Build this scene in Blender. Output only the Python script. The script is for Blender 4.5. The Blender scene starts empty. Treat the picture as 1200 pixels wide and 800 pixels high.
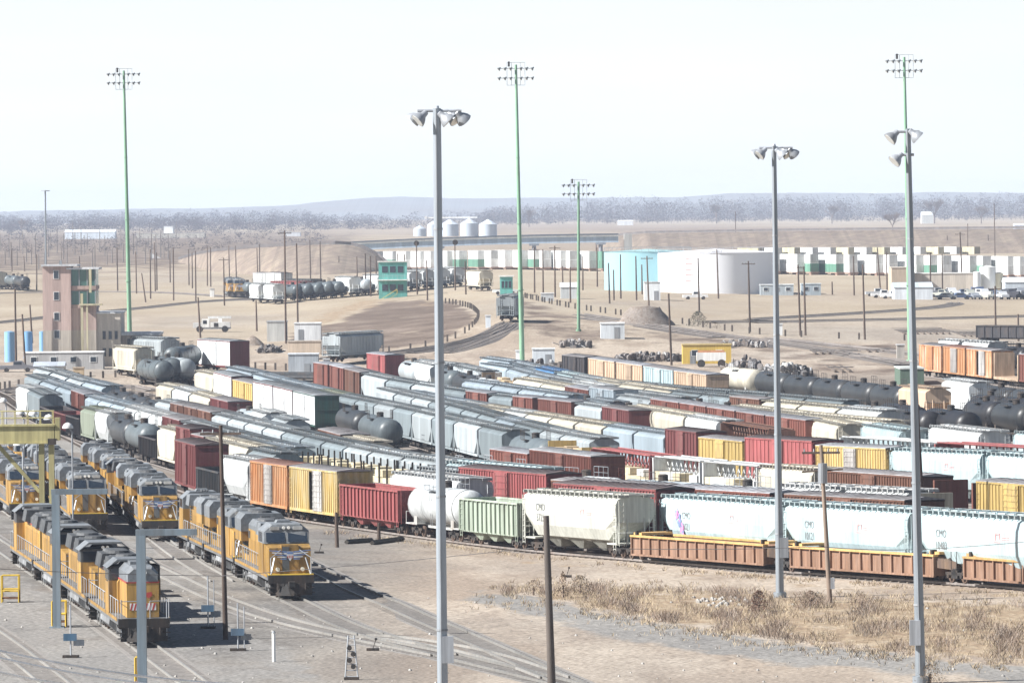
import bpy, math, random
from mathutils import Vector, Matrix, noise
RND = random.Random(11)
sc = bpy.context.scene
col = sc.collection
rad = math.radians
# ------------------------------------------------------------------ camera
F = 7000.0                       # focal length in photo pixels (photo 1200 x 800)
CZ = 25.0
cam_d = bpy.data.cameras.new('camera')
cam_d.sensor_width = 36.0
cam_d.lens = F/1200*36
cam_d.clip_start = 5.0
cam_d.clip_end = 60000.0
cam = bpy.data.objects.new('camera', cam_d); col.objects.link(cam)
ROLL = rad(0.55)
CM = Matrix.Translation((0, 0, CZ)) @ Matrix.Rotation(rad(90)-math.atan(153/F), 4, 'X') @ Matrix.Rotation(-ROLL, 4, 'Z')
cam.matrix_world = CM
sc.camera = cam
CR = CM.to_3x3(); CRI = CR.inverted()
# ------------------------------------------------------------------ sky, sun, exposure
SUN_EL, SUN_AZ = rad(38.5), rad(-106)      # azimuth measured from +Y, clockwise positive (towards +X)
w = bpy.data.worlds.new('World'); sc.world = w; w.use_nodes = True
nt = w.node_tree; nt.nodes.clear()
wo = nt.nodes.new('ShaderNodeOutputWorld'); bg = nt.nodes.new('ShaderNodeBackground')
sky = nt.nodes.new('ShaderNodeTexSky'); sky.sky_type = 'NISHITA'; sky.sun_disc = False
sky.sun_elevation = SUN_EL; sky.sun_rotation = SUN_AZ
sky.air_density = 1.0; sky.dust_density = 1.0; sky.ozone_density = 1.0
# thin bright high cloud in patches
tc = nt.nodes.new('ShaderNodeTexCoord'); mp = nt.nodes.new('ShaderNodeMapping'); mp.inputs['Scale'].default_value = (3, 3, 22)
nz = nt.nodes.new('ShaderNodeTexNoise'); nz.inputs['Scale'].default_value = 2.2; nz.inputs['Detail'].default_value = 5
cr = nt.nodes.new('ShaderNodeValToRGB'); cr.color_ramp.elements[0].position = .35; cr.color_ramp.elements[1].position = .7
cr.color_ramp.elements[0].color = (0.86, .86, .86, 1); cr.color_ramp.elements[1].color = (1, 1, 1, 1)
# the bright hazy band hugs the horizon; overhead the sky is clear
sz = nt.nodes.new('ShaderNodeSeparateXYZ'); mrz = nt.nodes.new('ShaderNodeMapRange'); mrz.inputs[1].default_value = .040; mrz.inputs[2].default_value = .085; mrz.inputs[3].default_value = 1; mrz.inputs[4].default_value = 0.0
mm = nt.nodes.new('ShaderNodeMath'); mm.operation = 'MULTIPLY'
nt.links.new(tc.outputs['Generated'], sz.inputs[0]); nt.links.new(sz.outputs[2], mrz.inputs[0])
mx = nt.nodes.new('ShaderNodeMix'); mx.data_type = 'RGBA'; mx.inputs[7].default_value = (11.9, 12.5, 12.6, 1)
nt.links.new(tc.outputs['Generated'], mp.inputs['Vector']); nt.links.new(mp.outputs[0], nz.inputs['Vector'])
nt.links.new(nz.outputs['Fac'], cr.inputs[0]); nt.links.new(cr.outputs[0], mm.inputs[0]); nt.links.new(mrz.outputs[0], mm.inputs[1]); nt.links.new(mm.outputs[0], mx.inputs[0]); nt.links.new(sky.outputs[0], mx.inputs[6])
nt.links.new(mx.outputs[2], bg.inputs[0]); bg.inputs[1].default_value = 0.04
nt.links.new(bg.outputs[0], wo.inputs[0])
sd = bpy.data.lights.new('sun', 'SUN'); sd.energy = 5.0; sd.angle = rad(.5); sd.color = (1, .985, .955)
so = bpy.data.objects.new('sun', sd); col.objects.link(so)
sv = Vector((math.sin(SUN_AZ)*math.cos(SUN_EL), math.cos(SUN_AZ)*math.cos(SUN_EL), math.sin(SUN_EL)))
so.rotation_euler = sv.to_track_quat('Z', 'Y').to_euler(); so.location = (0, 300, 200)
sc.view_settings.view_transform = 'Standard'; sc.view_settings.look = 'None'
sc.view_settings.exposure = 1.12; sc.view_settings.gamma = 1; sc.view_settings.use_curve_mapping = False
sc.cycles.volume_bounces = 1; sc.cycles.max_bounces = 6; sc.cycles.transparent_max_bounces = 12

# ------------------------------------------------------------------ photo <-> world
def interp(xs, ys, x):
    if x <= xs[0]: return ys[0]
    for i in range(1, len(xs)):
        if x <= xs[i]:
            t = (x-xs[i-1])/(xs[i]-xs[i-1]); return ys[i-1]*(1-t)+ys[i]*t
    return ys[-1]
HX = [0, 300, 600, 900, 1200]
HT = [  # drop below the horizon (px) : eye height above the ground there, in five columns
 (8, [14.4]*5), (15, [15.3]*5), (33, [16.5]*5), (53, [17.8, 17.8, 17.3, 17.5, 17.6]), (76, [19.6, 19.6, 17.6, 18.5, 19]),
 (98, [21.4, 21.4, 18, 19.3, 20]), (110, [22, 22, 18.6, 19.9, 20.6]), (133, [22.6, 22.6, 19.8, 21, 21.7]),
 (153, [23.2, 23.2, 21.9, 22.3, 22.6]), (175, [24, 24, 23.8, 23.8, 23.6]), (193, [25, 25.4, 25.1, 24.6, 24.1]),
 (213, [27, 27.2, 26.9, 25.6, 24.9]), (230, [28.1, 28.3, 28.2, 26.6, 25.5]), (255, [28.8, 29, 28.8, 27.2, 26]),
 (310, [27.2, 27.8, 28.5, 27.8, 26.2]), (330, [26.4, 27.4, 28, 27.6, 26.4]), (360, [25.4, 26.8, 27.4, 27.2, 26.4]),
 (400, [25, 25.6, 26.6, 26.6, 26.2]), (430, [24.9, 25, 25.6, 25.8, 25.6]), (460, [24.8, 24.8, 24.9, 25, 25]),
 (600, [24.6]*5), (4000, [24.6]*5)]
HV = [r[0] for r in HT]
HC = [[r[1][k] for r in HT] for k in range(5)]
def Hf(px, v):
    return interp(HX, [interp(HV, c, v) for c in HC], px)
def ray(px, py):
    return CR @ Vector(((px-600)/F, -(py-400)/F, -1))
def at(px, py, dz=0.0):
    """ground point seen at photo pixel (px, py)"""
    d = ray(px, py)
    v = max(6.0, -d.z/d.y*F)
    t = Hf(px, v)/max(1e-6, -d.z)
    p = Vector((0, 0, CZ)) + d*t
    p.z += dz
    return p
def proj(p):
    q = CRI @ (Vector(p)-Vector((0, 0, CZ)))
    return 600+F*q.x/-q.z, 400-F*q.y/-q.z
def base_of_top(px, py, h):
    """photo y of the foot of something h metres tall whose top shows at (px, py)"""
    y = py+40
    for _ in range(25):
        p = at(px, y); p.z += h
        y += (py-proj(p)[1])*.8
    return y
def top(px, py, h):
    return at(px, base_of_top(px, py, h))
def zat(x, y):
    """ground height at world x, y"""
    H = 25.
    for _ in range(8):
        px, v = 600+x*F/y, max(6.0, H*F/y); H = .5*H+.5*Hf(px, v)
    return CZ-H
def scale_at(p):
    return F/Vector(p).y

# ------------------------------------------------------------------ materials
MATS = {}
def lin(c): return tuple(c)+(1,) if len(c) == 3 else tuple(c)
def mat(name, color, rough=.7, metal=0.0, wear=.25, dirt=(.16, .11, .07), scale=.6, streak=True, spec=.35, vary=.18, bump=0.0):
    key = (name, tuple(color), rough, metal, wear, dirt, scale, streak, vary, bump)
    if key in MATS: return MATS[key]
    m = bpy.data.materials.new(name); m.use_nodes = True
    n = m.node_tree; b = n.nodes['Principled BSDF']; L = n.links.new
    b.inputs['Roughness'].default_value = rough; b.inputs['Metallic'].default_value = metal
    b.inputs['Specular IOR Level'].default_value = spec
    tc = n.nodes.new('ShaderNodeTexCoord'); mp = n.nodes.new('ShaderNodeMapping')
    mp.inputs['Scale'].default_value = (1, 1, .22) if streak else (1, 1, 1)
    oi = n.nodes.new('ShaderNodeObjectInfo')
    mul = n.nodes.new('ShaderNodeMath'); mul.operation = 'MULTIPLY'; mul.inputs[1].default_value = 57.
    nz = n.nodes.new('ShaderNodeTexNoise'); nz.noise_dimensions = '4D'; nz.inputs['Scale'].default_value = scale*2.2
    nz.inputs['Detail'].default_value = 5; nz.inputs['Roughness'].default_value = .62
    L(tc.outputs['Object'], mp.inputs[0]); L(mp.outputs[0], nz.inputs['Vector']); L(oi.outputs['Random'], mul.inputs[0]); L(mul.outputs[0], nz.inputs['W'])
    rp = n.nodes.new('ShaderNodeValToRGB'); rp.color_ramp.elements[0].position = .42; rp.color_ramp.elements[1].position = .72
    rp.color_ramp.elements[0].color = (0, 0, 0, 1); rp.color_ramp.elements[1].color = (wear*1.6 if wear*1.6 < 1 else 1,)*3+(1,)
    L(nz.outputs['Fac'], rp.inputs[0])
    mix = n.nodes.new('ShaderNodeMix'); mix.data_type = 'RGBA'
    mix.inputs[6].default_value = lin(color); mix.inputs[7].default_value = lin(dirt); L(rp.outputs[0], mix.inputs[0])
    if vary >= .1:
        # sheets and panels weather differently; fine runs of grime
        sx = n.nodes.new('ShaderNodeSeparateXYZ'); L(tc.outputs['Object'], sx.inputs[0])
        sn = n.nodes.new('ShaderNodeMath'); sn.operation = 'SNAP'; sn.inputs[1].default_value = 1.27; L(sx.outputs[0], sn.inputs[0])
        ad = n.nodes.new('ShaderNodeMath'); ad.operation = 'ADD'; L(sn.outputs[0], ad.inputs[0]); L(mul.outputs[0], ad.inputs[1])
        wn = n.nodes.new('ShaderNodeTexWhiteNoise'); wn.noise_dimensions = '1D'; L(ad.outputs[0], wn.inputs['W'])
        m1 = n.nodes.new('ShaderNodeMapRange'); m1.inputs[3].default_value = .84; m1.inputs[4].default_value = 1.08; L(wn.outputs['Value'], m1.inputs[0])
        mp2 = n.nodes.new('ShaderNodeMapping'); mp2.inputs['Scale'].default_value = (4.5, 4.5, .35 if streak else 4.5); L(tc.outputs['Object'], mp2.inputs[0])
        n2 = n.nodes.new('ShaderNodeTexNoise'); n2.inputs['Scale'].default_value = 1.; n2.inputs['Detail'].default_value = 4; L(mp2.outputs[0], n2.inputs['Vector'])
        m2 = n.nodes.new('ShaderNodeMapRange'); m2.inputs[1].default_value = .35; m2.inputs[2].default_value = .65; m2.inputs[3].default_value = 1-.5*min(.6, wear+.1); m2.inputs[4].default_value = 1.06; L(n2.outputs['Fac'], m2.inputs[0])
        mm = n.nodes.new('ShaderNodeMath'); mm.operation = 'MULTIPLY'; L(m1.outputs[0], mm.inputs[0]); L(m2.outputs[0], mm.inputs[1])
        mv = n.nodes.new('ShaderNodeMix'); mv.data_type = 'RGBA'; mv.blend_type = 'MULTIPLY'; mv.inputs[0].default_value = 1
        L(mix.outputs[2], mv.inputs[6]); L(mm.outputs[0], mv.inputs[7]); mix = mv
    hs = n.nodes.new('ShaderNodeHueSaturation')
    mr = n.nodes.new('ShaderNodeMapRange'); mr.inputs[3].default_value = 1-vary; mr.inputs[4].default_value = 1+vary
    L(oi.outputs['Random'], mr.inputs[0]); L(mr.outputs[0], hs.inputs['Value']); L(mix.outputs[2], hs.inputs['Color'])
    L(hs.outputs[0], b.inputs['Base Color'])
    if bump:
        bp = n.nodes.new('ShaderNodeBump'); bp.inputs['Strength'].default_value = bump; L(nz.outputs['Fac'], bp.inputs['Height']); L(bp.outputs[0], b.inputs['Normal'])
    MATS[key] = m
    return m
GREYS = (.30, .31, .33)
M_BLACK = mat('black_iron', (.035, .033, .032), .75, wear=.4, dirt=(.12, .08, .055))
M_WHEEL = mat('wheel_steel', (.14, .10, .08), .6, .3, wear=.3, dirt=(.2, .13, .09))
M_GREY = mat('grey_paint', (.32, .34, .36), .6)
M_GALV = mat('galvanised_steel', (.38, .40, .43), .5, .35, wear=.3, dirt=(.28, .27, .26))
M_WALK = mat('running_board', (.42, .43, .44), .6, .2, wear=.3)
M_GLASS = mat('window_glass', (.02, .03, .045), .12, 0, wear=.1, dirt=(.08, .08, .08), spec=.8)
M_WOOD = mat('weathered_pole_wood', (.10, .07, .055), .9, wear=.3, dirt=(.2, .16, .13), vary=.25)
M_LAMP = mat('lamp_glass', (.8, .8, .76), .25, 0, wear=.05)
M_YEL = mat('safety_yellow', (.62, .42, .05), .55, wear=.2)
M_WHITE = mat('white_paint', (.78, .78, .76), .55, wear=.15)
# ------------------------------------------------------------------ mesh builder
class MB:
    def __init__(s): s.v = []; s.f = []; s.m = []
    def quad(s, *p, m=0):
        k = len(s.v); s.v += [tuple(q) for q in p]; s.f.append(tuple(range(k, k+len(p)))); s.m.append(m)
    def box(s, x0, x1, y0, y1, z0, z1, m=0):
        k = len(s.v)
        s.v += [(x, y, z) for z in (z0, z1) for (x, y) in ((x0, y0), (x1, y0), (x1, y1), (x0, y1))]
        for f in ((3, 2, 1, 0), (4, 5, 6, 7), (0, 1, 5, 4), (1, 2, 6, 5), (2, 3, 7, 6), (3, 0, 4, 7)):
            s.f.append(tuple(k+i for i in f)); s.m.append(m)
        return s
    def loft(s, rings, m=0, cap=True, closed=True):
        k = len(s.v); n = len(rings[0])
        for r in rings: s.v += [tuple(p) for p in r]
        for i in range(len(rings)-1):
            for j in range(n if closed else n-1):
                a = k+i*n+j; b = k+i*n+(j+1) % n
                s.f.append((a, b, b+n, a+n)); s.m.append(m)
        if cap:
            s.f.append(tuple(k+j for j in range(n-1, -1, -1))); s.m.append(m)
            e = k+(len(rings)-1)*n
            s.f.append(tuple(e+j for j in range(n))); s.m.append(m)
        return s
    def prism(s, prof, x0, x1, m=0):
        return s.loft([[(x0, y, z) for y, z in prof], [(x1, y, z) for y, z in prof]], m)
    def cyl(s, p0, p1, r0, r1=None, n=10, m=0, cap=True):
        p0 = Vector(p0); p1 = Vector(p1); r1 = r0 if r1 is None else r1
        d = (p1-p0).normalized(); a = Vector((0, 0, 1)) if abs(d.z) < .9 else Vector((1, 0, 0))
        u = d.cross(a).normalized(); w_ = d.cross(u)
        ring = lambda c, r: [c+(u*math.cos(2*math.pi*i/n)+w_*math.sin(2*math.pi*i/n))*r for i in range(n)]
        return s.loft([ring(p0, r0), ring(p1, r1)], m, cap)
    def bar(s, p0, p1, t=.05, m=0):
        return s.cyl(p0, p1, t*.5, n=4, m=m)
    def mesh(s, name, mats):
        me = bpy.data.meshes.new(name); me.from_pydata(s.v, [], s.f)
        if not isinstance(mats, (list, tuple)): mats = [mats]
        for q in mats: me.materials.append(q)
        if len(mats) > 1: me.polygons.foreach_set('material_index', s.m)
        me.update(); return me
def smooth(me, ang=40):
    me.polygons.foreach_set('use_smooth', [True]*len(me.polygons))
    try: me.set_sharp_from_angle(angle=rad(ang))
    except Exception: pass
    return me
def link(name, me, parent=None, loc=None, rot=None):
    o = bpy.data.objects.new(name, me); col.objects.link(o)
    if parent: o.parent = parent
    if loc is not None: o.location = loc
    if rot is not None: o.rotation_euler = rot
    return o
def tag(o, label=None, cat=None, group=None, kind=None):
    if label: o['label'] = label
    if cat: o['category'] = cat
    if group: o['group'] = group
    if kind: o['kind'] = kind
    return o
def thing(name, loc, label, cat, group=None, rot=(0, 0, 0)):
    return tag(link(name, None, None, loc, rot), label, cat, group)
def link_tree(ts, par):
    for t in ts:
        c = link(t[0], t[1], par)
        if len(t) > 3 and t[3]: c.location = t[3]
        if len(t) > 4 and t[4]: c.rotation_euler = t[4]
        if len(t) > 2 and t[2]: link_tree(t[2], c)
def text_part(s, size, m, depth=0.0):
    c = bpy.data.curves.new('lettering', 'FONT'); c.body = s; c.size = size; c.align_x = 'CENTER'; c.resolution_u = 3
    o = bpy.data.objects.new('lettering', c)
    me = bpy.data.meshes.new_from_object(o); bpy.data.objects.remove(o)
    me.materials.clear(); me.materials.append(m); return me
# ------------------------------------------------------------------ ground: one sheet to the horizon
def build_ground():
    vs = [10000, 3000, 1500, 1000, 800, 700, 620]
    y = 560.
    while y > 8:
        vs.append(y); y -= max(.9, min(3.2, y*.02))
    vs.append(7.6)
    cols = [-2600, -1800, -1300, -900]+list(range(-600, -40, 30))+list(range(-40, 1241, 8))+list(range(1260, 1801, 30))+[2100, 2500, 3000, 3800]
    n = len(cols); V = []; Fc = []; PX = []
    for v in vs:
        for px in cols:
            H = Hf(px, v); D = H*F/v
            x = (px-600)/F*D; yy = D
            bump = 0
            if v < 480:
                a = min(1, (480-v)/60)
                bump = a*(noise.noise(Vector((x*.02, yy*.02, 0)))*.25+noise.noise(Vector((x*.1, yy*.1, 4)))*.05) if D < 1500 else noise.noise(Vector((x*.004, yy*.003, 2)))*.5
            V.append((x, yy, CZ-H+bump*.35)); PX.append((px, v+247-(px-600)*.0096))
    for i in range(len(vs)-1):
        for j in range(n-1):
            a = i*n+j; Fc.append((a, a+1, a+n+1, a+n))
    me = bpy.data.meshes.new('ground'); me.from_pydata(V, [], Fc); me.update()
    smooth(me, 180)
    # what covers the ground where: (red) grey gravel, (green) straw grass, (blue) brown brushy earth
    def inside(p, poly):
        c = False; j = len(poly)-1
        for i in range(len(poly)):
            (xi, yi), (xj, yj) = poly[i], poly[j]
            if (yi > p[1]) != (yj > p[1]) and p[0] < (xj-xi)*(p[1]-yi)/(yj-yi)+xi: c = not c
            j = i
        return c
    def dist(p, poly):
        best = 1e9; j = len(poly)-1
        for i in range(len(poly)):
            ax, ay = poly[j]; bx, by = poly[i]; ay *= 3; by *= 3; px_, py_ = p[0], p[1]*3
            dx, dy = bx-ax, by-ay; t = max(0, min(1, ((px_-ax)*dx+(py_-ay)*dy)/(dx*dx+dy*dy+1e-9)))
            best = min(best, math.hypot(px_-ax-t*dx, py_-ay-t*dy)); j = i
        return best
    PAINT = [
     (0, 1.0, 16, [(560, 692), (640, 702), (700, 718), (800, 735), (900, 750), (1000, 762), (1100, 773), (1230, 786), (1230, 806), (1100, 792), (1000, 784), (900, 776), (800, 762), (700, 746), (620, 722), (540, 700)]),
     (0, .9, 20, [(-60, 640), (30, 680), (110, 735), (240, 830), (-60, 840)]), (0, .7, 16, [(182, 690), (250, 720), (330, 760), (380, 800), (230, 800), (180, 760)]),
     (0, .7, 14, [(60, 470), (200, 560), (330, 640), (200, 690), (-60, 600), (-60, 470)]),
     (1, .9, 14, [(600, 692), (680, 688), (800, 691), (900, 697), (1000, 700), (1240, 713), (1240, 780), (1100, 768), (1000, 758), (900, 746), (800, 731), (700, 712), (640, 701)]),
     (1, .85, 12, [(345, 384), (380, 366), (425, 351), (446, 350), (440, 358), (410, 368), (385, 380)]), (1, .5, 8, [(478, 356), (505, 352), (520, 355), (500, 362)]),
     (1, .6, 10, [(560, 655), (720, 664), (900, 680), (1230, 700), (1230, 704), (900, 684), (720, 668), (560, 658)]),
     (2, .95, 12, [(448, 353), (500, 350), (535, 355), (556, 368), (545, 388), (500, 404), (450, 410), (380, 412), (335, 402), (350, 388), (390, 378), (430, 362)]),
     (2, .6, 10, [(610, 350), (680, 372), (800, 392), (900, 402), (900, 412), (760, 400), (640, 398), (606, 384)]),
     (2, .75, 30, [(-80, 268), (200, 268), (420, 272), (430, 290), (330, 300), (210, 318), (-80, 322)]),
     (2, .5, 14, [(880, 392), (1060, 404), (1060, 440), (960, 436), (900, 420)]),
    ]
    ca = me.color_attributes.new('cover', 'FLOAT_COLOR', 'POINT')
    boxes = [(min(q[0] for q in P_)-40, max(q[0] for q in P_)+40, min(q[1] for q in P_)-12, max(q[1] for q in P_)+12) for _, _, _, P_ in PAINT]
    for i, p in enumerate(PX):
        c3 = [0, 0, 0]
        for (ch, st, fe, P_), bx in zip(PAINT, boxes):
            if not (bx[0] < p[0] < bx[1] and bx[2] < p[1] < bx[3]): continue
            d = dist(p, P_)*(1 if inside(p, P_) else -1)
            c3[ch] = max(c3[ch], st*max(0, min(1, .5+d/fe/2)))
        ca.data[i].color = (*c3, 1)
    m = bpy.data.materials.new('yard_ground'); m.use_nodes = True; N = m.node_tree; L = N.links.new
    b = N.nodes['Principled BSDF']; b.inputs['Roughness'].default_value = .95; b.inputs['Specular IOR Level'].default_value = .1
    geo = N.nodes.new('ShaderNodeNewGeometry')
    def nz(scale, detail=5, sx=1, sy=1, rough=.6):
        mp = N.nodes.new('ShaderNodeMapping'); mp.inputs['Scale'].default_value = (sx, sy, 1)
        t = N.nodes.new('ShaderNodeTexNoise'); t.inputs['Scale'].default_value = scale; t.inputs['Detail'].default_value = detail; t.inputs['Roughness'].default_value = rough
        L(geo.outputs['Position'], mp.inputs[0]); L(mp.outputs[0], t.inputs['Vector']); return t.outputs['Fac']
    def ramp(fac, stops):
        r = N.nodes.new('ShaderNodeValToRGB'); e = r.color_ramp.elements
        while len(e) > 1: e.remove(e[-1])
        e[0].position = stops[0][0]; e[0].color = lin(stops[0][1])
        for p, c in stops[1:]:
            q = e.new(p); q.color = lin(c)
        L(fac, r.inputs[0]); return r.outputs[0]
    def mix(f, a, c, mode='MIX'):
        k = N.nodes.new('ShaderNodeMix'); k.data_type = 'RGBA'; k.blend_type = mode
        (L(f, k.inputs[0]) if not isinstance(f, float) else setattr(k.inputs[0], 'default_value', f))
        L(a, k.inputs[6]) if not isinstance(a, tuple) else setattr(k.inputs[6], 'default_value', lin(a))
        L(c, k.inputs[7]) if not isinstance(c, tuple) else setattr(k.inputs[7], 'default_value', lin(c))
        return k.outputs[2]
    dirt = ramp(nz(.05, 7, 1, .35), [(.3, (.27, .215, .17)), (.5, (.345, .28, .225)), (.7, (.42, .345, .275))])
    gravel = ramp(nz(.12, 8, 1, .5), [(.3, (.20, .19, .18)), (.55, (.28, .265, .245)), (.75, (.37, .35, .32))])
    grass = ramp(nz(.02, 8, 1, .4), [(.3, (.31, .25, .18)), (.5, (.39, .325, .245)), (.72, (.46, .40, .31))])
    sepr = N.nodes.new('ShaderNodeSeparateXYZ'); L(geo.outputs['Position'], sepr.inputs[0])
    def mapr(o, a, c, lo=0., hi=1.):
        k = N.nodes.new('ShaderNodeMapRange'); L(o, k.inputs[0]); k.inputs[1].default_value = a; k.inputs[2].default_value = c; k.inputs[3].default_value = lo; k.inputs[4].default_value = hi; return k.outputs[0]
    def math_(op, a, c):
        k = N.nodes.new('ShaderNodeMath'); k.operation = op; k.use_clamp = True
        L(a, k.inputs[0]) if not isinstance(a, float) else setattr(k.inputs[0], 'default_value', a)
        L(c, k.inputs[1]) if not isinstance(c, float) else setattr(k.inputs[1], 'default_value', c)
        return k.outputs[0]
    X, Y = sepr.outputs[0], sepr.outputs[1]
    # wheel tracks worn into the dirt roads
    worn = ramp(nz(.5, 5, .22, .05), [(.44, (0, 0, 0)), (.56, (1, 1, 1))])
    dirt = mix(worn, dirt, (.46, .39, .32))
    blot = ramp(nz(.9, 5, 1, .4), [(.45, (0, 0, 0)), (.75, (.55, .55, .55))])
    dirt = mix(blot, dirt, (.25, .195, .15))
    patch = ramp(nz(.012, 4, 1, .45), [(.47, (0, 0, 0)), (.60, (1, 1, 1))])
    c = mix(math_('MULTIPLY', patch, .45), dirt, gravel)
    # grey ballast in the engine tracks (left, near) and inside the bowl
    left = math_('MULTIPLY', mapr(X, -4, -15), mapr(Y, 620, 560))
    c = mix(math_('MULTIPLY', left, ramp(nz(.06, 5), [(.35, (.55, .55, .55)), (.6, (1, 1, 1))])), c, gravel)
    oil = ramp(nz(.16, 7), [(.5, (0, 0, 0)), (.68, (.6, .6, .6))])
    c = mix(math_('MULTIPLY', left, .42), c, (.13, .125, .12))
    c = mix(math_('MULTIPLY', left, oil), c, (.11, .10, .095))
    ybig = N.nodes.new('ShaderNodeMath'); ybig.operation = 'MULTIPLY_ADD'; L(X, ybig.inputs[0]); ybig.inputs[1].default_value = 2.2; L(Y, ybig.inputs[2])
    bowl = math_('MULTIPLY', mapr(ybig.outputs[0], 470, 500), mapr(Y, 900, 860))
    c = mix(math_('MULTIPLY', bowl, .7), c, (.16, .14, .125))
    far = mapr(Y, 960, 1180)
    gpatch = ramp(nz(.006, 6, 1, .3), [(.40, (0, 0, 0)), (.52, (1, 1, 1))])
    c = mix(math_('MULTIPLY', far, math_('ADD', gpatch, .35)), c, grass)
    brn = ramp(nz(.0012, 6, 1, .25), [(.45, (0, 0, 0)), (.6, (1, 1, 1))])
    c = mix(math_('MULTIPLY', math_('MULTIPLY', mapr(Y, 1700, 2500), brn), .8), c, (.25, .19, .15))
    at_ = N.nodes.new('ShaderNodeAttribute'); at_.attribute_name = 'cover'; sc3 = N.nodes.new('ShaderNodeSeparateColor'); L(at_.outputs['Color'], sc3.inputs[0])
    def edge(o, sc_=.35):      # ragged edge of a cover patch
        n_ = N.nodes.new('ShaderNodeMath'); n_.operation = 'MULTIPLY_ADD'; L(nz(sc_, 7, 1, .5), n_.inputs[0]); n_.inputs[1].default_value = 2.4; n_.inputs[2].default_value = -1.2
        a_ = N.nodes.new('ShaderNodeMath'); a_.operation = 'ADD'; L(o, a_.inputs[0]); L(n_.outputs[0], a_.inputs[1])
        w_ = math_('MULTIPLY', mapr(a_.outputs[0], .38, .72), mapr(o, .0, .15)); return w_
    straw = ramp(nz(.8, 8, 1, .4), [(.3, (.25, .18, .125)), (.5, (.34, .26, .18)), (.7, (.43, .355, .26))])
    brush = ramp(nz(.12, 8, 1, .6), [(.3, (.115, .087, .07)), (.5, (.175, .135, .108)), (.7, (.25, .20, .165))])
    c = mix(edge(sc3.outputs[0], .22), c, mix(.5, gravel, (.27, .26, .25)))
    c = mix(edge(sc3.outputs[2], .1), c, brush)
    c = mix(edge(sc3.outputs[1]), c, straw)
    fine = ramp(nz(3.5, 4), [(.3, (.50, .50, .50)), (.7, (1.32, 1.32, 1.32))])
    c = mix(1.0, c, fine, 'MULTIPLY')
    c = mix(1.0, c, (.90, .89, .875), 'MULTIPLY')
    L(c, b.inputs['Base Color'])
    bp = N.nodes.new('ShaderNodeBump'); bp.inputs['Strength'].default_value = .5; bp.inputs['Distance'].default_value = .12
    L(nz(1.2, 8), bp.inputs['Height']); L(bp.outputs[0], b.inputs['Normal'])
    me.materials.append(m)
    return tag(link('ground', me), 'pale dirt and gravel plain', None, None, 'structure')
build_ground()
# ------------------------------------------------------------------ distant hills
def hills():
    prof = [(-800, 6), (-300, 4), (0, 3), (200, 5), (330, 7), (380, 12), (430, 15), (480, 16), (560, 15), (640, 13), (700, 13), (800, 13), (860, 17), (900, 17), (960, 16), (1050, 16), (1130, 16), (1200, 14), (1500, 16), (2000, 12)]
    mb = MB(); rings = []
    Yd = 11500.
    for i in range(0, 281):
        px = -800+i*10
        h = interp([p[0] for p in prof], [p[1] for p in prof], px)+noise.noise(Vector((px*.01, 0, 5)))*2.2+noise.noise(Vector((px*.05, 0, 9)))*.7
        x = (px-600)/F*Yd
        zt = CZ+h/F*Yd
        rings.append([(x, Yd-900, 5), (x, Yd-500, 8+(zt-8)*.5), (x, Yd, zt), (x*1.05, Yd+600, zt+3), (x*1.05, Yd+900, 0)])
    mb.loft(rings, cap=False, closed=False)
    m = mat('dry_hill_grass', (.24, .25, .25), .95, wear=.3, scale=.002, streak=False)
    tag(link('hills', smooth(mb.mesh('hills', m), 180)), None, None, None, 'structure')
hills()
# ------------------------------------------------------------------ haze
def haze():
    mb = MB(); mb.box(-9000, 9000, -60, 13200, -12, 75)
    m = bpy.data.materials.new('haze_air'); m.use_nodes = True; N = m.node_tree; N.nodes.clear()
    o = N.nodes.new('ShaderNodeOutputMaterial'); p = N.nodes.new('ShaderNodeVolumePrincipled')
    p.inputs['Density'].default_value = 0.00007; p.inputs['Color'].default_value = (.68, .79, 1, 1); p.inputs['Anisotropy'].default_value = 0.1
    N.links.new(p.outputs[0], o.inputs['Volume'])
    tag(link('haze', mb.mesh('haze', m)), 'pale bluish air over the far plain', None, None, 'stuff')
haze()
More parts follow.
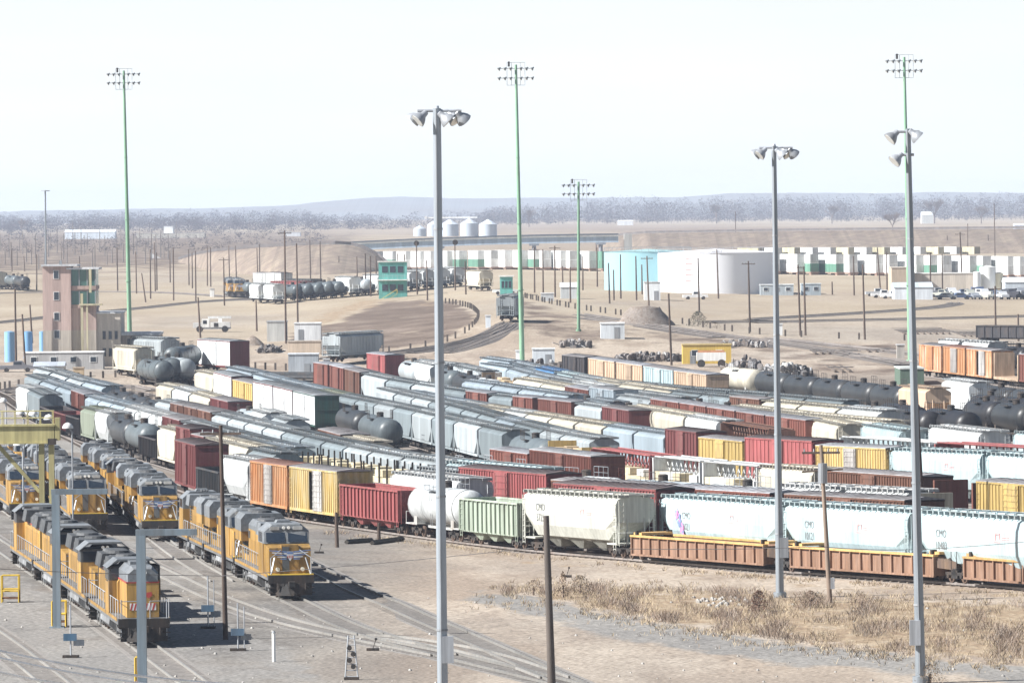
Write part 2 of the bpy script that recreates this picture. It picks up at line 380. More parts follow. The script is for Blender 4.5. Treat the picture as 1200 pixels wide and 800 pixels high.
# ------------------------------------------------------------------ far bare woods along the horizon
def woods():
    mb = MB(); r = random.Random(3)
    def crown(px, y, hpx, wpx, n):
        p = at(px, y); s = p.y/F
        h = hpx*s; w_ = wpx*s
        for k in range(n):
            a = r.random()*6.283; q = math.sqrt(r.random()); z = r.random()**1.25
            rr = w_*.5*q*math.sqrt(max(.05, 1-(2*z-.95)**2))
            c = Vector((p.x+math.cos(a)*rr, p.y+math.sin(a)*rr, p.z+h*(.08+.92*z)))
            t = s*r.uniform(.45, 1.35); u = Vector((r.uniform(-1, 1), r.uniform(-.8, .8), r.uniform(-.6, 1.0))).normalized()*t*1.6
            v2 = Vector((r.uniform(-1, 1), r.uniform(-1, 1), r.uniform(-.4, .4))).normalized()*t*.55
            mb.quad(c-v2, c+v2, c+u, m=0)
        mb.quad((p.x-.2*s, p.y, p.z-1), (p.x+.2*s, p.y, p.z-1), (p.x+.1*s, p.y, p.z+h*.3), (p.x-.1*s, p.y, p.z+h*.3))
    for k in range(1900):
        px = r.uniform(-80, 1300)
        E = 247-(px-600)*.0096
        dense = interp([-80, 0, 330, 420, 560, 640, 700, 1300], [12, 14, 15, 9, 13, 20, 24, 25], px)
        if 380 < px < 560 and r.random() < .5: continue
        y = E+r.uniform(10, 17) if px > 560 else E+r.uniform(10, 21)
        hp = dense*r.uniform(.55, 1.15)
        crown(px, y, hp, r.uniform(14, 30), int(95*r.uniform(.7, 1.5)))
    for k in range(420):        # scrub between the poles on the left and along the bank
        px = r.uniform(-60, 380); E = 247-(px-600)*.0096
        crown(px, E+r.uniform(22, 44), r.uniform(3, 7), r.uniform(6, 18), 26)
    m = mat('bare_winter_twigs', (.105, .082, .08), .95, wear=.4, dirt=(.05, .04, .045), scale=.03, streak=False)
    tag(link('bare_woods', mb.mesh('woods', m)), 'bare grey-brown winter woods along the horizon', None, None, 'stuff')
woods()
# ------------------------------------------------------------------ rolling stock builders (x along track, near end at +x, z up from rail)
CACHE = {}
def cached(key, fn):
    if key not in CACHE: CACHE[key] = fn()
    return CACHE[key]
def wheelset_mesh():
    mb = MB()
    for s in (-.75, .75): mb.cyl((0, s-.07, .46), (0, s+.07, .46), .46, n=14)
    mb.cyl((0, -1.0, .46), (0, 1.0, .46), .08, n=6)
    return mb.mesh('wheelset', M_WHEEL)
def frame_mesh(ax=2, col_=None):
    mb = MB(); w_ = .9 if ax == 2 else 1.75
    for s in (-1, 1):
        y0, y1 = (.92*s, 1.10*s) if s > 0 else (1.10*s, .92*s)
        mb.prism([(y0, .52), (y1, .52), (y1, .72), (y0, .72)], -w_-.3, w_+.3)
        mb.prism([(y0, .30), (y1, .30), (y1, .86), (y0, .86)], -.42, .42)
        if ax == 3:
            for x in (-w_, w_): mb.box(x-.25, x+.25, y0, y1, .3, .85)
    mb.box(-.22, .22, -1.1, 1.1, .55, .95)
    for x in (-w_, w_):
        for s in (-1.12, 1.0): mb.cyl((x, s, .46), (x, s+.12, .46), .16, n=8)
    return mb.mesh('truck_frame', col_ or M_BLACK)
def trucks(xs, ax=2, detail=True, colr=None):
    fr = cached(('tf', ax, colr), lambda: frame_mesh(ax, colr)); ws = cached('ws', wheelset_mesh)
    if detail:
        sp = [-.88, .88] if ax == 2 else [-1.75, 0, 1.75]
        return [('truck', fr, [('wheelset', ws, None, (x, 0, 0)) for x in sp], (X, 0, 0)) for X in xs]
    def comb():
        mb = MB()
        for x in (-.88, .88):
            for s in (-.75, .75): mb.cyl((x, s-.07, .46), (x, s+.07, .46), .46, n=10)
        for s in (-1, 1): mb.box(-1.2, 1.2, min(s, s*1.1), max(s, s*1.1), .35, .75)
        mb.box(-.2, .2, -1, 1, .5, .95)
        return mb.mesh('truck', M_BLACK)
    me = cached('tc', comb)
    return [('truck', me, None, (X, 0, 0)) for X in xs]
def coupler_mesh(L):
    mb = MB()
    for s in (-1, 1):
        a, b = sorted((s*(L/2-.9), s*(L/2+.05))); mb.box(a, b, -.14, .14, .75, 1.0)
        mb.box(min(s*(L/2-.1), s*(L/2+.18)), max(s*(L/2-.1), s*(L/2+.18)), -.2, .2, .7, 1.05)
    return mb
def ladders(L, W, z1, m=M_GALV, z0=.6, ins=.35):
    out = []
    for sx in (-1, 1):
        for sy in (-1, 1):
            mb = MB()
            x = sx*(L/2-ins); y = sy*(W/2+.07)
            for dx in (-.22, .22): mb.bar((x+dx, y, z0), (x+dx, y, z1), .045)
            z = z0+.1
            while z < z1: mb.bar((x-.22, y, z), (x+.22, y, z), .04); z += .42
            xe = sx*(L/2+.05)
            for dy in (-.2, .2): mb.bar((xe, sy*(W/2-.35)+dy, z0+.3), (xe, sy*(W/2-.35)+dy, z1), .045)
            z = z0+.4
            while z < z1: mb.bar((xe, sy*(W/2-.35)-.2, z), (xe, sy*(W/2-.35)+.2, z), .04); z += .42
            out.append(('ladder', mb.mesh('ladder', m)))
    return out

def boxcar(L, c, roofc=None, doorc=None, H=4.75, opened=False, detail=True, plug=False, spot=None, sidec=None):
    W = 3.05; l = L-.9; z0 = .98; z1 = H-.12
    paint = mat('boxcar_paint', c, .62, wear=.42 if detail else .35, dirt=spot or (c[0]*.35+.06, c[1]*.35+.035, c[2]*.35+.02), scale=.8)
    rc = roofc or (.30, .29, .29); rm = mat('boxcar_roof', rc, .55, .2, wear=.35, dirt=(.2, .13, .10), scale=.5, streak=False)
    dm = mat('boxcar_door', doorc or c, .6, wear=.45, dirt=(.15, .11, .09), scale=1.0)
    T = []
    b = MB()
    dw = 1.55
    # shell with a doorway left open when the door stands open
    if opened:
        b.box(-l/2, -dw, -W/2, W/2, z0, z1); b.box(dw, l/2, -W/2, W/2, z0, z1)
        b.box(-dw, dw, -W/2+.25, W/2, z0, z0+.1); b.box(-dw, dw, W/2-.1, W/2, z0, z1);
        dk = MB(); dk.box(-dw, dw, W/2-.16, W/2-.11, z0+.1, z1); dk.box(-dw+.01, -dw+.05, -W/2+.08, W/2-.17, z0+.1, z1-.26); dk.box(dw-.05, dw-.01, -W/2+.08, W/2-.17, z0+.1, z1-.26); T.append(('interior', dk.mesh('interior', mat('boxcar_interior_shade', (.03, .025, .02), .9))))  # near-black lining: the doorway's inner shade is put into the wall colour
        b.box(-dw, dw, -W/2+.02, W/2, z1-.25, z1)
    else:
        b.box(-l/2, l/2, -W/2, W/2, z0, z1)
    step = .62 if detail else 1.2
    n = int((l/2-dw-.2)/step)
    for s in (-1, 1):
        for k in range(n+1):
            x = s*(dw+.25+k*(l/2-dw-.35)/max(1, n))
            b.box(x-.055, x+.055, -W/2-.07, -W/2, z0+.05, z1-.05); b.box(x-.055, x+.055, W/2, W/2+.07, z0+.05, z1-.05)
    b.box(-l/2, l/2, -W/2-.09, W/2+.09, z0-.12, z0+.12); b.box(-l/2, l/2, -W/2-.08, W/2+.08, z1-.14, z1)
    for s in (-1, 1):
        for k in range(7 if detail else 3):
            z = z0+.35+k*(z1-z0-.6)/(6 if detail else 2)
            b.box(min(s*l/2, s*(l/2+.06)), max(s*l/2, s*(l/2+.06)), -W/2+.1, W/2-.1, z, z+.14)
    b.box(-l/2+1, l/2-1, -.25, .25, z0-.35, z0-.1)
    if sidec:
        for s in (-1, 1):
            for xa, xb in ((-l/2+.02, -dw-.02), (dw+.02, l/2-.02)):
                q_ = MB(); q_.box(xa, xb, min(s*(W/2+.072), s*(W/2+.08)), max(s*(W/2+.072), s*(W/2+.08)), z0+.13, z1-.15); T.append(('side_panel', q_.mesh('side_panel', mat('side_panel_paint', sidec, .6, wear=.3))))
    T.append(('body', b.mesh('boxcar_body', paint)))
    r = MB(); r.prism([(-W/2-.09, z1), (W/2+.09, z1), (W/2+.05, z1+.06), (0, z1+.24), (-W/2-.05, z1+.06)], -l/2-.05, l/2+.05)
    k = int(l/1.15)
    for i in range(1, k):
        x = -l/2+i*l/k; r.prism([(-W/2-.05, z1+.07), (W/2+.05, z1+.07), (0, z1+.30)], x-.04, x+.04)
    T.append(('roof', r.mesh('boxcar_roof', rm)))
    for s in (-1, 1):
        d = MB(); y = s*(W/2+.10); off = 1.6 if (opened and s < 0) else 0
        x0, x1 = (-dw+off*1.0+.15, dw+off) if off else (-dw, dw)
        if off: x0, x1 = .1, dw+1.3
        d.box(x0, x1, min(y-.05, y+.05), max(y-.05, y+.05), z0+.1, z1-.12)
        kk = 7 if detail else 3
        for i in range(kk):
            z = z0+.35+i*(z1-z0-.8)/(kk-1); d.box(x0+.08, x1-.08, min(y, y+s*.09), max(y, y+s*.09), z, z+.13)
        if detail:
            d.cyl((x0+.3, y+s*.1, z0+.15), (x0+.3, y+s*.1, z1-.2), .03, n=5); d.cyl((x1-.3, y+s*.1, z0+.15), (x1-.3, y+s*.1, z1-.2), .03, n=5)
        T.append(('door', d.mesh('boxcar_door', dm)))
    if detail: T += ladders(l, W, z1*.8, paint)
    T.append(('coupler', coupler_mesh(L).mesh('coupler', M_BLACK)))
    T += trucks((-(l/2-1.9), l/2-1.9), 2, detail)
    return T

def hopper(L, c, H=4.6, detail=True, rounded=False, bays=3, lower=None, roofc=None, text=None, vtop=True):
    l = L-1.0; W = 3.15
    paint = mat('hopper_paint', c, .5, wear=.22, dirt=(c[0]*.45+.07, c[1]*.45+.055, c[2]*.45+.045), scale=.7)
    rp = mat('hopper_roof_paint', roofc or tuple(q*.72+.02 for q in c), .65, wear=.6, dirt=(.20, .18, .165), scale=.7, streak=False)
    T = []
    def ring(x, zb, zl):
        if rounded:
            h = []
            for a, yy in ((0, .80), (.25, 1.0), (.5, 1.03), (.75, 1.0), (.92, .90), (1.0, .66)):
                h.append((yy*W/2, zl+(H-.12-zl)*a))
            return [(x, .55, zb)]+[(x, y, z) for y, z in h]+[(x, .35, H)]+[(x, -.35, H)]+[(x, -y, z) for y, z in reversed(h)]+[(x, -.55, zb)]
        return [(x, .55, zb), (x, W/2, zl), (x, W/2, H-.62), (x, W/2-.10, H-.48), (x, .8, H-.12), (x, -.8, H-.12), (x, -W/2+.10, H-.48), (x, -W/2, H-.62), (x, -W/2, zl), (x, -.55, zb)]
    b = MB()
    e = l/2
    b.loft([ring(-e+.15, 2.65, 2.7), ring(-e+.2, 2.6, 2.65), ring(-e+2.3, 1.05, 1.3), ring(e-2.3, 1.05, 1.3), ring(e-.2, 2.6, 2.65), ring(e-.15, 2.65, 2.7)])
    if not rounded: b.box(-e, e, -W/2+.02, -W/2+.14, 1.0, 1.25); b.box(-e, e, W/2-.14, W/2-.02, 1.0, 1.25)      # side sills
    for s in (-1, 1):
        xa, xb = sorted((s*(e-2.2), s*e)); b.box(xa, xb, -W/2+.1, W/2-.1, 1.0, 1.12)            # end platform
        for yy in (-W/2+.12, W/2-.12, -.7, .7): b.bar((s*(e-.02), yy, 1.1), (s*(e-.18), yy, 3.0), .13)
        b.bar((s*e, -W/2+.1, 1.9), (s*e, W/2-.1, 1.9), .08)
        for yy in (-W/2+.06, W/2-.06): b.box(min(s*(e-.3), s*(e-.14)), max(s*(e-.3), s*(e-.14)), yy-.05, yy+.05, 1.1, H-.7)
    if not rounded:
        nn = int(l/1.1) if detail else 0
        for i in range(1, nn):
            x = -e+i*l/nn
            if abs(x) < e-2.6:
                for s in (-1, 1): b.box(x-.035, x+.035, min(s*W/2, s*(W/2+.05)), max(s*W/2, s*(W/2+.05)), 1.6, H-.65)
    # roof sheet, weathered darker than the sides
    rs = MB(); rs.box(-e+.16, e-.16, -.62, .62, H-.10, H-.04)
    for k_ in range(int(l/.75)): rs.box(-e+.5+k_*.75, -e+.62+k_*.75, -1.2, 1.2, H-.16, H-.06)
    T.append(('roof', rs.mesh('hopper_roof', mat('hopper_roof_sheet', tuple(q*.55+.02 for q in c), .75, wear=.6, dirt=(.13, .12, .11), scale=.7, streak=False))))
    T.append(('body', b.mesh('hopper_body', paint)))
    # discharge bays
    if detail:
        d = MB(); wb = (l-5.2)/bays
        for i in range(bays):
            xc = -(l-5.2)/2+wb*(i+.5)
            d.loft([[(xc-wb*.5, -1.3, 1.6), (xc+wb*.5, -1.3, 1.6), (xc+wb*.5, 1.3, 1.6), (xc-wb*.5, 1.3, 1.6)], [(xc-.35, -.55, .45), (xc+.35, -.55, .45), (xc+.35, .55, .45), (xc-.35, .55, .45)]])
        T.append(('discharge_bay', d.mesh('discharge_bay', mat('bay_paint', lower or tuple(q*.5 for q in c), .6, wear=.6, dirt=(.11, .10, .075)))))
    r = MB()
    # running boards either side of the hatch row, on brackets
    for s in (-1, 1):
        r.box(-e, e, s*.95-.22, s*.95+.22, H+.02, H+.06)
        if detail: r.bar((-e, s*(1.45), H+.10), (e, s*1.45, H+.10), .05)
        k = int(l/(.9 if detail else 1.1))
        for i in range(k+1):
            x = -e+i*l/k; a_, b_ = sorted((s*.6, s*1.48)); r.box(x-.09, x+.09, a_, b_, H-.14, H+.07)
    r.box(-e, -e+.5, -1.2, 1.2, H+.02, H+.06); r.box(e-.5, e, -1.2, 1.2, H+.02, H+.06)
    T.append(('running_board', r.mesh('running_board', rp)))
    h = MB(); k = int(l/1.5)
    for i in range(k):
        x = -e+.9+i*(l-1.8)/(k-1 if k > 1 else 1); h.box(x-.55, x+.55, -.42, .42, H-.1, H+.14); h.box(x-.6, x-.52, -.48, .48, H-.1, H+.19)
    T.append(('hatch', h.mesh('roof_hatches', mat('hatch_paint', tuple(min(.72, q*.95+.02) for q in (roofc or c)), .6, wear=.5, streak=False))))
    if detail: T += ladders(l, W, H-.3, mat('ladder_paint', tuple(min(.8, q*1.1+.05) for q in c), .5))
    T.append(('coupler', coupler_mesh(L).mesh('coupler', M_BLACK)))
    T += trucks((-(l/2-1.6), l/2-1.6), 2, detail)
    if text:
        lm = mat('lettering_ink', (.16, .17, .18), .6, wear=.2)
        for s_, x, z, size in text:
            T.append(('lettering', text_part(s_, size, lm), None, (x, -W/2-.055, z), (rad(90), 0, 0)))
        lr = mat('logo_red', (.62, .33, .33), .6, wear=.1)
        g = MB()
        g.box(2.3, 2.42, -W/2-.06, -W/2-.055+.0, 3.05, 3.55); g.box(2.42, 3.0, -W/2-.06, -W/2-.055, 3.43, 3.55); g.box(2.9, 3.02, -W/2-.0601, -W/2-.055, 3.15, 3.43); g.box(2.1, 3.1, -W/2-.06, -W/2-.055, 2.9, 3.0)
        g.box(3.3, 4.4, -W/2-.06, -W/2-.055, 3.1, 3.16); g.box(3.3, 4.4, -W/2-.06, -W/2-.055, 3.24, 3.3)
        T.append(('logo', g.mesh('logo', lr)))
    return T

def tankcar(L, c, D=3.0, detail=True, endc=None, band=None, rails=True):
    if c[0] < .25: c = tuple(q*.55 for q in c)
    l = L-1.0; r0 = D/2; zc = 1.05+r0+.05
    paint = mat('tank_paint', c, .42, wear=.25, dirt=(c[0]*.5+.05, c[1]*.5+.04, c[2]*.5+.03), scale=.5)
    T = []; b = MB(); n = 28 if detail else 18
    xs = [(-l/2+.35, .05), (-l/2+.45, .55), (-l/2+.7, .84), (-l/2+1.05, .98), (-l/2+1.2, 1), (l/2-1.2, 1), (l/2-1.05, .98), (l/2-.7, .84), (l/2-.45, .55), (l/2-.35, .05)]
    b.loft([[(x, math.cos(2*math.pi*i/n)*r0*k, zc+math.sin(2*math.pi*i/n)*r0*k) for i in range(n)] for x, k in xs])
    T.append(('tank', smooth(b.mesh('tank_shell', paint), 60)))
    for x in (-l/2+1.15, -l/6, l/6, l/2-1.15) if detail else ():
        bm_ = MB(); bm_.loft([[(x+dx, math.cos(2*math.pi*i/n)*(r0+.03), zc+math.sin(2*math.pi*i/n)*(r0+.03)) for i in range(n)] for dx in (-.06, .06)])
        T.append(('band', bm_.mesh('tank_band', mat('band_paint', tuple(q*.75 for q in c), .5))))
    u = MB()
    u.box(-l/2, l/2, -.35, .35, .75, 1.1)
    for s in (-1, 1):
        u.box(min(s*(l/2-2.6), s*l/2), max(s*(l/2-2.6), s*l/2), -1.35, 1.35, 1.0, 1.1)
        u.box(s*(l/2-1.9)-.35, s*(l/2-1.9)+.35, -1.2, 1.2, 1.1, 1.75)
        if detail:
            u.bar((s*l/2, -1.3, 1.1), (s*l/2, -1.3, 2.0), .05); u.bar((s*l/2, 1.3, 1.1), (s*l/2, 1.3, 2.0), .05); u.bar((s*l/2, -1.3, 2.0), (s*l/2, 1.3, 2.0), .05)
    T.append(('underframe', u.mesh('underframe', M_BLACK if c[0] < .5 else mat('pale_frame', (.5, .5, .48), .6, wear=.4))))
    d = MB(); zt = zc+r0
    d.cyl((0, 0, zt-.15), (0, 0, zt+.42), .42, n=12); d.cyl((0, 0, zt+.42), (0, 0, zt+.55), .48, .3, n=12)
    T.append(('dome', d.mesh('dome', M_BLACK if c[0] < .6 else paint)))
    if rails:
        p = MB(); z = zt-.25
        for s in (-1, 1):
            p.box(-1.5, 1.5, s*1.15-.25, s*1.15+.25, z, z+.05)
            for x in (-1.5, -.5, .5, 1.5): p.bar((x, s*1.38, z), (x, s*1.38, z+1.0), .05)
            p.bar((-1.5, s*1.38, z+1.0), (1.5, s*1.38, z+1.0), .06); p.bar((-1.5, s*1.38, z+.5), (1.5, s*1.38, z+.5), .04)
            if detail:
                p.bar((-.2, s*1.5, z), (-.2, s*1.35, 1.0), .045); p.bar((.2, s*1.5, z), (.2, s*1.35, 1.0), .045)
        T.append(('platform', p.mesh('platform', M_BLACK if c[0] < .5 else M_GREY)))
    T.append(('coupler', coupler_mesh(L).mesh('coupler', M_BLACK)))
    T += trucks((-(l/2-1.9), l/2-1.9), 2, detail)
    return T

def gondola(L, c, H=2.9, load=None, detail=True, hop=False, rimc=None, inner=None):
    l = L-.9; W = 3.1; z0 = 1.0
    paint = mat('gondola_paint', c, .65, wear=.4, dirt=(c[0]*.4+.07, c[1]*.4+.045, c[2]*.4+.03), scale=.8)
    T = []; b = MB(); t = .07
    for s in (-1, 1):
        b.box(-l/2, l/2, min(s*W/2, s*(W/2-t)), max(s*W/2, s*(W/2-t)), z0, H)
        xa, xb = sorted((s*l/2, s*(l/2-t)))
        if hop:
            b.loft([[(s*l/2, -W/2+t, H), (s*(l/2-t), -W/2+t, H), (s*(l/2-t), W/2-t, H), (s*l/2, W/2-t, H)], [(s*(l/2-.0), -W/2+t, H-1.0), (s*(l/2-t), -W/2+t, H-1.0), (s*(l/2-t), W/2-t, H-1.0), (s*(l/2-.0), W/2-t, H-1.0)], [(s*(l/2-2.2), -W/2+t, z0), (s*(l/2-2.2-t), -W/2+t, z0), (s*(l/2-2.2-t), W/2-t, z0), (s*(l/2-2.2), W/2-t, z0)]])
        else: b.box(xa, xb, -W/2+t, W/2-t, z0, H)
    b.box(-l/2+(2.2 if hop else 0), l/2-(2.2 if hop else 0), -W/2+t, W/2-t, z0, z0+.1)
    n = int(l/(.95 if detail else 1.5))
    for i in range(n+1):
        x = -l/2+.06+i*(l-.12)/n
        for s in (-1, 1): b.box(x-.06, x+.06, min(s*W/2, s*(W/2+.14)), max(s*W/2, s*(W/2+.14)), z0-.05 if not hop else z0+.1, H-.02)
    b.box(-l/2, l/2, -.3, .3, .75, z0-.002)
    if hop:
        for i in range(3):
            xc = (i-1)*l/4.2
            b.loft([[(xc-1.3, -W/2+.2, z0), (xc+1.3, -W/2+.2, z0), (xc+1.3, W/2-.2, z0), (xc-1.3, W/2-.2, z0)], [(xc-.3, -W/2+.5, .4), (xc+.3, -W/2+.5, .4), (xc+.3, W/2-.5, .4), (xc-.3, W/2-.5, .4)]])
    T.append(('body', b.mesh('gondola_body', paint)))
    r = MB()
    for s in (-1, 1):
        r.box(-l/2-.02, l/2+.02, min(s*(W/2-.1), s*(W/2+.16)), max(s*(W/2-.1), s*(W/2+.16)), H, H+.14)
        r.box(min(s*(l/2-.1), s*(l/2+.06)), max(s*(l/2-.1), s*(l/2+.06)), -W/2+.1, W/2-.1, H, H+.14)
    T.append(('top_rim', r.mesh('top_rim', mat('rim_paint', rimc or tuple(q*1.1 for q in c), .65, wear=.35))))
    if load:
        g = MB(); nx, ny = 16, 5
        zz = [[H-.35+noise.noise(Vector((i*.5, j*.7, l)))*.35 for j in range(ny+1)] for i in range(nx+1)]
        for i in range(nx):
            for j in range(ny):
                P = [(-l/2+.1+(l-.2)*a/nx, -W/2+.1+(W-.2)*q/ny, zz[a][q]) for a, q in ((i, j), (i+1, j), (i+1, j+1), (i, j+1))]
                g.quad(*P)
        T.append(('load', g.mesh('load', mat('load_heap', load, .95, wear=.5, streak=False, scale=3))))
    if detail: T += ladders(l, W, H, paint)
    T.append(('coupler', coupler_mesh(L).mesh('coupler', M_BLACK)))
    T += trucks((-(l/2-1.6), l/2-1.6), 2, detail)
    return T

def flatcar(L, c, kind='flat', load=(.55, .42, .26), detail=True, wrap=None):
    l = L-.8; W = 3.0; paint = mat('flatcar_paint', c, .65, wear=.35, dirt=(.14, .09, .06)); T = []
    b = MB(); b.box(-l/2, l/2, -W/2, W/2, 1.0, 1.15); b.box(-l/2, l/2, -W/2, -W/2+.12, .8, 1.0); b.box(-l/2, l/2, W/2-.12, W/2, .8, 1.0)
    b.prism([(-.4, .55), (.4, .55), (.4, 1.0), (-.4, 1.0)], -l/2+2, l/2-2)
    T.append(('deck', b.mesh('deck', paint)))
    H = 4.5
    if kind in ('center', 'bulk', 'stake'):
        if kind != 'stake':
            for s in (-1, 1):
                e = MB(); e.box(min(s*(l/2-.3), s*(l/2)), max(s*(l/2-.3), s*l/2), -W/2+.05, W/2-.05, 1.15, H-.1)
                T.append(('bulkhead', e.mesh('bulkhead', paint)))
    if kind == 'center':
        g = MB(); g.box(-l/2+.3, l/2-.3, -.45, .45, H-.15, H+.05); k = int(l/1.6)
        for i in range(k+1):
            x = -l/2+.4+i*(l-.8)/k; g.box(x-.06, x+.06, -.08, .08, 1.15, H-.15)
            if i < k: g.bar((x, -.1, H-.5), (x+(l-.8)/k/2, -.1, H-1.3), .1); g.bar((x+(l-.8)/k, -.1, H-.5), (x+(l-.8)/k/2, -.1, H-1.3), .1)
        for s in (-1, 1): g.bar((-l/2+.3, s*W*.42, H), (l/2-.3, s*W*.42, H), .16)
        for i in range(k+1):
            x = -l/2+.4+i*(l-.8)/k; g.box(x-.05, x+.05, -W*.42, W*.42, H-.08, H)
        T.append(('centre_truss', g.mesh('centre_truss', paint)))
    if kind == 'stake':
        g = MB(); k = int(l/2.6)
        for s in (-1, 1):
            for i in range(k+1):
                x = -l/2+.2+i*(l-.4)/k; g = MB(); g.box(x-.08, x+.08, min(s*(W/2-.02), s*(W/2+.12)), max(s*(W/2-.02), s*(W/2+.12)), 1.0, 4.5)
                T.append(('stake', g.mesh('stakes', M_BLACK)))
    if load:
        r_ = random.Random(int(l*10)); g = MB(); x = -l/2+.5; top_ = 3.1 if kind == 'center' else 3.9
        while x < l/2-1.2:
            w_ = min(r_.uniform(1.6, 3.2), l/2-.5-x)
            for s in (-1, 1):
                y0, y1 = sorted((s*.14, s*(W/2-.12))); hh = top_*r_.uniform(.88, 1.02) if kind != 'center' else r_.choice((top_, top_*.8, 3.7))
                z = 1.18
                while z+.55 < hh+.01:
                    g.box(x+.03, x+w_-.03, y0, y1, z, z+.62, 0 if r_.random() < .7 else 1); z += .68
            x += w_
        lm = mat('lumber', load, .8, wear=.2, dirt=tuple(q*.6 for q in load), scale=2, streak=False)
        wm = mat('wrapped_lumber', wrap or tuple(min(.8, q*1.15) for q in load), .6, wear=.2, dirt=(.3, .28, .25))
        T.append(('lumber_stack', g.mesh('lumber_stack', [lm, wm])))
    T.append(('coupler', coupler_mesh(L).mesh('coupler', M_BLACK)))
    T += trucks((-(l/2-1.7), l/2-1.7), 2, detail)
    return T

def wellcar(L, first=False, c=(.27, .155, .10), rimc=(.52, .33, .13)):
    l = L; W = 2.95; e = l/2-2.0
    paint = mat('well_paint', c, .7, wear=.5, dirt=(.34, .22, .16), scale=1.2); rim = mat('well_rim', rimc, .65, wear=.35, dirt=(.35, .19, .08))
    T = []; b = MB(); z0, z1 = .42, 1.72
    for s in (-1, 1):
        y0, y1 = sorted((s*W/2, s*(W/2-.12))); b.box(-e, e, y0, y1, z0, z1)
        k = 14
        for i in range(k+1):
            x = -e+.06+i*(2*e-.12)/k; a, q = sorted((s*W/2, s*(W/2+.16))); b.box(x-.07, x+.07, a, q, z0+.02, z1)
        a, q = sorted((s*(W/2-.02), s*(W/2+.17))); b.box(-e, e, a, q, z0-.08, z0+.06)
    b.box(-e, e, -W/2+.12, W/2-.12, z0, z0+.08)
    for s in (-1, 1): b.box(min(s*e, s*(e-.12)), max(s*e, s*(e-.12)), -W/2+.12, W/2-.12, z0+.08, z1)
    T.append(('well', b.mesh('well', paint)))
    r = MB()
    for s in (-1, 1):
        a, q = sorted((s*(W/2-.2), s*(W/2+.2))); r.box(-e-.05, e+.05, a, q, z1, z1+.14)
        a, q = sorted((s*e, s*(l/2-.25)))
        r.box(min(s*(e+.2), s*(e-1.2)), max(s*(e+.2), s*(e-1.2)), -W/2+.2, W/2-.2, z1+.141, z1+.32)
    T.append(('top_chord', r.mesh('top_chord', rim)))
    for s in (-1, 1):
        ep = MB(); ep.loft([[(s*(e+.01), -W/2+.1, z1-.75), (s*(e+.01), W/2-.1, z1-.75), (s*(e+.01), W/2-.1, z1-.1), (s*(e+.01), -W/2+.1, z1-.1)], [(s*(l/2-.3), -W/2+.7, z1-.9), (s*(l/2-.3), W/2-.7, z1-.9), (s*(l/2-.3), W/2-.7, z1-.35), (s*(l/2-.3), -W/2+.7, z1-.35)]])
        T.append(('end_platform', ep.mesh('end_platform', mat('well_end_brown', (.10, .07, .055), .8, wear=.5, dirt=(.25, .16, .09)))))  # end platforms in a darker brown than the well sides
    g = MB()
    for s in (-1, 1):
        g.box(s*e-.6*s-.12, s*e-.6*s+.12, -W/2, -W/2+.4, z1+.14, z1+.45); g.box(s*e-.6*s-.12, s*e-.6*s+.12, W/2-.4, W/2, z1+.14, z1+.45)
        for yy in (-1.2, 1.2): g.bar((s*(l/2-.3), yy, .9), (s*(l/2-.3), yy, 2.1), .06)
        g.box(min(s*e, s*(l/2+.1)), max(s*e, s*(l/2+.1)), -.35, .35, .85, 1.2)
        g.cyl((s*(l/2-1.1), -.9, 1.45), (s*(l/2-1.1), .2, 1.45), .2, n=8)
    T.append(('fitting', g.mesh('fittings', M_BLACK)))
    T += trucks((-(l/2-1.2), l/2-.1) if first else (l/2-.1,), 2, True)
    return T

# ------------------------------------------------------------------ locomotives
UY, UG, UR = (.43, .25, .062), (.20, .215, .23), (.42, .06, .05)
def loco_mats():
    return (mat('loco_yellow', UY, .5, wear=.6, dirt=(.17, .115, .07), scale=1.0), mat('loco_grey', UG, .55, wear=.35, dirt=(.12, .115, .11), streak=False),
            mat('loco_red', UR, .5, wear=.1), mat('loco_underframe', (.16, .165, .17), .7, wear=.4, dirt=(.10, .08, .06)), mat('loco_dark_roof', (.06, .063, .067), .7, wear=.4, dirt=(.16, .16, .16), streak=False))
def wings(x, z, W):
    """winged shield emblem on the nose, facing +x"""
    bl = mat('emblem_blue', (.16, .24, .46), .5, wear=.1); wh = mat('emblem_white', (.65, .68, .72), .5, wear=.1); rd = mat('emblem_red', (.55, .14, .12), .5, wear=.1)
    g = MB()
    for s in (-1, 1):
        for i in range(5):
            y0 = .22; y1 = W/2*(1-.13*i); zt = z+.22-.11*i
            g.quad((x+.004, s*y0, zt-.05), (x+.004, s*y1, zt+.08-.03*i), (x+.004, s*y1, zt+.13-.03*i), (x+.004, s*y0, zt+.04), m=i % 2)
    g.quad((x+.008, -.2, z+.25), (x+.008, .2, z+.25), (x+.008, .22, z-.02), (x+.008, 0, z-.38), (x+.008, -.22, z-.02), m=1)
    for i in range(4): g.quad((x+.012, -.17+i*.1, z+.0), (x+.012, -.12+i*.1, z+.0), (x+.012, -.12+i*.1, z-.18), (x+.012, -.17+i*.1, z-.18), m=2)
    g.quad((x+.012, -.19, z+.23), (x+.012, .19, z+.23), (x+.012, .19, z+.08), (x+.012, -.19, z+.08), m=0)
    return ('emblem', g.mesh('emblem', [bl, wh, rd]))
def handrail_mesh(x0, x1, W, m, z=1.55, h=1.05, step=1.5):
    mb = MB()
    for s in (-1, 1):
        y = s*(W/2-.05); k = max(1, int((x1-x0)/step))
        for i in range(k+1):
            x = x0+i*(x1-x0)/k; mb.bar((x, y, z), (x, y, z+h), .05)
        mb.bar((x0, y, z+h), (x1, y, z+h), .05)
    return mb.mesh('handrail', m)
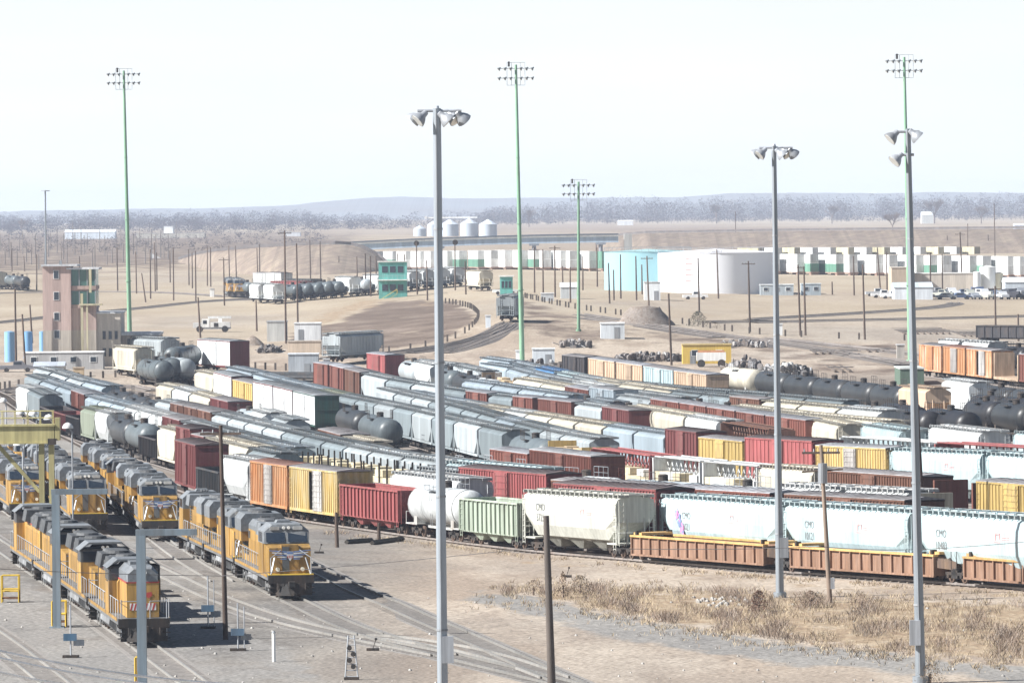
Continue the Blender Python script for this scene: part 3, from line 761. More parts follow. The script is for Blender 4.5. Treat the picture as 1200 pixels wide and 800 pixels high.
def loco_common(L, T, front=True):
    Y, G, R_, U, DK = loco_mats()
    f = MB(); f.box(-L/2+.6, L/2-.6, -1.5, 1.5, 1.18, 1.52); f.box(-L/2+.9, L/2-.9, -.6, .6, .8, 1.18); T.append(('frame', f.mesh('frame', U)))
    s_ = MB()
    for s in (-1, 1):
        a, q = sorted((s*1.5, s*1.53)); s_.box(-L/2+.9, L/2-.9, a, q, 1.36, 1.54)
    T.append(('side_sill', s_.mesh('side_sill', Y)))
    ft = MB(); ft.prism([(-1.35, 1.15), (-1.4, .75), (-1.0, .35), (1.0, .35), (1.4, .75), (1.35, 1.15)], -3.1, 3.1); ft.cyl((-2.8, -1.2, 1.2), (-.5, -1.2, 1.2), .18, n=8); T.append(('fuel_tank', ft.mesh('fuel_tank', mat('fuel_tank_grey', (.30, .31, .32), .65, wear=.5, dirt=(.10, .09, .08)))))
    for s in (-1, 1):
        p = MB(); x = s*(L/2-.6)
        p.box(min(x, x+s*.12), max(x, x+s*.12), -1.45, 1.45, .95, 1.5)
        p.loft([[(x, -1.35, .2), (x+s*.55, -.1, .2), (x+s*.55, .1, .2), (x, 1.35, .2)], [(x, -1.35, .95), (x+s*.25, -.3, .95), (x+s*.25, .3, .95), (x, 1.35, .95)]])
        p.box(min(x, x+s*.75), max(x, x+s*.75), -.2, .2, .75, 1.1)
        for yy in (-1.3, 1.3):
            for k in range(3): p.box(min(x-s*.25, x+s*.15), max(x-s*.25, x+s*.15), yy-.2, yy+.2, .35+k*.33, .4+k*.33)
        for yy in (-.9, -.5, .5, .9): p.bar((x+s*.18, yy, 1.0), (x+s*.22, yy, .55), .07)
        T.append(('pilot', p.mesh('pilot', M_BLACK)))
    T.extend(trucks((-(L/2-4.1), L/2-4.1), 3, True, U))
def loco_modern(L=22.6, dirty=False, emblem=True):
    Y, G, R_, U, DK = loco_mats(); T = []; loco_common(L, T)
    h = MB(); h.box(-9.7, 4.9, -.98, .98, 1.54, 3.75)
    for i in range(16): h.box(-5.4+i*.62, -5.4+i*.62+.5, -1.0, 1.0, 1.7, 3.1)
    T.append(('hood', h.mesh('hood', Y)))
    for s in (-1, 1):
        for x0, x1, za, zb in ((-9.4, -7.9, 2.0, 3.3), (-7.6, -6.4, 2.0, 3.3), (3.4, 4.6, 2.6, 3.6), (-5.9, -5.2, 3.15, 3.65)):
            g_ = MB()
            for k in range(5): zz = za+(zb-za)*k/5; g_.box(x0, x1, min(s*1.0, s*1.03), max(s*1.0, s*1.03), zz, zz+(zb-za)/5*.72)
            T.append(('grille', g_.mesh('grille', DK)))
    r = MB(); r.prism([(-.98, 3.75), (.98, 3.75), (.98, 4.05), (.7, 4.4), (-.7, 4.4), (-.98, 4.05)], -6.2, 4.9)
    r.prism([(-1.5, 3.55), (1.5, 3.55), (1.5, 4.35), (1.2, 4.72), (-1.2, 4.72), (-1.5, 4.35)], -10.3, -6.2)
    r.prism([(-1.35, 3.75), (1.35, 3.75), (1.25, 4.55), (-1.25, 4.55)], 1.8, 4.4)
    T.append(('hood_roof', r.mesh('hood_roof', G)))
    yl = MB(); yl.box(-10.3, -9.7, -1.0, 1.0, 1.54, 3.55); yl.box(-10.3, -6.3, -1.48, -1.0, 2.9, 3.55); yl.box(-10.3, -6.3, 1.0, 1.48, 2.9, 3.55)
    T.append(('radiator', yl.mesh('radiator', Y)))
    for x in (-9.3, -7.4): T.append(('fan', cached('fan', lambda: MB().cyl((0, 0, 0), (0, 0, .16), .72, .66, n=16).mesh('fan', DK)), None, (x, 0, 4.72)))
    for x in (-3.2, -1.4): T.append(('fan', CACHE['fan'], None, (x, 0, 4.40)))
    T.append(('exhaust_stack', MB().box(-5.4, -4.4, -.3, .3, 4.4, 4.62).mesh('exhaust_stack', DK))); T.append(('roof_box', MB().box(.2, 1.3, -.6, .6, 4.4, 4.6).mesh('roof_box', DK)))
    c = MB(); c.box(4.9, 8.1, -1.5, 1.5, 1.54, 3.42)
    T.append(('cab', c.mesh('cab', Y), [
        ('window', cab_windows()),
    ]))
    cu = MB(); prof = lambda x, g=0: [(x, -1.5+g, 3.42), (x, 1.5-g, 3.42), (x, 1.5-g, 4.2), (x, .95-g, 4.68), (x, -.95+g, 4.68), (x, -1.5+g, 4.2)]
    cu.loft([prof(4.9), prof(7.85), [(8.35, -1.45, 3.42), (8.35, 1.45, 3.42), (8.05, 1.45, 4.15), (7.95, .9, 4.6), (7.95, -.9, 4.6), (8.05, -1.45, 4.15)]])
    cu.prism([(-.5, 4.68), (.5, 4.68), (.4, 4.85), (-.4, 4.85)], 5.4, 6.6)
    T.append(('cab_roof', cu.mesh('cab_roof', G)))
    n = MB()
    n.loft([[(8.1, -1.45, 1.54), (8.1, 1.45, 1.54), (8.1, 1.45, 3.40), (8.1, -1.45, 3.40)], [(10.2, -1.36, 1.54), (10.2, 1.36, 1.54), (10.16, 1.34, 3.22), (10.16, -1.34, 3.22)]])
    n.prism([(-.55, 1.54), (.55, 1.54), (.55, 3.42), (-.55, 3.42)], 9.2, 10.24)
    T.append(('nose', n.mesh('nose', Y)))
    d = MB(); d.box(10.245, 10.26, -.5, -.05, 1.7, 3.3); T.append(('nose_door', d.mesh('nose_door', mat('nose_door_grey', (.10, .11, .12), .6))))
    if emblem: T.append(wings(10.265, 2.75, 2.7))
    hl = MB()
    for yy in (-.16, .16): hl.cyl((8.0, yy, 4.42), (8.14, yy, 4.42), .1, n=10)
    T.append(('headlight', hl.mesh('headlight', M_LAMP)))
    for yy in (-.8, .8): T.append(('ditch_light', MB().cyl((10.2, yy, 1.85), (10.33, yy, 1.85), .13, n=10).mesh('ditch_light', M_LAMP)))
    for s in (-1, 1):
        nb = MB(); nb.box(8.0, 8.11, s*.75-.3, s*.75+.3, 4.28, 4.5)
        T.append(('number_board', nb.mesh('number_board', mat('number_board', (.55, .56, .55), .5))))
    ac = MB(); ac.box(10.2, 10.8, -1.45, 1.45, 1.46, 1.56); T.append(('anticlimber', ac.mesh('anticlimber', M_YEL)))
    for s in (-1, 1):
        q = MB(); q.bar((10.7, s*1.3, 1.55), (10.7, s*1.3, 2.6), .06); q.bar((10.7, s*1.3, 2.6), (10.25, s*.6, 3.1), .06); q.bar((10.25, s*1.0, 2.6), (10.72, s*1.35, 1.3), .1)
        T.append(('grab_rail', q.mesh('grab_rail', M_GALV)))
    T.append(('handrail', handrail_mesh(-10.6, 4.7, 3.0, M_GALV)))
    hn = MB()
    for k in range(3): hn.cyl((3.2, .2*k-.2, 4.75), (3.7+.1*k, .2*k-.2, 4.78), .05, .1, n=8)
    T.append(('horn', hn.mesh('horn', DK)))
    return T
def cab_windows():
    g = MB()
    for s in (-1, 1):
        a, q = sorted((s*1.5, s*1.515)); g.box(5.3, 6.3, a, q, 3.5, 4.12); g.box(6.45, 7.45, a, q, 3.5, 4.12)
    for y0, y1 in ((-1.32, -.1), (.1, 1.32)):
        g.quad((8.36, y0, 3.5), (8.36, y1, 3.5), (8.09, y1, 4.12), (8.09, y0, 4.12))
    return g.mesh('window', M_GLASS)
def loco_old(L=20.9, high=False):
    Y, G, R_, U, DK = loco_mats(); T = []; loco_common(L, T)
    fx = 4.4 if high else 6.4          # cab front
    h = MB(); h.box(-9.6, fx-2.6, -.92, .92, 1.54, 3.55)
    for i in range(int((fx+6)/.66)): h.box(-8.4+i*.66, -8.4+i*.66+.52, -.94, .94, 1.7, 3.2)
    T.append(('hood', h.mesh('hood', Y)))
    r = MB(); r.prism([(-.92, 3.58), (.92, 3.58), (.92, 4.0), (.55, 4.35), (-.55, 4.35), (-.92, 4.0)], -9.6, fx-2.6)
    r.prism([(-1.3, 3.7), (1.3, 3.7), (1.15, 4.5), (-1.15, 4.5)], -1.6, 1.2)
    r.prism([(-1.15, 3.6), (1.15, 3.6), (1.0, 4.4), (-1.0, 4.4)], -9.3, -5.5)
    T.append(('hood_roof', r.mesh('hood_roof', DK)))
    st = MB(); st.box(-9.62, fx-2.6, -.95, .95, 3.53, 3.60); T.append(('red_stripe', st.mesh('red_stripe', R_)))
    for x in (-8.6, -7.3, -6.0, -.2): T.append(('fan', cached('fan', lambda: MB().cyl((0, 0, 0), (0, 0, .16), .72, .66, n=16).mesh('fan', DK)), None, (x, 0, 4.41 if x < -1 else 4.51)))
    c = MB(); c.box(fx-2.6, fx, -1.5, 1.5, 1.54, 3.4); T.append(('cab', c.mesh('cab', Y)))
    cu = MB(); cu.box(fx-2.6, fx, -1.48, 1.48, 3.4, 4.2, 1)
    cu.prism([(-1.62, 4.12), (-1.0, 4.62), (1.0, 4.62), (1.62, 4.12), (1.0, 4.5), (-1.0, 4.5)], fx-2.75, fx+.15)
    T.append(('cab_roof', cu.mesh('cab_roof', [G, DK])))
    wn = MB()
    for s in (-1, 1):
        a, q = sorted((s*1.485, s*1.5)); wn.box(fx-2.2, fx-.5, a, q, 3.3, 4.05)
    for y0, y1 in ((-1.35, -.5), (-.35, .35), (.5, 1.35)): wn.box(fx, fx+.015, y0, y1, 3.45, 4.05) if not (high and abs(y0+y1) < .1) else None
    T.append(('window', wn.mesh('window', M_GLASS)))
    xe = L/2-1.1
    n = MB()
    if high:
        n.box(fx, xe, -.92, .92, 1.54, 3.5); n.prism([(-1.05, 1.54), (-.92, 1.54), (-.92, 3.5), (-1.05, 3.3)], fx+.05, fx+.5); T.append(('short_hood', n.mesh('short_hood', Y)))
        g = MB(); g.loft([[(fx, -.92, 3.58), (fx, .92, 3.58), (fx, .92, 4.1), (fx, .6, 4.45), (fx, -.6, 4.45), (fx, -.92, 4.1)], [(xe-.5, -.92, 3.58), (xe-.5, .92, 3.58), (xe-.5, .92, 4.1), (xe-.5, .6, 4.45), (xe-.5, -.6, 4.45), (xe-.5, -.92, 4.1)], [(xe, -.85, 3.58), (xe, .85, 3.58), (xe, .85, 4.0), (xe, .5, 4.3), (xe, -.5, 4.3), (xe, -.85, 4.0)]])
        g.box(xe-3.8, xe-2.2, -.5, .5, 4.45, 4.62)
        T.append(('short_hood_top', g.mesh('short_hood_top', G)))
        s2 = MB(); s2.box(fx, xe+.02, -.95, .95, 3.5, 3.58); T.append(('red_stripe', s2.mesh('red_stripe', R_)))
        z = MB()
        z.box(xe+.005, xe+.015, -.75, .75, 1.95, 2.35, 0)
        for i in range(7): z.quad((xe+.02, -.75+i*.21, 1.95), (xe+.02, -.65+i*.21, 1.95), (xe+.02, -.55+i*.21 if i < 6 else .75, 2.35), (xe+.02, -.65+i*.21, 2.35), m=1)
        T.append(('warning_stripe', z.mesh('warning_stripe', [M_WHITE, R_])))
        em = MB(); em.quad((xe+.02, .1, 2.95), (xe+.02, .5, 3.0), (xe+.02, .55, 2.8), (xe+.02, .33, 2.62), (xe+.02, .12, 2.8)); T.append(('emblem', em.mesh('emblem', R_)))
        hl = MB(); hl.cyl((xe, -.14, 4.1), (xe+.1, -.14, 4.1), .1, n=8); hl.cyl((xe, .14, 4.1), (xe+.1, .14, 4.1), .1, n=8); T.append(('headlight', hl.mesh('headlight', M_LAMP)))
    else:
        n.loft([[(fx, -1.0, 1.54), (fx, 1.0, 1.54), (fx, 1.0, 3.15), (fx, -1.0, 3.15)], [(xe, -.9, 1.54), (xe, .9, 1.54), (xe, .9, 2.95), (xe, -.9, 2.95)]])
        T.append(('short_hood', n.mesh('short_hood', Y)))
        T.append(wings(xe+.01, 2.5, 1.7))
        hl = MB(); hl.cyl((fx, -.14, 4.3), (fx+.1, -.14, 4.3), .1, n=8); hl.cyl((fx, .14, 4.3), (fx+.1, .14, 4.3), .1, n=8); T.append(('headlight', hl.mesh('headlight', M_LAMP)))
    T.append(('handrail', handrail_mesh(-L/2+.9, L/2-.8, 3.0, M_GALV, h=1.0)))
    q = MB()
    for s in (-1, 1):
        q.bar((L/2-.55, s*1.3, .5), (L/2-.55, s*1.3, 2.6), .06); q.bar((L/2-.55, s*.35, 1.5), (L/2-.55, s*.35, 2.5), .05); q.bar((L/2-.55, s*.35, 2.5), (L/2-.55, s*1.3, 2.5), .05)
    T.append(('grab_rail', q.mesh('grab_rail', M_GALV)))
    return T
def put_car(name, tree, M, label, cat, group=None):
    o = link(name, None); o.matrix_world = M; tag(o, label, cat, group)
    link_tree(tree, o)
    return o
# ------------------------------------------------------------------ tracks and the cars standing on them
PAL = dict(ivy=((.58, .59, .53), 'ivory'), mar=((.16, .045, .045), 'maroon'), rus=((.17, .06, .045), 'rust red'), red=((.30, .085, .085), 'red'), brn=((.16, .075, .05), 'brown'),
 yel=((.50, .36, .13), 'yellow'), ora=((.42, .19, .08), 'orange'), tan=((.50, .37, .26), 'tan'), crm=((.54, .50, .41), 'cream'), wht=((.56, .58, .58), 'white'),
 lgr=((.34, .375, .39), 'light grey'), gry=((.19, .225, .24), 'grey'), sil=((.29, .345, .385), 'silver blue'), dgr=((.06, .065, .07), 'dark grey'),
 blk=((.035, .035, .04), 'black'), blu=((.08, .2, .38), 'blue'), grn=((.02, .075, .06), 'dark green'), pgr=((.36, .42, .34), 'pale green'), lbl=((.37, .465, .485), 'pale blue'), ogr=((.22, .25, .19), 'olive grey'))
TYP = {'Q': (18.0, 'boxcar', 'tall white-sided boxcar'), 'H': (17.8, 'covered_hopper', 'covered hopper'), 'h': (18.6, 'covered_hopper', 'round-sided covered hopper'), 'M': (12.8, 'covered_hopper', 'short covered hopper'),
 'B': (16.2, 'boxcar', 'boxcar'), 'b': (18.6, 'boxcar', 'tall boxcar'), 'D': (16.6, 'boxcar', 'boxcar with grey doors'), 'P': (16.8, 'boxcar', 'boxcar with an open door'), 'T': (17.6, 'tank_car', 'tank car'), 't': (14.4, 'tank_car', 'short tank car'),
 'G': (16.8, 'gondola_car', 'gondola'), 'O': (13.8, 'open_hopper', 'open hopper'), 'L': (17.0, 'gondola_car', 'loaded gondola'), 'C': (22.6, 'centerbeam_car', 'centerbeam flatcar with lumber'),
 'c': (22.6, 'centerbeam_car', 'empty centerbeam flatcar'), 'F': (18.5, 'flatcar', 'flatcar'), 'S': (20.5, 'stake_flatcar', 'stake flatcar stacked with lumber'), 'f': (18.5, 'flatcar', 'low empty flatcar'), 'K': (18.5, 'flatcar', 'flatcar with lumber'), 'V': (19.0, 'covered_hopper', 'lettered covered hopper'),
 'w': (19.2, 'well_car', 'leftmost container well car'), 'W': (19.2, 'well_car', 'container well car')}
GROUP = {'covered_hopper': 'covered hoppers in the yard rows', 'boxcar': 'boxcars in the yard rows', 'tank_car': 'tank cars in the yard rows', 'gondola_car': 'gondolas in the yard rows',
 'open_hopper': 'open hoppers in the yard rows', 'centerbeam_car': 'centerbeam flatcars in the yard rows', 'flatcar': 'flatcars in the yard rows', 'stake_flatcar': 'flatcars in the yard rows', 'well_car': 'container well cars on the nearest track'}
def tree_for(t, c, L, det, extra=None):
    Lq = round(L*2)/2
    color = PAL[c][0]
    def go():
        k = TYP[t][0]
        if t == 'H': return hopper(Lq, color, 4.55, det)
        if t == 'h': return hopper(Lq, color, 4.6, det, rounded=True)
        if t == 'M': return hopper(Lq, color, 4.45, det, bays=2)
        if t == 'V': return hopper(Lq, color, 4.65, det, rounded=True, text=extra, bays=3)
        if t == 'B': return boxcar(Lq, color, H=4.7, detail=det, spot=(.55, .52, .48) if c == 'ora' else None, roofc=(.36, .37, .39) if c in ('rus', 'tan', 'red') else None)
        if t == 'b': return boxcar(Lq, color, H=5.15, detail=det, roofc=(.10, .08, .08) if c in ('mar', 'red') else (.38, .39, .40))
        if t == 'Q': return boxcar(Lq, color, H=5.05, detail=det, sidec=(.66, .69, .70) if c != 'crm' else (.6, .58, .5), doorc=(.62, .65, .66), roofc=(.30, .32, .33))
        if t == 'D': return boxcar(Lq, color, H=4.75, detail=det, doorc=(.40, .38, .36), spot=(.42, .33, .22), roofc=(.30, .16, .12) if c == 'ora' else (.40, .41, .42))
        if t == 'P': return boxcar(Lq, color, H=4.75, detail=det, doorc=(.50, .49, .47), opened=True, spot=(.55, .52, .42))
        if t == 'T': return tankcar(Lq, color, 3.05, det)
        if t == 't': return tankcar(Lq, color, 2.75, det, rails=True)
        if t == 'G': return gondola(Lq, color, 2.9, detail=det)
        if t == 'L': return gondola(Lq, color, 2.7, detail=det, load=(.20, .13, .10))
        if t == 'O': return gondola(Lq, color, 3.5, detail=det, hop=True)
        if t == 'C': return flatcar(Lq, color, 'center', load=(.58, .50, .34), detail=det, wrap=(.76, .76, .74) if c in ('wht', 'red') else None)
        if t == 'c': return flatcar(Lq, color, 'center', load=None, detail=det)
        if t == 'F': return flatcar(Lq, color, 'bulk', load=None, detail=det)
        if t == 'f': return flatcar(Lq, color, 'flat', load=None, detail=det)
        if t == 'K': return flatcar(Lq, color, 'bulk', detail=det)
        if t == 'S': return flatcar(Lq, color, 'stake', load=(.55, .48, .33), detail=det)
        if t in 'Ww': return wellcar(Lq, t == 'w')
    return cached((t, c, Lq, det, str(extra)), go)
def smooth_line(P, step=2.0, win=13):
    out = []
    n = len(P)
    for i in range(n-1):
        p0, p1, p2, p3 = P[max(0, i-1)], P[i], P[i+1], P[min(n-1, i+2)]
        k = max(2, int((p2-p1).length/step))
        for j in range(k): out.append(p1.lerp(p2, j/k))
    out.append(P[-1])
    for _ in range(2):
        cs = out; N = len(cs); out = []
        for i in range(N):
            r_ = min(win, i, N-1-i); s = Vector()
            for j in range(i-r_, i+r_+1): s += cs[j]
            out.append(s/(2*r_+1))
    return out
class Track:
    def __init__(s, pts, kind='top', h=4.7, off=1.58):
        P = [(top(x, y, h) if kind == 'top' else at(x, y)) for x, y in pts]
        near = smooth_line(P)
        s.near = near; s.px = [proj(p)[0] for p in near]
        s.c = []
        for i, p in enumerate(near):
            d = near[min(i+1, len(near)-1)]-near[max(i-1, 0)]; d.z = 0; d.normalize()
            q = p+Vector((-d.y, d.x, 0))*off
            s.c.append(q)
        # ride height: follow the ground, smoothed
        z = [zat(q.x, q.y) for q in s.c]
        for i, q in enumerate(s.c):
            a = z[max(0, i-6):i+7]; q.z = sum(a)/len(a)+.22
        s.s = [0]
        for i in range(1, len(s.c)): s.s.append(s.s[-1]+(s.c[i]-s.c[i-1]).length)
    def s_at(s, px):
        for i in range(1, len(s.px)):
            if s.px[i] >= px:
                t = (px-s.px[i-1])/max(1e-6, s.px[i]-s.px[i-1]); return s.s[i-1]*(1-t)+s.s[i]*t
        return s.s[-1]
    def pt(s, d):
        if d <= 0: return s.c[0]+(s.c[1]-s.c[0]).normalized()*d
        if d >= s.s[-1]: return s.c[-1]+(s.c[-1]-s.c[-2]).normalized()*(d-s.s[-1])
        lo, hi = 0, len(s.s)-1
        while hi-lo > 1:
            m_ = (lo+hi)//2
            if s.s[m_] <= d: lo = m_
            else: hi = m_
        return s.c[lo].lerp(s.c[hi], (d-s.s[lo])/(s.s[hi]-s.s[lo]))
    def frame(s, a, b, tk=.28):
        p, q = s.pt(a+(b-a)*.17), s.pt(b-(b-a)*.17); x = (q-p).normalized(); y = Vector((0, 0, 1)).cross(x).normalized(); z = x.cross(y)
        m = s.pt((a+b)/2); c_ = p.lerp(q, .5); c_.z += 0.0
        c_ = c_.lerp(m, .3)
        return Matrix(((x.x, y.x, z.x, c_.x), (x.y, y.y, z.y, c_.y), (x.z, y.z, z.z, c_.z), (0, 0, 0, 1)))
M_RAIL = mat('rail_steel', (.34, .31, .29), .4, .4, wear=.3, dirt=(.2, .12, .08))
M_TIE = mat('tie_wood', (.12, .095, .08), .9, wear=.4, dirt=(.25, .21, .17))
M_BALLAST = mat('ballast', (.28, .25, .225), .95, wear=.5, dirt=(.17, .15, .13), scale=2.5, streak=False, vary=.06, bump=.6)
def lay_track(pts, ties=True, ballast=True, z0=0.0, name='railway_track', bm_=None, tie_step=1.2, tie=None, rail=None, bz=-.22, bw=2.4):
    """pts: centre line at rail height"""
    mb = MB(); n = len(pts); nr = []
    for i in range(n):
        d = pts[min(i+1, n-1)]-pts[max(i-1, 0)]; d.z = 0; d.normalize(); nr.append(Vector((-d.y, d.x, 0)))
    for s in (-1, 1):
        rg = []
        for p, q in zip(pts, nr):
            a = p+q*(s*.755-.036); b = p+q*(s*.755+.036)
            rg.append([(a.x, a.y, p.z-.14), (b.x, b.y, p.z-.14), (b.x, b.y, p.z), (a.x, a.y, p.z)])
        mb.loft(rg, 0)
    if ties:
        acc = 0
        for i in range(1, n):
            L_ = (pts[i]-pts[i-1]).length; d = (pts[i]-pts[i-1]).normalized()
            while acc < L_:
                c = pts[i-1]+d*acc; q = nr[i]; a = [c+q*sx*1.25+d*dx for sx, dx in ((-1, -.11), (1, -.11), (1, .11), (-1, .11))]
                mb.loft([[(p.x, p.y, c.z-.30) for p in a], [(p.x, p.y, c.z-.145) for p in a]], 1)
                acc += tie_step
            acc -= L_
    if ballast:
        rg = [[tuple(p+q*-bw+Vector((0, 0, -.55))), tuple(p+q*-1.5+Vector((0, 0, bz))), tuple(p+q*1.5+Vector((0, 0, bz))), tuple(p+q*bw+Vector((0, 0, -.55)))] for p, q in zip(pts, nr)]
        mb.loft(rg, 2, cap=False, closed=False)
    o = link(name, mb.mesh('railway_track', [rail or M_RAIL, tie or M_TIE, bm_ or M_BALLAST])); return tag(o, None, None, None, 'structure')
CARS = []
def fill_row(row, track, segs, det_scale=12.5, lo=-30, hi=1240):
    r = random.Random(hash(row) % 1000 if False else sum(map(ord, row)))
    for seg in segs:
        x0, x1, spec = seg[:3]; extra = seg[3] if len(seg) > 3 else None
        a, b = track.s_at(x0), track.s_at(x1)
        if spec[0] == '*':
            opts = spec[1:].split(); toks = []; tot = 0
            while True:
                t = r.choice(opts)
                if r.random() < .45 and toks: t = toks[-1]
                if tot+TYP[t[0]][0]*.55 > b-a: break
                toks.append(t); tot += TYP[t[0]][0]
            if not toks: continue
        else: toks = spec.split(); tot = sum(TYP[t[0]][0] for t in toks)
        k = (b-a)/tot
        if (k > 1.18 or k < .82): print('ROW', row, x0, x1, spec, 'scale %.2f' % k, 'len %.1f' % (b-a))
        s = a
        for t in toks:
            L = TYP[t[0]][0]*k
            Lc = min(max(L, TYP[t[0]][0]*.42), TYP[t[0]][0]*1.42)
            mid = s+L/2
            M = track.frame(mid-Lc/2, mid+Lc/2)
            X, Yp = proj(M.translation)
            if lo < X < hi:
                CARS.append(dict(row=row, t=t[0], c=t[1:], L=Lc, M=M, px=X, det=F/M.translation.y > det_scale, extra=extra))
            s += L
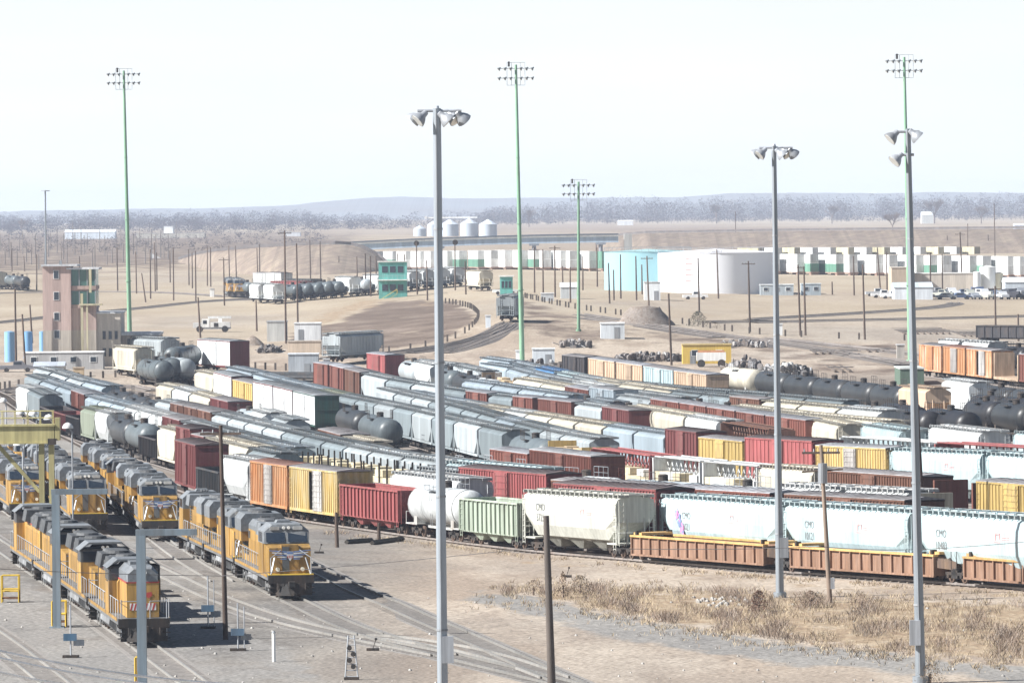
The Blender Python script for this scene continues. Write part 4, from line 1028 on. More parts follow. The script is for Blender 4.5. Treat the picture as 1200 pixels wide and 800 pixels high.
ROWS = {
 'nearest': dict(kind='base', pts=[(-20, 462), (0, 472), (40, 497), (70, 513), (100, 530), (150, 556), (208, 580), (232, 589), (296, 605), (340, 612.5), (396, 620.5), (463, 630), (490, 633.5), (603, 646), (717, 657.5), (737, 660), (884, 671.5), (1084, 684), (1132, 688), (1200, 694), (1330, 704)],
  segs=[(205, 231, 'bmar'), (231, 259, 'Gdgr'), (259, 293, 'hwht'), (293, 339, 'Dora'), (339, 398, 'Pyel'), (398, 471, 'Ored'), (471, 537, 'Twht'), (537, 611, 'Opgr'), (611, 727, 'Vivy', (('CMO', -5.6, 3.2, .8), ('3725', -5.6, 2.4, .8))), (727, 912, 'wora'), (912, 1112, 'Wora'), (1112, 1318, 'Wora')]),
 'second': dict(pts=[(20, 452), (34, 457), (95, 477), (126, 485), (183, 499), (240, 513), (335, 536), (457, 556), (540, 564), (647, 572.5), (765, 582), (920, 592), (1065, 601), (1200, 610), (1330, 619)],
  segs=[(18, 32, 'Hwht'), (32, 47, 'Hgry'), (47, 62, 'Gblk'), (62, 78, 'Gmar'), (78, 94, 'Gblk'), (94, 111, 'Hogr'), (111, 126, 'hwht'), (126, 144, 'Tdgr'), (144, 163, 'Tgry'), (163, 184, 'Gblk'), (184, 206, 'Hcrm'), (206, 240, 'bmar Bmar'), (240, 318, '*hcrm Hlgr Hgry'), (318, 455, '*Hlgr Ggry Hgry'), (457, 540, 'hwht'), (545, 640, 'Lbrn'), (647, 772, 'bred'), (772, 916, 'Vlbl', (('CMO', -6.2, 3.0, .75), ('1021', -6.2, 2.2, .75))), (916, 1070, 'Vlbl', (('CMO', -6.2, 3.0, .75), ('10121', -6.2, 2.2, .75))), (1070, 1235, 'Vlbl', (('CMO', -6.2, 3.0, .75), ('10483', -6.2, 2.2, .75)))]),
 'third': dict(pts=[(30, 441), (100, 463), (183, 486), (250, 504), (330, 526), (400, 536), (480, 546), (540, 557.5), (636, 564), (775, 571), (897, 578), (1057, 588), (1200, 597), (1330, 605)],
  segs=[(28, 83, '*Hlgr Hgry Hsil'), (83, 99, 'Brus'), (99, 190, '*Hlgr Hgry Hsil Bmar Hwht'), (190, 262, 'Bmar Hlgr Hgry'), (262, 335, '*Hlgr Hsil Hgry'), (335, 484, '*Slgr Slgr Sgry'), (486, 536, 'Hlgr'), (538, 645, 'bred'), (645, 775, 'Bbrn'), (775, 905, 'Brus'), (915, 1065, 'Bbrn'), (1065, 1215, 'Grus')]),
 'fourth': dict(pts=[(40, 432), (120, 452), (190, 470), (300, 497), (400, 521), (480, 538), (523, 545.5), (640, 551), (708, 555), (800, 562), (905, 567), (1060, 577), (1200, 584), (1330, 590)],
  segs=[(38, 120, '*Hsil Hlgr Hwht Mlgr'), (120, 330, '*Hsil Hlgr Hwht Hgry Tdgr Bbrn'), (330, 520, '*Hsil Hlgr Tgry Hgry Lbrn'), (522, 628, 'hlbl'), (628, 710, 'Twht'), (712, 805, 'Tlgr'), (808, 905, 'Twht'), (905, 1062, 'Hwht Hwht'), (1070, 1215, 'Fcrm')]),
 'fifth': dict(pts=[(183, 450), (225, 460), (264, 470), (303, 482), (340, 494), (401, 511), (425, 517), (483, 529), (560, 539), (640, 546)],
  segs=[(182, 201, 'Hcrm'), (201, 221, 'Hwht'), (221, 245, 'Hcrm'), (245, 268, 'Bmar'), (268, 288, 'tlgr'), (288, 312, 'Mwht'), (312, 338, 'Mlgr'), (338, 373, 'Lbrn'), (373, 400, 'Bbrn'), (400, 428, 'Mcrm'), (440, 480, 'fbrn'), (481, 519, 'Tgry'), (519, 555, 'twht'), (555, 596, 'twht')]),
 'sixth': dict(pts=[(560, 525), (620, 533), (683, 541), (730, 547)], segs=[(573, 620, 'Brus'), (620, 694, 'brus')]),
 'seventh': dict(pts=[(222, 435), (250, 441), (272, 446), (296, 452), (342, 460), (367, 466), (405, 478), (445, 489), (480, 497)],
  segs=[(226, 250, 'Hcrm'), (250, 272, 'Qmar'), (272, 296, 'Byel'), (296, 320, 'Qmar'), (320, 343, 'Qmar'), (343, 369, 'Qgrn'), (388, 416, 'Tdgr'), (416, 446, 'Tgry')]),
 'eighth': dict(pts=[(260, 431), (300, 441), (345, 451.5), (394, 463), (440, 472), (480, 480), (531, 493), (588, 503), (632, 513), (690, 527), (765, 537), (880, 546), (1000, 556), (1120, 564), (1200, 570), (1330, 577)],
  segs=[(262, 370, '*Hsil Hlgr Hgry'), (370, 560, 'Hogr Hgry Hgry Hlgr Hgry Hlgr Hgry Hlgr'), (560, 589, 'Hgry'), (589, 632, 'Tgry'), (634, 692, 'Kyel'), (692, 763, 'Cred'), (763, 888, 'Cwht Cwht'), (888, 955, 'hcrm'), (955, 1088, 'Bbrn'), (1090, 1142, 'Frus'), (1143, 1230, 'Byel')]),
 'ninth': dict(pts=[(440, 455), (500, 468), (560, 484), (632, 503), (656, 509), (686, 514), (730, 520)], segs=[(440, 600, '*Hsil Hlgr Hgry hwht'), (600, 632, 'Hgry'), (632, 656, 'Hlgr'), (656, 692, 'Hlgr')]),
 'tenth': dict(pts=[(470, 459), (540, 472), (600, 482), (640, 489), (706, 499), (780, 508), (817, 515), (868, 520), (948, 524), (1037, 529), (1146, 533), (1250, 539), (1330, 543)],
  segs=[(470, 560, '*Hsil Hlgr'), (560, 706, '*Hcrm Hlgr Hwht'), (706, 742, 'Hsil'), (742, 779, 'Hsil'), (779, 818, 'bmar'), (818, 873, 'Byel'), (873, 955, 'bred'), (955, 1042, 'Dyel'), (1042, 1153, 'Vlbl', (('8', -5.6, 2.2, .5),)), (1153, 1260, 'hlbl')]),
 'eleventh': dict(pts=[(360, 427), (390, 432.5), (418, 439), (478, 450), (546, 459), (597, 465), (671, 472), (735, 483), (790, 491)],
  segs=[(366, 385, 'Brus'), (385, 403, 'Brus'), (403, 422, 'Bbrn'), (422, 545, '*Hgry Hlgr Brus Hsil'), (545, 625, 'Brus Hgry Brus'), (627, 672, 'Brus'), (672, 705, 'Hlgr'), (705, 738, 'Bmar')]),
 'twelfth': dict(pts=[(540, 446), (615, 456), (672, 465), (735, 477), (802, 489), (842, 494), (885, 503), (984, 514), (1070, 519), (1200, 527), (1330, 533)],
  segs=[(540, 735, '*Hlgr Hgry Hsil Lbrn Tdgr'), (735, 764, 'hcrm'), (764, 802, 'hcrm'), (802, 841, 'hwht'), (843, 900, 'cbrn'), (900, 984, 'Gblu'), (984, 1092, 'cwht'), (1094, 1220, 'cred')]),
 'thirteenth': dict(pts=[(480, 425), (560, 436), (600, 443), (663, 455), (764, 469), (828, 478.5), (897, 489), (948, 496), (1054, 504), (1149, 507), (1250, 512)],
  segs=[(480, 562, '*Hlgr Bmar Hsil'), (562, 600, 'Ktan'), (600, 662, '*Hlgr Hcrm'), (662, 690, 'Brus'), (690, 720, 'bsil'), (720, 762, 'Hlgr'), (762, 796, 'Brus'), (796, 828, 'Brus'), (828, 862, 'Brus'), (862, 897, 'Brus'), (897, 946, 'Brus'), ]),
 'fourteenth': dict(pts=[(560, 428), (600, 436), (688, 452), (750, 462), (850, 476), (950, 488), (1050, 496)], segs=[(560, 640, '*Hlgr Hsil'), (640, 700, 'Hlgr hwht'), (700, 760, 'Kyel Hlgr'), (760, 1035, '*Hlgr Hcrm Hgry Tdgr Hsil')]),
 'fifteenth': dict(pts=[(560, 421), (640, 436), (700, 447), (800, 461), (900, 471), (984, 479), (1060, 485)], segs=[(560, 625, '*Hgry Hsil'), (625, 668, 'hblu Hlbl'), (668, 980, '*Hlgr Hcrm Hgry Hsil Bbrn'), (980, 1030, 'Hwht')]),
 'sixteenth': dict(pts=[(700, 446), (750, 453), (850, 459), (900, 463), (985, 471), (1080, 479)], segs=[(722, 985, '*Hlgr Hgry Hcrm'), (985, 1035, 'Tlgr'), (1036, 1085, 'Tblk')]),
 'seventeenth': dict(h=4.3, pts=[(820, 442), (858, 448), (900, 443), (960, 447), (1050, 456), (1080, 460)][0:0] or [(840, 432), (900, 438), (960, 445), (1050, 455), (1130, 463), (1200, 470), (1330, 480)],
  segs=[(838, 875, 'Tcrm'), (880, 1050, 'Tdgr Tdgr Tdgr Tdgr Tdgr'), (1052, 1086, 'Mtan'), (1130, 1200, 'Tblk Tblk'), (1200, 1290, 'Tblk Tblk')]),
 'eighteenth': dict(h=4.3, pts=[(1010, 472), (1060, 477), (1110, 483), (1150, 488)], segs=[(1022, 1062, 'Tblk'), (1075, 1122, 'Tblk')]),
 'twentieth': dict(h=4.3, pts=[(1090, 465), (1137, 471), (1200, 478), (1330, 491)], segs=[(1124, 1285, 'Tblk Tdgr Tblk Tblk')]),
 'nineteenth': dict(h=4.5, pts=[(1060, 440), (1105, 446), (1160, 453), (1200, 458), (1330, 470)], segs=[(1100, 1140, 'Mwht'), (1142, 1260, 'Tdgr Tdgr Tblk')]),
 'tan boxcar': dict(pts=[(650, 418), (689, 423), (751, 431), (823, 440), (880, 447)], segs=[(657, 686, 'Bblk'), (688, 721, 'Btan'), (721, 753, 'Btan'), (753, 789, 'Blbl'), (789, 828, 'Btan')]),
 'far right boxcar': dict(pts=[(1060, 402), (1078, 404.5), (1103, 407), (1132, 409.5), (1159, 412.5), (1200, 417), (1300, 427)], segs=[(1076, 1104, 'Bora'), (1104, 1132, 'Dora'), (1132, 1163, 'Pora'), (1163, 1193, 'Ftan'), (1193, 1240, 'Brus')]),
 'far right hopper': dict(pts=[(1070, 397), (1130, 400), (1200, 405), (1300, 412)], segs=[(1097, 1125, 'hwht'), (1125, 1160, 'hwht'), (1166, 1230, 'Tblk Tgry')]),
 'upper middle': dict(pts=[(425, 415), (460, 422), (500, 430), (549, 440), (600, 450)], segs=[(428, 452, 'Bred'), (462, 484, 'Tlgr'), (484, 505, 'Hwht'), (505, 526, 'Tgry'), (526, 550, 'Tdgr'), (550, 570, 'Twht')]),
}
_u = ['', 'first', 'second', 'third', 'fourth', 'fifth', 'sixth', 'seventh', 'eighth', 'ninth', 'tenth', 'eleventh', 'twelfth', 'thirteenth', 'fourteenth', 'fifteenth', 'sixteenth', 'seventeenth', 'eighteenth', 'nineteenth']
ORD = ['zeroth']+_u[1:]+[q for t_, t2 in (('twentieth', 'twenty'), ('thirtieth', 'thirty'), ('fortieth', 'forty'), ('fiftieth', 'fifty')) for q in [t_]+[t2+'-'+k_ for k_ in _u[1:10]]]
M_DBALLAST = mat('bowl_ballast', (.20, .175, .155), .95, wear=.5, dirt=(.10, .09, .08), scale=2.0, streak=False, vary=.06)
TR = {}
for rn, d in ROWS.items():
    tr = Track(d['pts'], d.get('kind', 'top'), d.get('h', 4.7)); TR[rn] = tr
    fill_row(rn, tr, d['segs'])
    lay_track(tr.c[::3]+[tr.c[-1]], ties=rn in ('nearest',), bm_=M_DBALLAST)
def desc(c): return PAL[c['c']][1]+' '+TYP[c['t']][2]
def short(c): return PAL[c['c']][1]+' '+{'covered_hopper': 'hopper', 'boxcar': 'boxcar', 'tank_car': 'tank car', 'gondola_car': 'gondola', 'open_hopper': 'open hopper', 'centerbeam_car': 'centerbeam', 'flatcar': 'flatcar', 'stake_flatcar': 'stake flatcar', 'well_car': 'well car'}[TYP[c['t']][1]]
for rn in ROWS:
    cs = [c for c in CARS if c['row'] == rn]
    cs.sort(key=lambda c: c['px'])
    rowname = (rn+' row') if rn in ('nearest',) or 'row' in rn or ' ' in rn else rn+' row back'
    for i, c in enumerate(cs):
        if c['t'] == 'V' and c['extra']: c['label'] = '%s covered hopper lettered %s in the %s' % (PAL[c['c']][1], ' '.join(e[0] for e in c['extra']), rowname)
        elif sum(desc(q) == desc(c) for q in cs) == 1: c['label'] = 'the only %s in the %s' % (desc(c), rowname)
        else: c['label'] = '%s, %s from the left in the %s' % (desc(c), 'rightmost' if False else ORD[i+1], rowname)
print('CARS', len(CARS))
for c in CARS:
    g = GROUP[TYP[c['t']][1]]
    put_car(TYP[c['t']][1], tree_for(c['t'], c['c'], c['L'], c['det'], c['extra']), c['M'], c['label'], {'stake_flatcar': 'flatcar', 'open_hopper': 'hopper car'}.get(TYP[c['t']][1], TYP[c['t']][1].replace('_', ' ')), g)
# ------------------------------------------------------------------ engine tracks, locomotives
M_RAILP = mat('polished_rail', (.33, .32, .30), .4, .3, wear=.2, dirt=(.3, .24, .2))
M_TIEP = mat('dusty_tie', (.17, .15, .135), .9, wear=.5, dirt=(.33, .30, .27))
M_PALE = mat('sanded_ballast', (.25, .23, .21), .95, wear=.7, dirt=(.14, .13, .12), scale=1.6, streak=False, vary=.05, bump=.6)
def img_line(pts, dz=.17):
    out = []
    for p in smooth_line([at(x, y) for x, y in pts], 1.5, 6):
        out.append(Vector((p.x, p.y, zat(p.x, p.y)+dz)))
    return out
ENG = {
 'A': [(120, 590), (160, 611), (226, 646), (337, 702), (400, 733), (450, 751), (530, 770), (620, 792), (700, 812)],
 'B': [(200, 585), (240, 604), (310, 638), (370, 668), (404, 686), (440, 702), (500, 728), (560, 753), (620, 780), (690, 812)],
 'C': [(-30, 530), (30, 560), (70, 597), (101, 624), (150, 652), (190, 672), (240, 696), (300, 720), (360, 737), (430, 750.5), (520, 768.5)],
 'D': [(55, 540), (100, 568), (150, 603), (185, 632), (215, 655), (260, 682)],
 'E': [(-60, 600), (-20, 628), (40, 668), (163, 754), (200, 782), (240, 812)],
 'F': [(-90, 693), (0, 751), (62, 800), (90, 824)],
 'G': [(-60, 548), (-10, 582), (30, 612), (60, 636), (90, 658)],
 'H': [(-40, 528), (10, 552), (62, 590), (80, 604)],
}
ETR = {}
for k, p in ENG.items():
    l = img_line(p); ETR[k] = l
    lay_track(l, ties=True, ballast=True, bm_=M_PALE, tie_step=.9, tie=M_TIEP, rail=M_RAILP, bz=-.16)
# crossing turnout between the two near tracks
lay_track(img_line([(420, 746), (470, 748), (540, 757), (600, 775), (650, 795)], .16), ballast=False, tie_step=.9, tie=M_TIEP, rail=M_RAILP)
class Line(Track):
    def __init__(s, c):
        s.c = c; s.near = c; s.px = [proj(p)[0] for p in c]; s.s = [0]
        for i in range(1, len(c)): s.s.append(s.s[-1]+(c[i]-c[i-1]).length)
def place_locos(key, xfront, kinds, labels, gap=.2):
    t = Line(ETR[key]); s = t.s_at(xfront)
    for k, lb in zip(kinds, labels):
        flip = k.startswith('-'); kk = k.lstrip('-')
        L, tr = {'M': (22.6, lambda: loco_modern()), 'N': (22.6, lambda: loco_modern(emblem=False)), 'O': (20.9, lambda: loco_old()), 'X': (20.9, lambda: loco_old(high=True))}[kk]
        tree = cached('loco'+kk, tr)
        m = t.frame(s-L, s)
        if flip: m = m @ Matrix.Rotation(math.pi, 4, 'Z')
        put_car('locomotive', tree, m, lb, 'locomotive', 'yellow locomotives on the engine tracks')
        s -= L+gap
place_locos('A', 343, ['M', 'M', '-M'], ['yellow locomotive with winged emblem leading the middle string beside the dirt yard', 'second yellow locomotive in the middle string, right behind the winged leader', 'rear yellow locomotive of the middle string beside the maroon tall boxcar'])
place_locos('E', 170, ['X', 'O', 'O', '-O'], ['yellow high-nosed locomotive with grey top and striped nose, nearest of all', 'yellow dark-roofed locomotive directly behind the striped high-nosed one', 'third yellow locomotive back in the lower left string', 'rearmost yellow locomotive of the lower left string'])
place_locos('C', 106, ['N', 'M', 'O', 'M', 'M'], ['yellow locomotive facing the camera just right of the tall grey frame arm', 'second locomotive back, behind the one facing the grey frame arm', 'third locomotive back on the track behind the grey frame arm', 'fourth locomotive back on the track behind the grey frame arm', 'fifth locomotive back on the track behind the grey frame arm'])
place_locos('D', 189, ['M', 'M', '-O', 'M', 'M'], ['dusty yellow locomotive with blue windshield, left of the middle string', 'second locomotive back, behind the dusty one with blue windshield', 'third locomotive back on the dusty blue windshield track', 'fourth locomotive back on the dusty blue windshield track', 'fifth locomotive back on the dusty blue windshield track'])
place_locos('G', 33, ['M', '-O', 'M', 'M'], ['yellow locomotive under the yellow crane girder near the left edge', 'second locomotive back under the crane girder at the left edge', 'third locomotive back under the crane girder at the left edge', 'fourth locomotive back under the crane girder at the left edge'])
place_locos('H', 62, ['-M', 'O', 'M'], ['yellow locomotive just left of the crane leg', 'second locomotive back, left of the crane leg', 'third locomotive back, left of the crane leg'])
# ------------------------------------------------------------------ masts, lamps, poles
M_GREEN = mat('green_mast_paint', (.23, .41, .27), .55, wear=.15)
M_MASTG = mat('mast_steel', (.29, .32, .35), .5, .25, wear=.15, dirt=(.33, .34, .35))
def lamp_tree(s=1.0, m=M_GALV):
    """bell floodlight hanging at the origin, opening down-left (-x)"""
    def go():
        b = MB(); n = 14; d = Vector((-.72, -.15, -.68)).normalized(); u = d.cross(Vector((0, 1, 0))).normalized(); v = d.cross(u)
        rings = []
        for t, r in ((-.42, .10), (-.38, .17), (-.12, .20), (.0, .30), (.2, .42), (.36, .46)):
            rings.append([tuple((d*t+(u*math.cos(6.2832*i/n)+v*math.sin(6.2832*i/n))*r)*s) for i in range(n)])
        b.loft(rings)
        g = MB(); g.loft([[tuple((d*t+(u*math.cos(6.2832*i/n)+v*math.sin(6.2832*i/n))*.41)*s) for i in range(n)] for t in (.362, .375)])
        return smooth(b.mesh('lamp_housing', m), 50), g.mesh('lens', M_LAMP)
    return cached(('lamp', s, m.name), go)
def mast(xt, yt, xb, yb, kind, label, r0=.24, r1=.12):
    p = at(xb, yb); s = F/p.y; h = (yb-yt)/s
    # true lean: top seen at (xt, yt) at the same distance
    d = ray(xt, yt); q = Vector((0, 0, CZ))+d*(p.y/d.y)
    o = thing('light_mast', p, label, 'light mast', 'tall light masts over the yard')
    top_ = q-p; m = M_GREEN if kind == 'green' else M_MASTG
    b = MB(); b.cyl((0, 0, -.3), tuple(top_*.5), r0, (r0+r1)/2, n=14); b.cyl(tuple(top_*.5), tuple(top_), (r0+r1)/2, r1, n=14); b.cyl((0, 0, -.3), (0, 0, .35), r0*1.6, n=14)
    link('pole', smooth(b.mesh('mast_pole', m), 40), o)
    if kind == 'green':
        fr = MB(); w_ = 2.75
        for z in (-.6, -2.1): fr.box(-w_, w_, -.05, .05, z-.05, z+.05)
        for z in (.35, -3.2): fr.bar((-1.4, 0, z), (1.4, 0, z), .07)
        for x in (-1.4, -.7, .7, 1.4): fr.bar((x, 0, .35), (x, 0, -3.2), .06)
        f = link('crossarm', fr.mesh('crossarm', M_GALV), o, tuple(top_))
        lh, ln = lamp_tree(1.0, mat('dull_lamp_housing', (.22, .24, .25), .5, .2))
        for z in (-.6, -2.1):
            for x in (-2.6, -1.7, -.8, .8, 1.7, 2.6):
                a = link('lamp', lh, o, tuple(top_+Vector((x, -.3, z)))); a.scale = (.68,)*3; link('lens', ln, a)
        bx = link('junction_box', cached('jbox', lambda: MB().box(-.15, .15, -.2, .2, -.4, .4).mesh('junction_box', M_BLACK)), o, tuple(top_+Vector((-1.1, 0, .1))))
        for k in range(3):
            bb = MB().cyl((0, 0, 0), (0, 0, .12), r0*1.25*(1-.2*k), n=12); link('joint_collar', bb.mesh('joint_collar', m), o, tuple(top_*(.25+.22*k)))
    if kind in ('flood', 'twin'):
        for k in range(4):
            f_ = .14+.22*k; rr = (r0*(1-f_)+r1*f_)*1.12; bb = MB().cyl((0, 0, 0), (0, 0, .10), rr, n=14); link('joint_collar', bb.mesh('joint_collar', M_GREY), o, tuple(top_*f_))
        cc = MB(); cc.cyl((-.05, -r0-.03, 0), tuple(top_+Vector((-.05, -r1-.03, 0))), .025, n=5); link('conduit', cc.mesh('conduit', M_GREY), o)
    if kind == 'flood':
        fr = MB(); fr.cyl((-.95, 0, -.12), (1.2, 0, -.12), .07, n=8); fr.cyl((0, 0, -.3), (0, 0, .12), .16, .1, n=10); link('crossarm', fr.mesh('crossarm', M_GALV), o, tuple(top_))
        lh, ln = lamp_tree(.85)
        for x, y, z, rz in ((-.75, -.1, -.4, .2), (.35, -.3, -.45, 2.9), (1.15, .15, -.4, 3.5), (-1.0, .35, -.38, -.3), (.75, .5, -.38, 2.4)):
            a = link('lamp', lh, o, tuple(top_+Vector((x, y, z)))); a.rotation_euler = (0, 0, rz); link('lens', ln, a)
    elif kind == 'twin':
        fr = MB(); fr.bar((-.7, 0, -.15), (.6, 0, -.15), .14); fr.bar((-.5, 0, -1.35), (.3, 0, -1.35), .14); link('crossarm', fr.mesh('crossarm', M_GALV), o, tuple(top_))
        lh, ln = lamp_tree(.82)
        for x, y, z, rz in ((-.75, 0, -.35, .1), (.30, -.3, -.3, 2.9), (-.55, -.1, -1.5, .2)):
            a = link('lamp', lh, o, tuple(top_+Vector((x, y, z)))); a.rotation_euler = (0, 0, rz); link('lens', ln, a)
    elif kind == 'ring':
        fr = MB(); fr.cyl((0, 0, -.25), (0, 0, -.05), 1.2, n=16); link('lamp_ring', fr.mesh('lamp_ring', M_GALV), o, tuple(top_))
    if kind in ('flood', 'twin'):
        cb = MB().box(-.28, .28, -.45, -.2, 0, 1.3); link('control_box', cb.mesh('control_box', M_GALV), o, (-.30 if kind == 'twin' else .28, 0, 2.0 if kind == 'twin' else 2.6))
    return o
mast(512, 127, 519, 838, 'flood', 'nearest tall grey floodlight mast in front of the white tank car', .27, .20)
mast(907, 171, 914, 700, 'flood', 'grey floodlight mast standing in the dry weeds by the well cars', .27, .15)
mast(1064, 151, 1079, 800, 'twin', 'grey floodlight mast with stacked lamps near the right edge', .27, .14)
mast(145, 83, 152.5, 412, 'green', 'tall green lattice-topped light mast beside the brick tower', .42, .2)
mast(604.5, 76, 612, 428, 'green', 'tall green light mast in the middle beside the small white cabinets', .42, .2)
mast(678, 213, 678, 388, 'green', 'smallest green light mast, by the storage tanks', .30, .2)
mast(1059.5, 67, 1067, 424, 'green', 'tall green light mast behind the right-hand grey mast', .42, .2)
mast(53, 223, 54, 345, 'ring', 'slim far grey light pole behind the brick tower', .26, .2)

def wood_pole(xt, yt, xb, yb, label, cross=0, r=.16, extra=None, m=None, group='wooden poles around the yard'):
    p = at(xb, yb); s = F/p.y
    d = ray(xt, yt); q = Vector((0, 0, CZ))+d*(p.y/d.y); t = q-p
    o = thing('utility_pole', p, label, 'pole', group)
    b = MB(); b.cyl((0, 0, -.4), tuple(t), r, r*.68, n=10)
    link('pole', smooth(b.mesh('wood_pole', m or M_WOOD), 40), o)
    for k in range(cross):
        c = MB(); z = -.5-k*1.1; c.box(-1.2, 1.2, -.06, .06, z-.07, z+.07)
        c_ = link('crossarm', c.mesh('crossarm', M_WOOD), o, tuple(t))
        for x in (-1.05, -.45, .45, 1.05):
            link('insulator', cached('insul', lambda: MB().cyl((0, 0, 0), (0, 0, .18), .06, .04, n=6).mesh('insulator', M_GREY)), c_, (x, 0, z+.07))
    if extra == 'transformer':
        link('transformer', MB().cyl((0, 0, 0), (0, 0, 1.25), .3, n=14).mesh('transformer', M_GALV), o, tuple(t*.76+Vector((-.05, -.42, 0))))
        link('meter_box', MB().box(-.12, .12, -.3, -.1, 0, .7).mesh('meter_box', M_GALV), o, (.15, 0, .9))
        bb = MB(); bb.bar((-1.3, 0, 0), (1.3, 0, .15), .12); link('crossarm', bb.mesh('crossarm', M_WOOD), o, tuple(t*.83))
    return o
M_PALEWOOD = mat('pale_pole_wood', (.30, .23, .18), .9, wear=.3, dirt=(.16, .12, .1))
wood_pole(962, 521, 973, 706, 'pale wooden power pole with transformer rising from the weeds', 1, .17, 'transformer', M_PALEWOOD)
wood_pole(640, 604, 647, 812, 'short thick dark wooden pole standing in the dirt yard', 0, .23, None, mat('dark_thick_wood', (.10, .085, .075), .9, wear=.3, dirt=(.18, .15, .13)))
wood_pole(258.5, 498, 264.5, 749, 'tall brown wooden pole beside the middle string of locomotives', 1, .16)
wood_pole(1073, 448, 1083, 640, 'dark leaning wooden pole right beside the right-hand grey mast', 0, .22, None, mat('creosote_wood', (.06, .035, .03), .85, wear=.2))
wood_pole(394, 600, 395, 641, 'short brown post beside the yellow open boxcar', 0, .18)
wood_pole(444, 612, 444, 634, 'short stub post under the red open hopper', 0, .17)
FARP = [(17.5, 338, 19, 431), (26, 368, 30, 434), (35, 357, 38, 402), (43, 298, 43, 341), (28, 300, 29, 318), (14, 292, 14, 318), (93, 300, 94, 330), (137, 290, 138, 342), (159, 295, 160, 344), (166, 320, 171, 354), (176, 292, 176.5, 350), (181, 284, 182, 342), (183.5, 296, 184, 340), (199, 294, 199.5, 331), (203, 290, 203.5, 352), (221, 292, 221.5, 334), (225, 296, 225.5, 338), (229, 294, 229.5, 353), (243, 288, 243, 335), (246.5, 290, 247, 336), (262, 302, 263, 358), (268, 288, 269, 328), (276, 288, 277, 328), (301, 290, 302, 328), (304, 286, 304.5, 330), (232, 348, 235, 396), (300, 352, 301, 388), (333.5, 270, 335, 402), (347.5, 285, 349, 378), (363, 281, 364, 330), (375, 283, 376, 331), (397, 300, 397.5, 320), (418, 300, 419, 346), (428, 297, 428.5, 346), (434, 300, 434.5, 347), (440.5, 300, 441, 340), (466, 297, 467, 342), (474, 298, 475, 345), (488, 284, 489, 345), (500, 305, 501, 352), (533, 284, 533.5, 340), (545, 306, 546, 345), (626, 290, 626.5, 343), (636, 292, 636.5, 344), (650, 288, 650.5, 348), (659, 312, 660, 347), (668, 313, 668.5, 355), (699.5, 290, 700, 336), (713, 308, 714.5, 356), (719, 316, 719.5, 352), (727, 298, 727.5, 350), (745, 300, 746, 352), (758, 300, 760.5, 360), (783.5, 344, 787, 428), (818, 302, 819.5, 366), (840, 292, 842, 350), (854.5, 306, 855, 343), (877, 306, 879, 389), (935, 310, 938, 393), (942, 312, 944, 393), (975, 330, 975.5, 345), (1000, 300, 1001, 346), (1011, 310, 1013.5, 398), (1028, 290, 1032, 342), (1039, 295, 1039.5, 340), (1090, 296, 1090.5, 346), (1104, 298, 1104.5, 345), (1125, 272, 1128, 340), (1134, 262, 1134, 300), (1110, 276, 1110.5, 296), (1158, 275, 1158.5, 296), (1165, 238, 1166, 300), (1193, 368, 1193.5, 400), (862, 248, 862, 292), (1166, 335, 1167, 400), (683, 300, 683, 340), (752, 310, 752.5, 345)]
rnd2 = random.Random(5)
for i, (a, b, c, d) in enumerate(FARP):
    near = [('brick tower', 80), ('storage tanks', 790), ('green control tower', 460), ('overpass', 560), ('hump hopper car', 600), ('parked cars', 1120), ('yellow shed', 830), ('white crane truck', 250), ('cream trailers', 925)]
    nm = min(near, key=lambda q: abs(q[1]-c))[0]
    cl = sorted(q[2] for q in FARP if min(near, key=lambda w_: abs(w_[1]-q[2]))[0] == nm); kth = cl.index(c)+1
    side = 'left' if c < 400 else ('middle' if c < 800 else 'right')
    hgt = 'tall' if (d-b) > 62 else ('short' if (d-b) < 42 else 'slim')
    wood_pole(a, b, c, d, '%s far wooden pole, %s from the left of those nearest the %s' % (hgt, ORD[kth], nm), 1 if (d-b) > 52 and rnd2.random() < .5 else 0, .2)
# many slim poles standing in the distant scrub on the far left
k = 0
for i in range(46):
    x = -5+i*4.7+rnd2.uniform(-1.5, 1.5); yb = 300+rnd2.uniform(-8, 16)-abs(x-60)*.05
    wood_pole(x, yb-rnd2.uniform(16, 34), x, yb, 'thin grey pole in the crowd of poles on the far left plain', 0, .22, None, mat('grey_far_pole', (.20, .18, .17), .9), 'thin grey poles on the far left plain')
# signal heads on two poles
for x, y in ((488, 285), (533.5, 284)):
    p = at(x, 345); q = Vector((0, 0, CZ))+ray(x, y)*(p.y/ray(x, y).y)
    o = thing('signal_disc', q+Vector((0, -.4, 0)), 'round black signal disc on a pole %s the near mast' % ('left of' if x < 500 else 'right of'), 'signal', 'round black signals')
    link('disc', MB().cyl((0, -.1, 0), (0, .1, 0), .62, n=16).mesh('signal_disc', M_BLACK), o); link('hood', MB().box(-.15, .15, -.5, -.1, .05, .35).mesh('hood', M_BLACK), o)
# square grey frames with an arm
def frame_post(xb, yb, ytop, xarm, label):
    p = at(xb, yb); s = F/p.y; h = (yb-ytop)/s; w_ = (xarm-xb)/s
    o = thing('steel_frame_post', p, label, 'steel frame', 'grey steel frames with one arm')
    m = mat('blue_grey_steel', (.20, .25, .29), .5, wear=.2)
    link('post', MB().box(-.24, .24, -.24, .24, -.2, h-.3).mesh('post', m), o); link('arm', MB().box(-.26, w_, -.2, .2, h-.3, h+.02).mesh('arm', m), o)
    link('base_plate', MB().box(-.45, .45, -.45, .45, -.1, .06).mesh('base_plate', m), o)
frame_post(67, 735, 573, 128, 'blue-grey steel post with one arm left of the near locomotives')
frame_post(167, 812, 620, 233, 'blue-grey steel post with one arm in front of the striped locomotive')
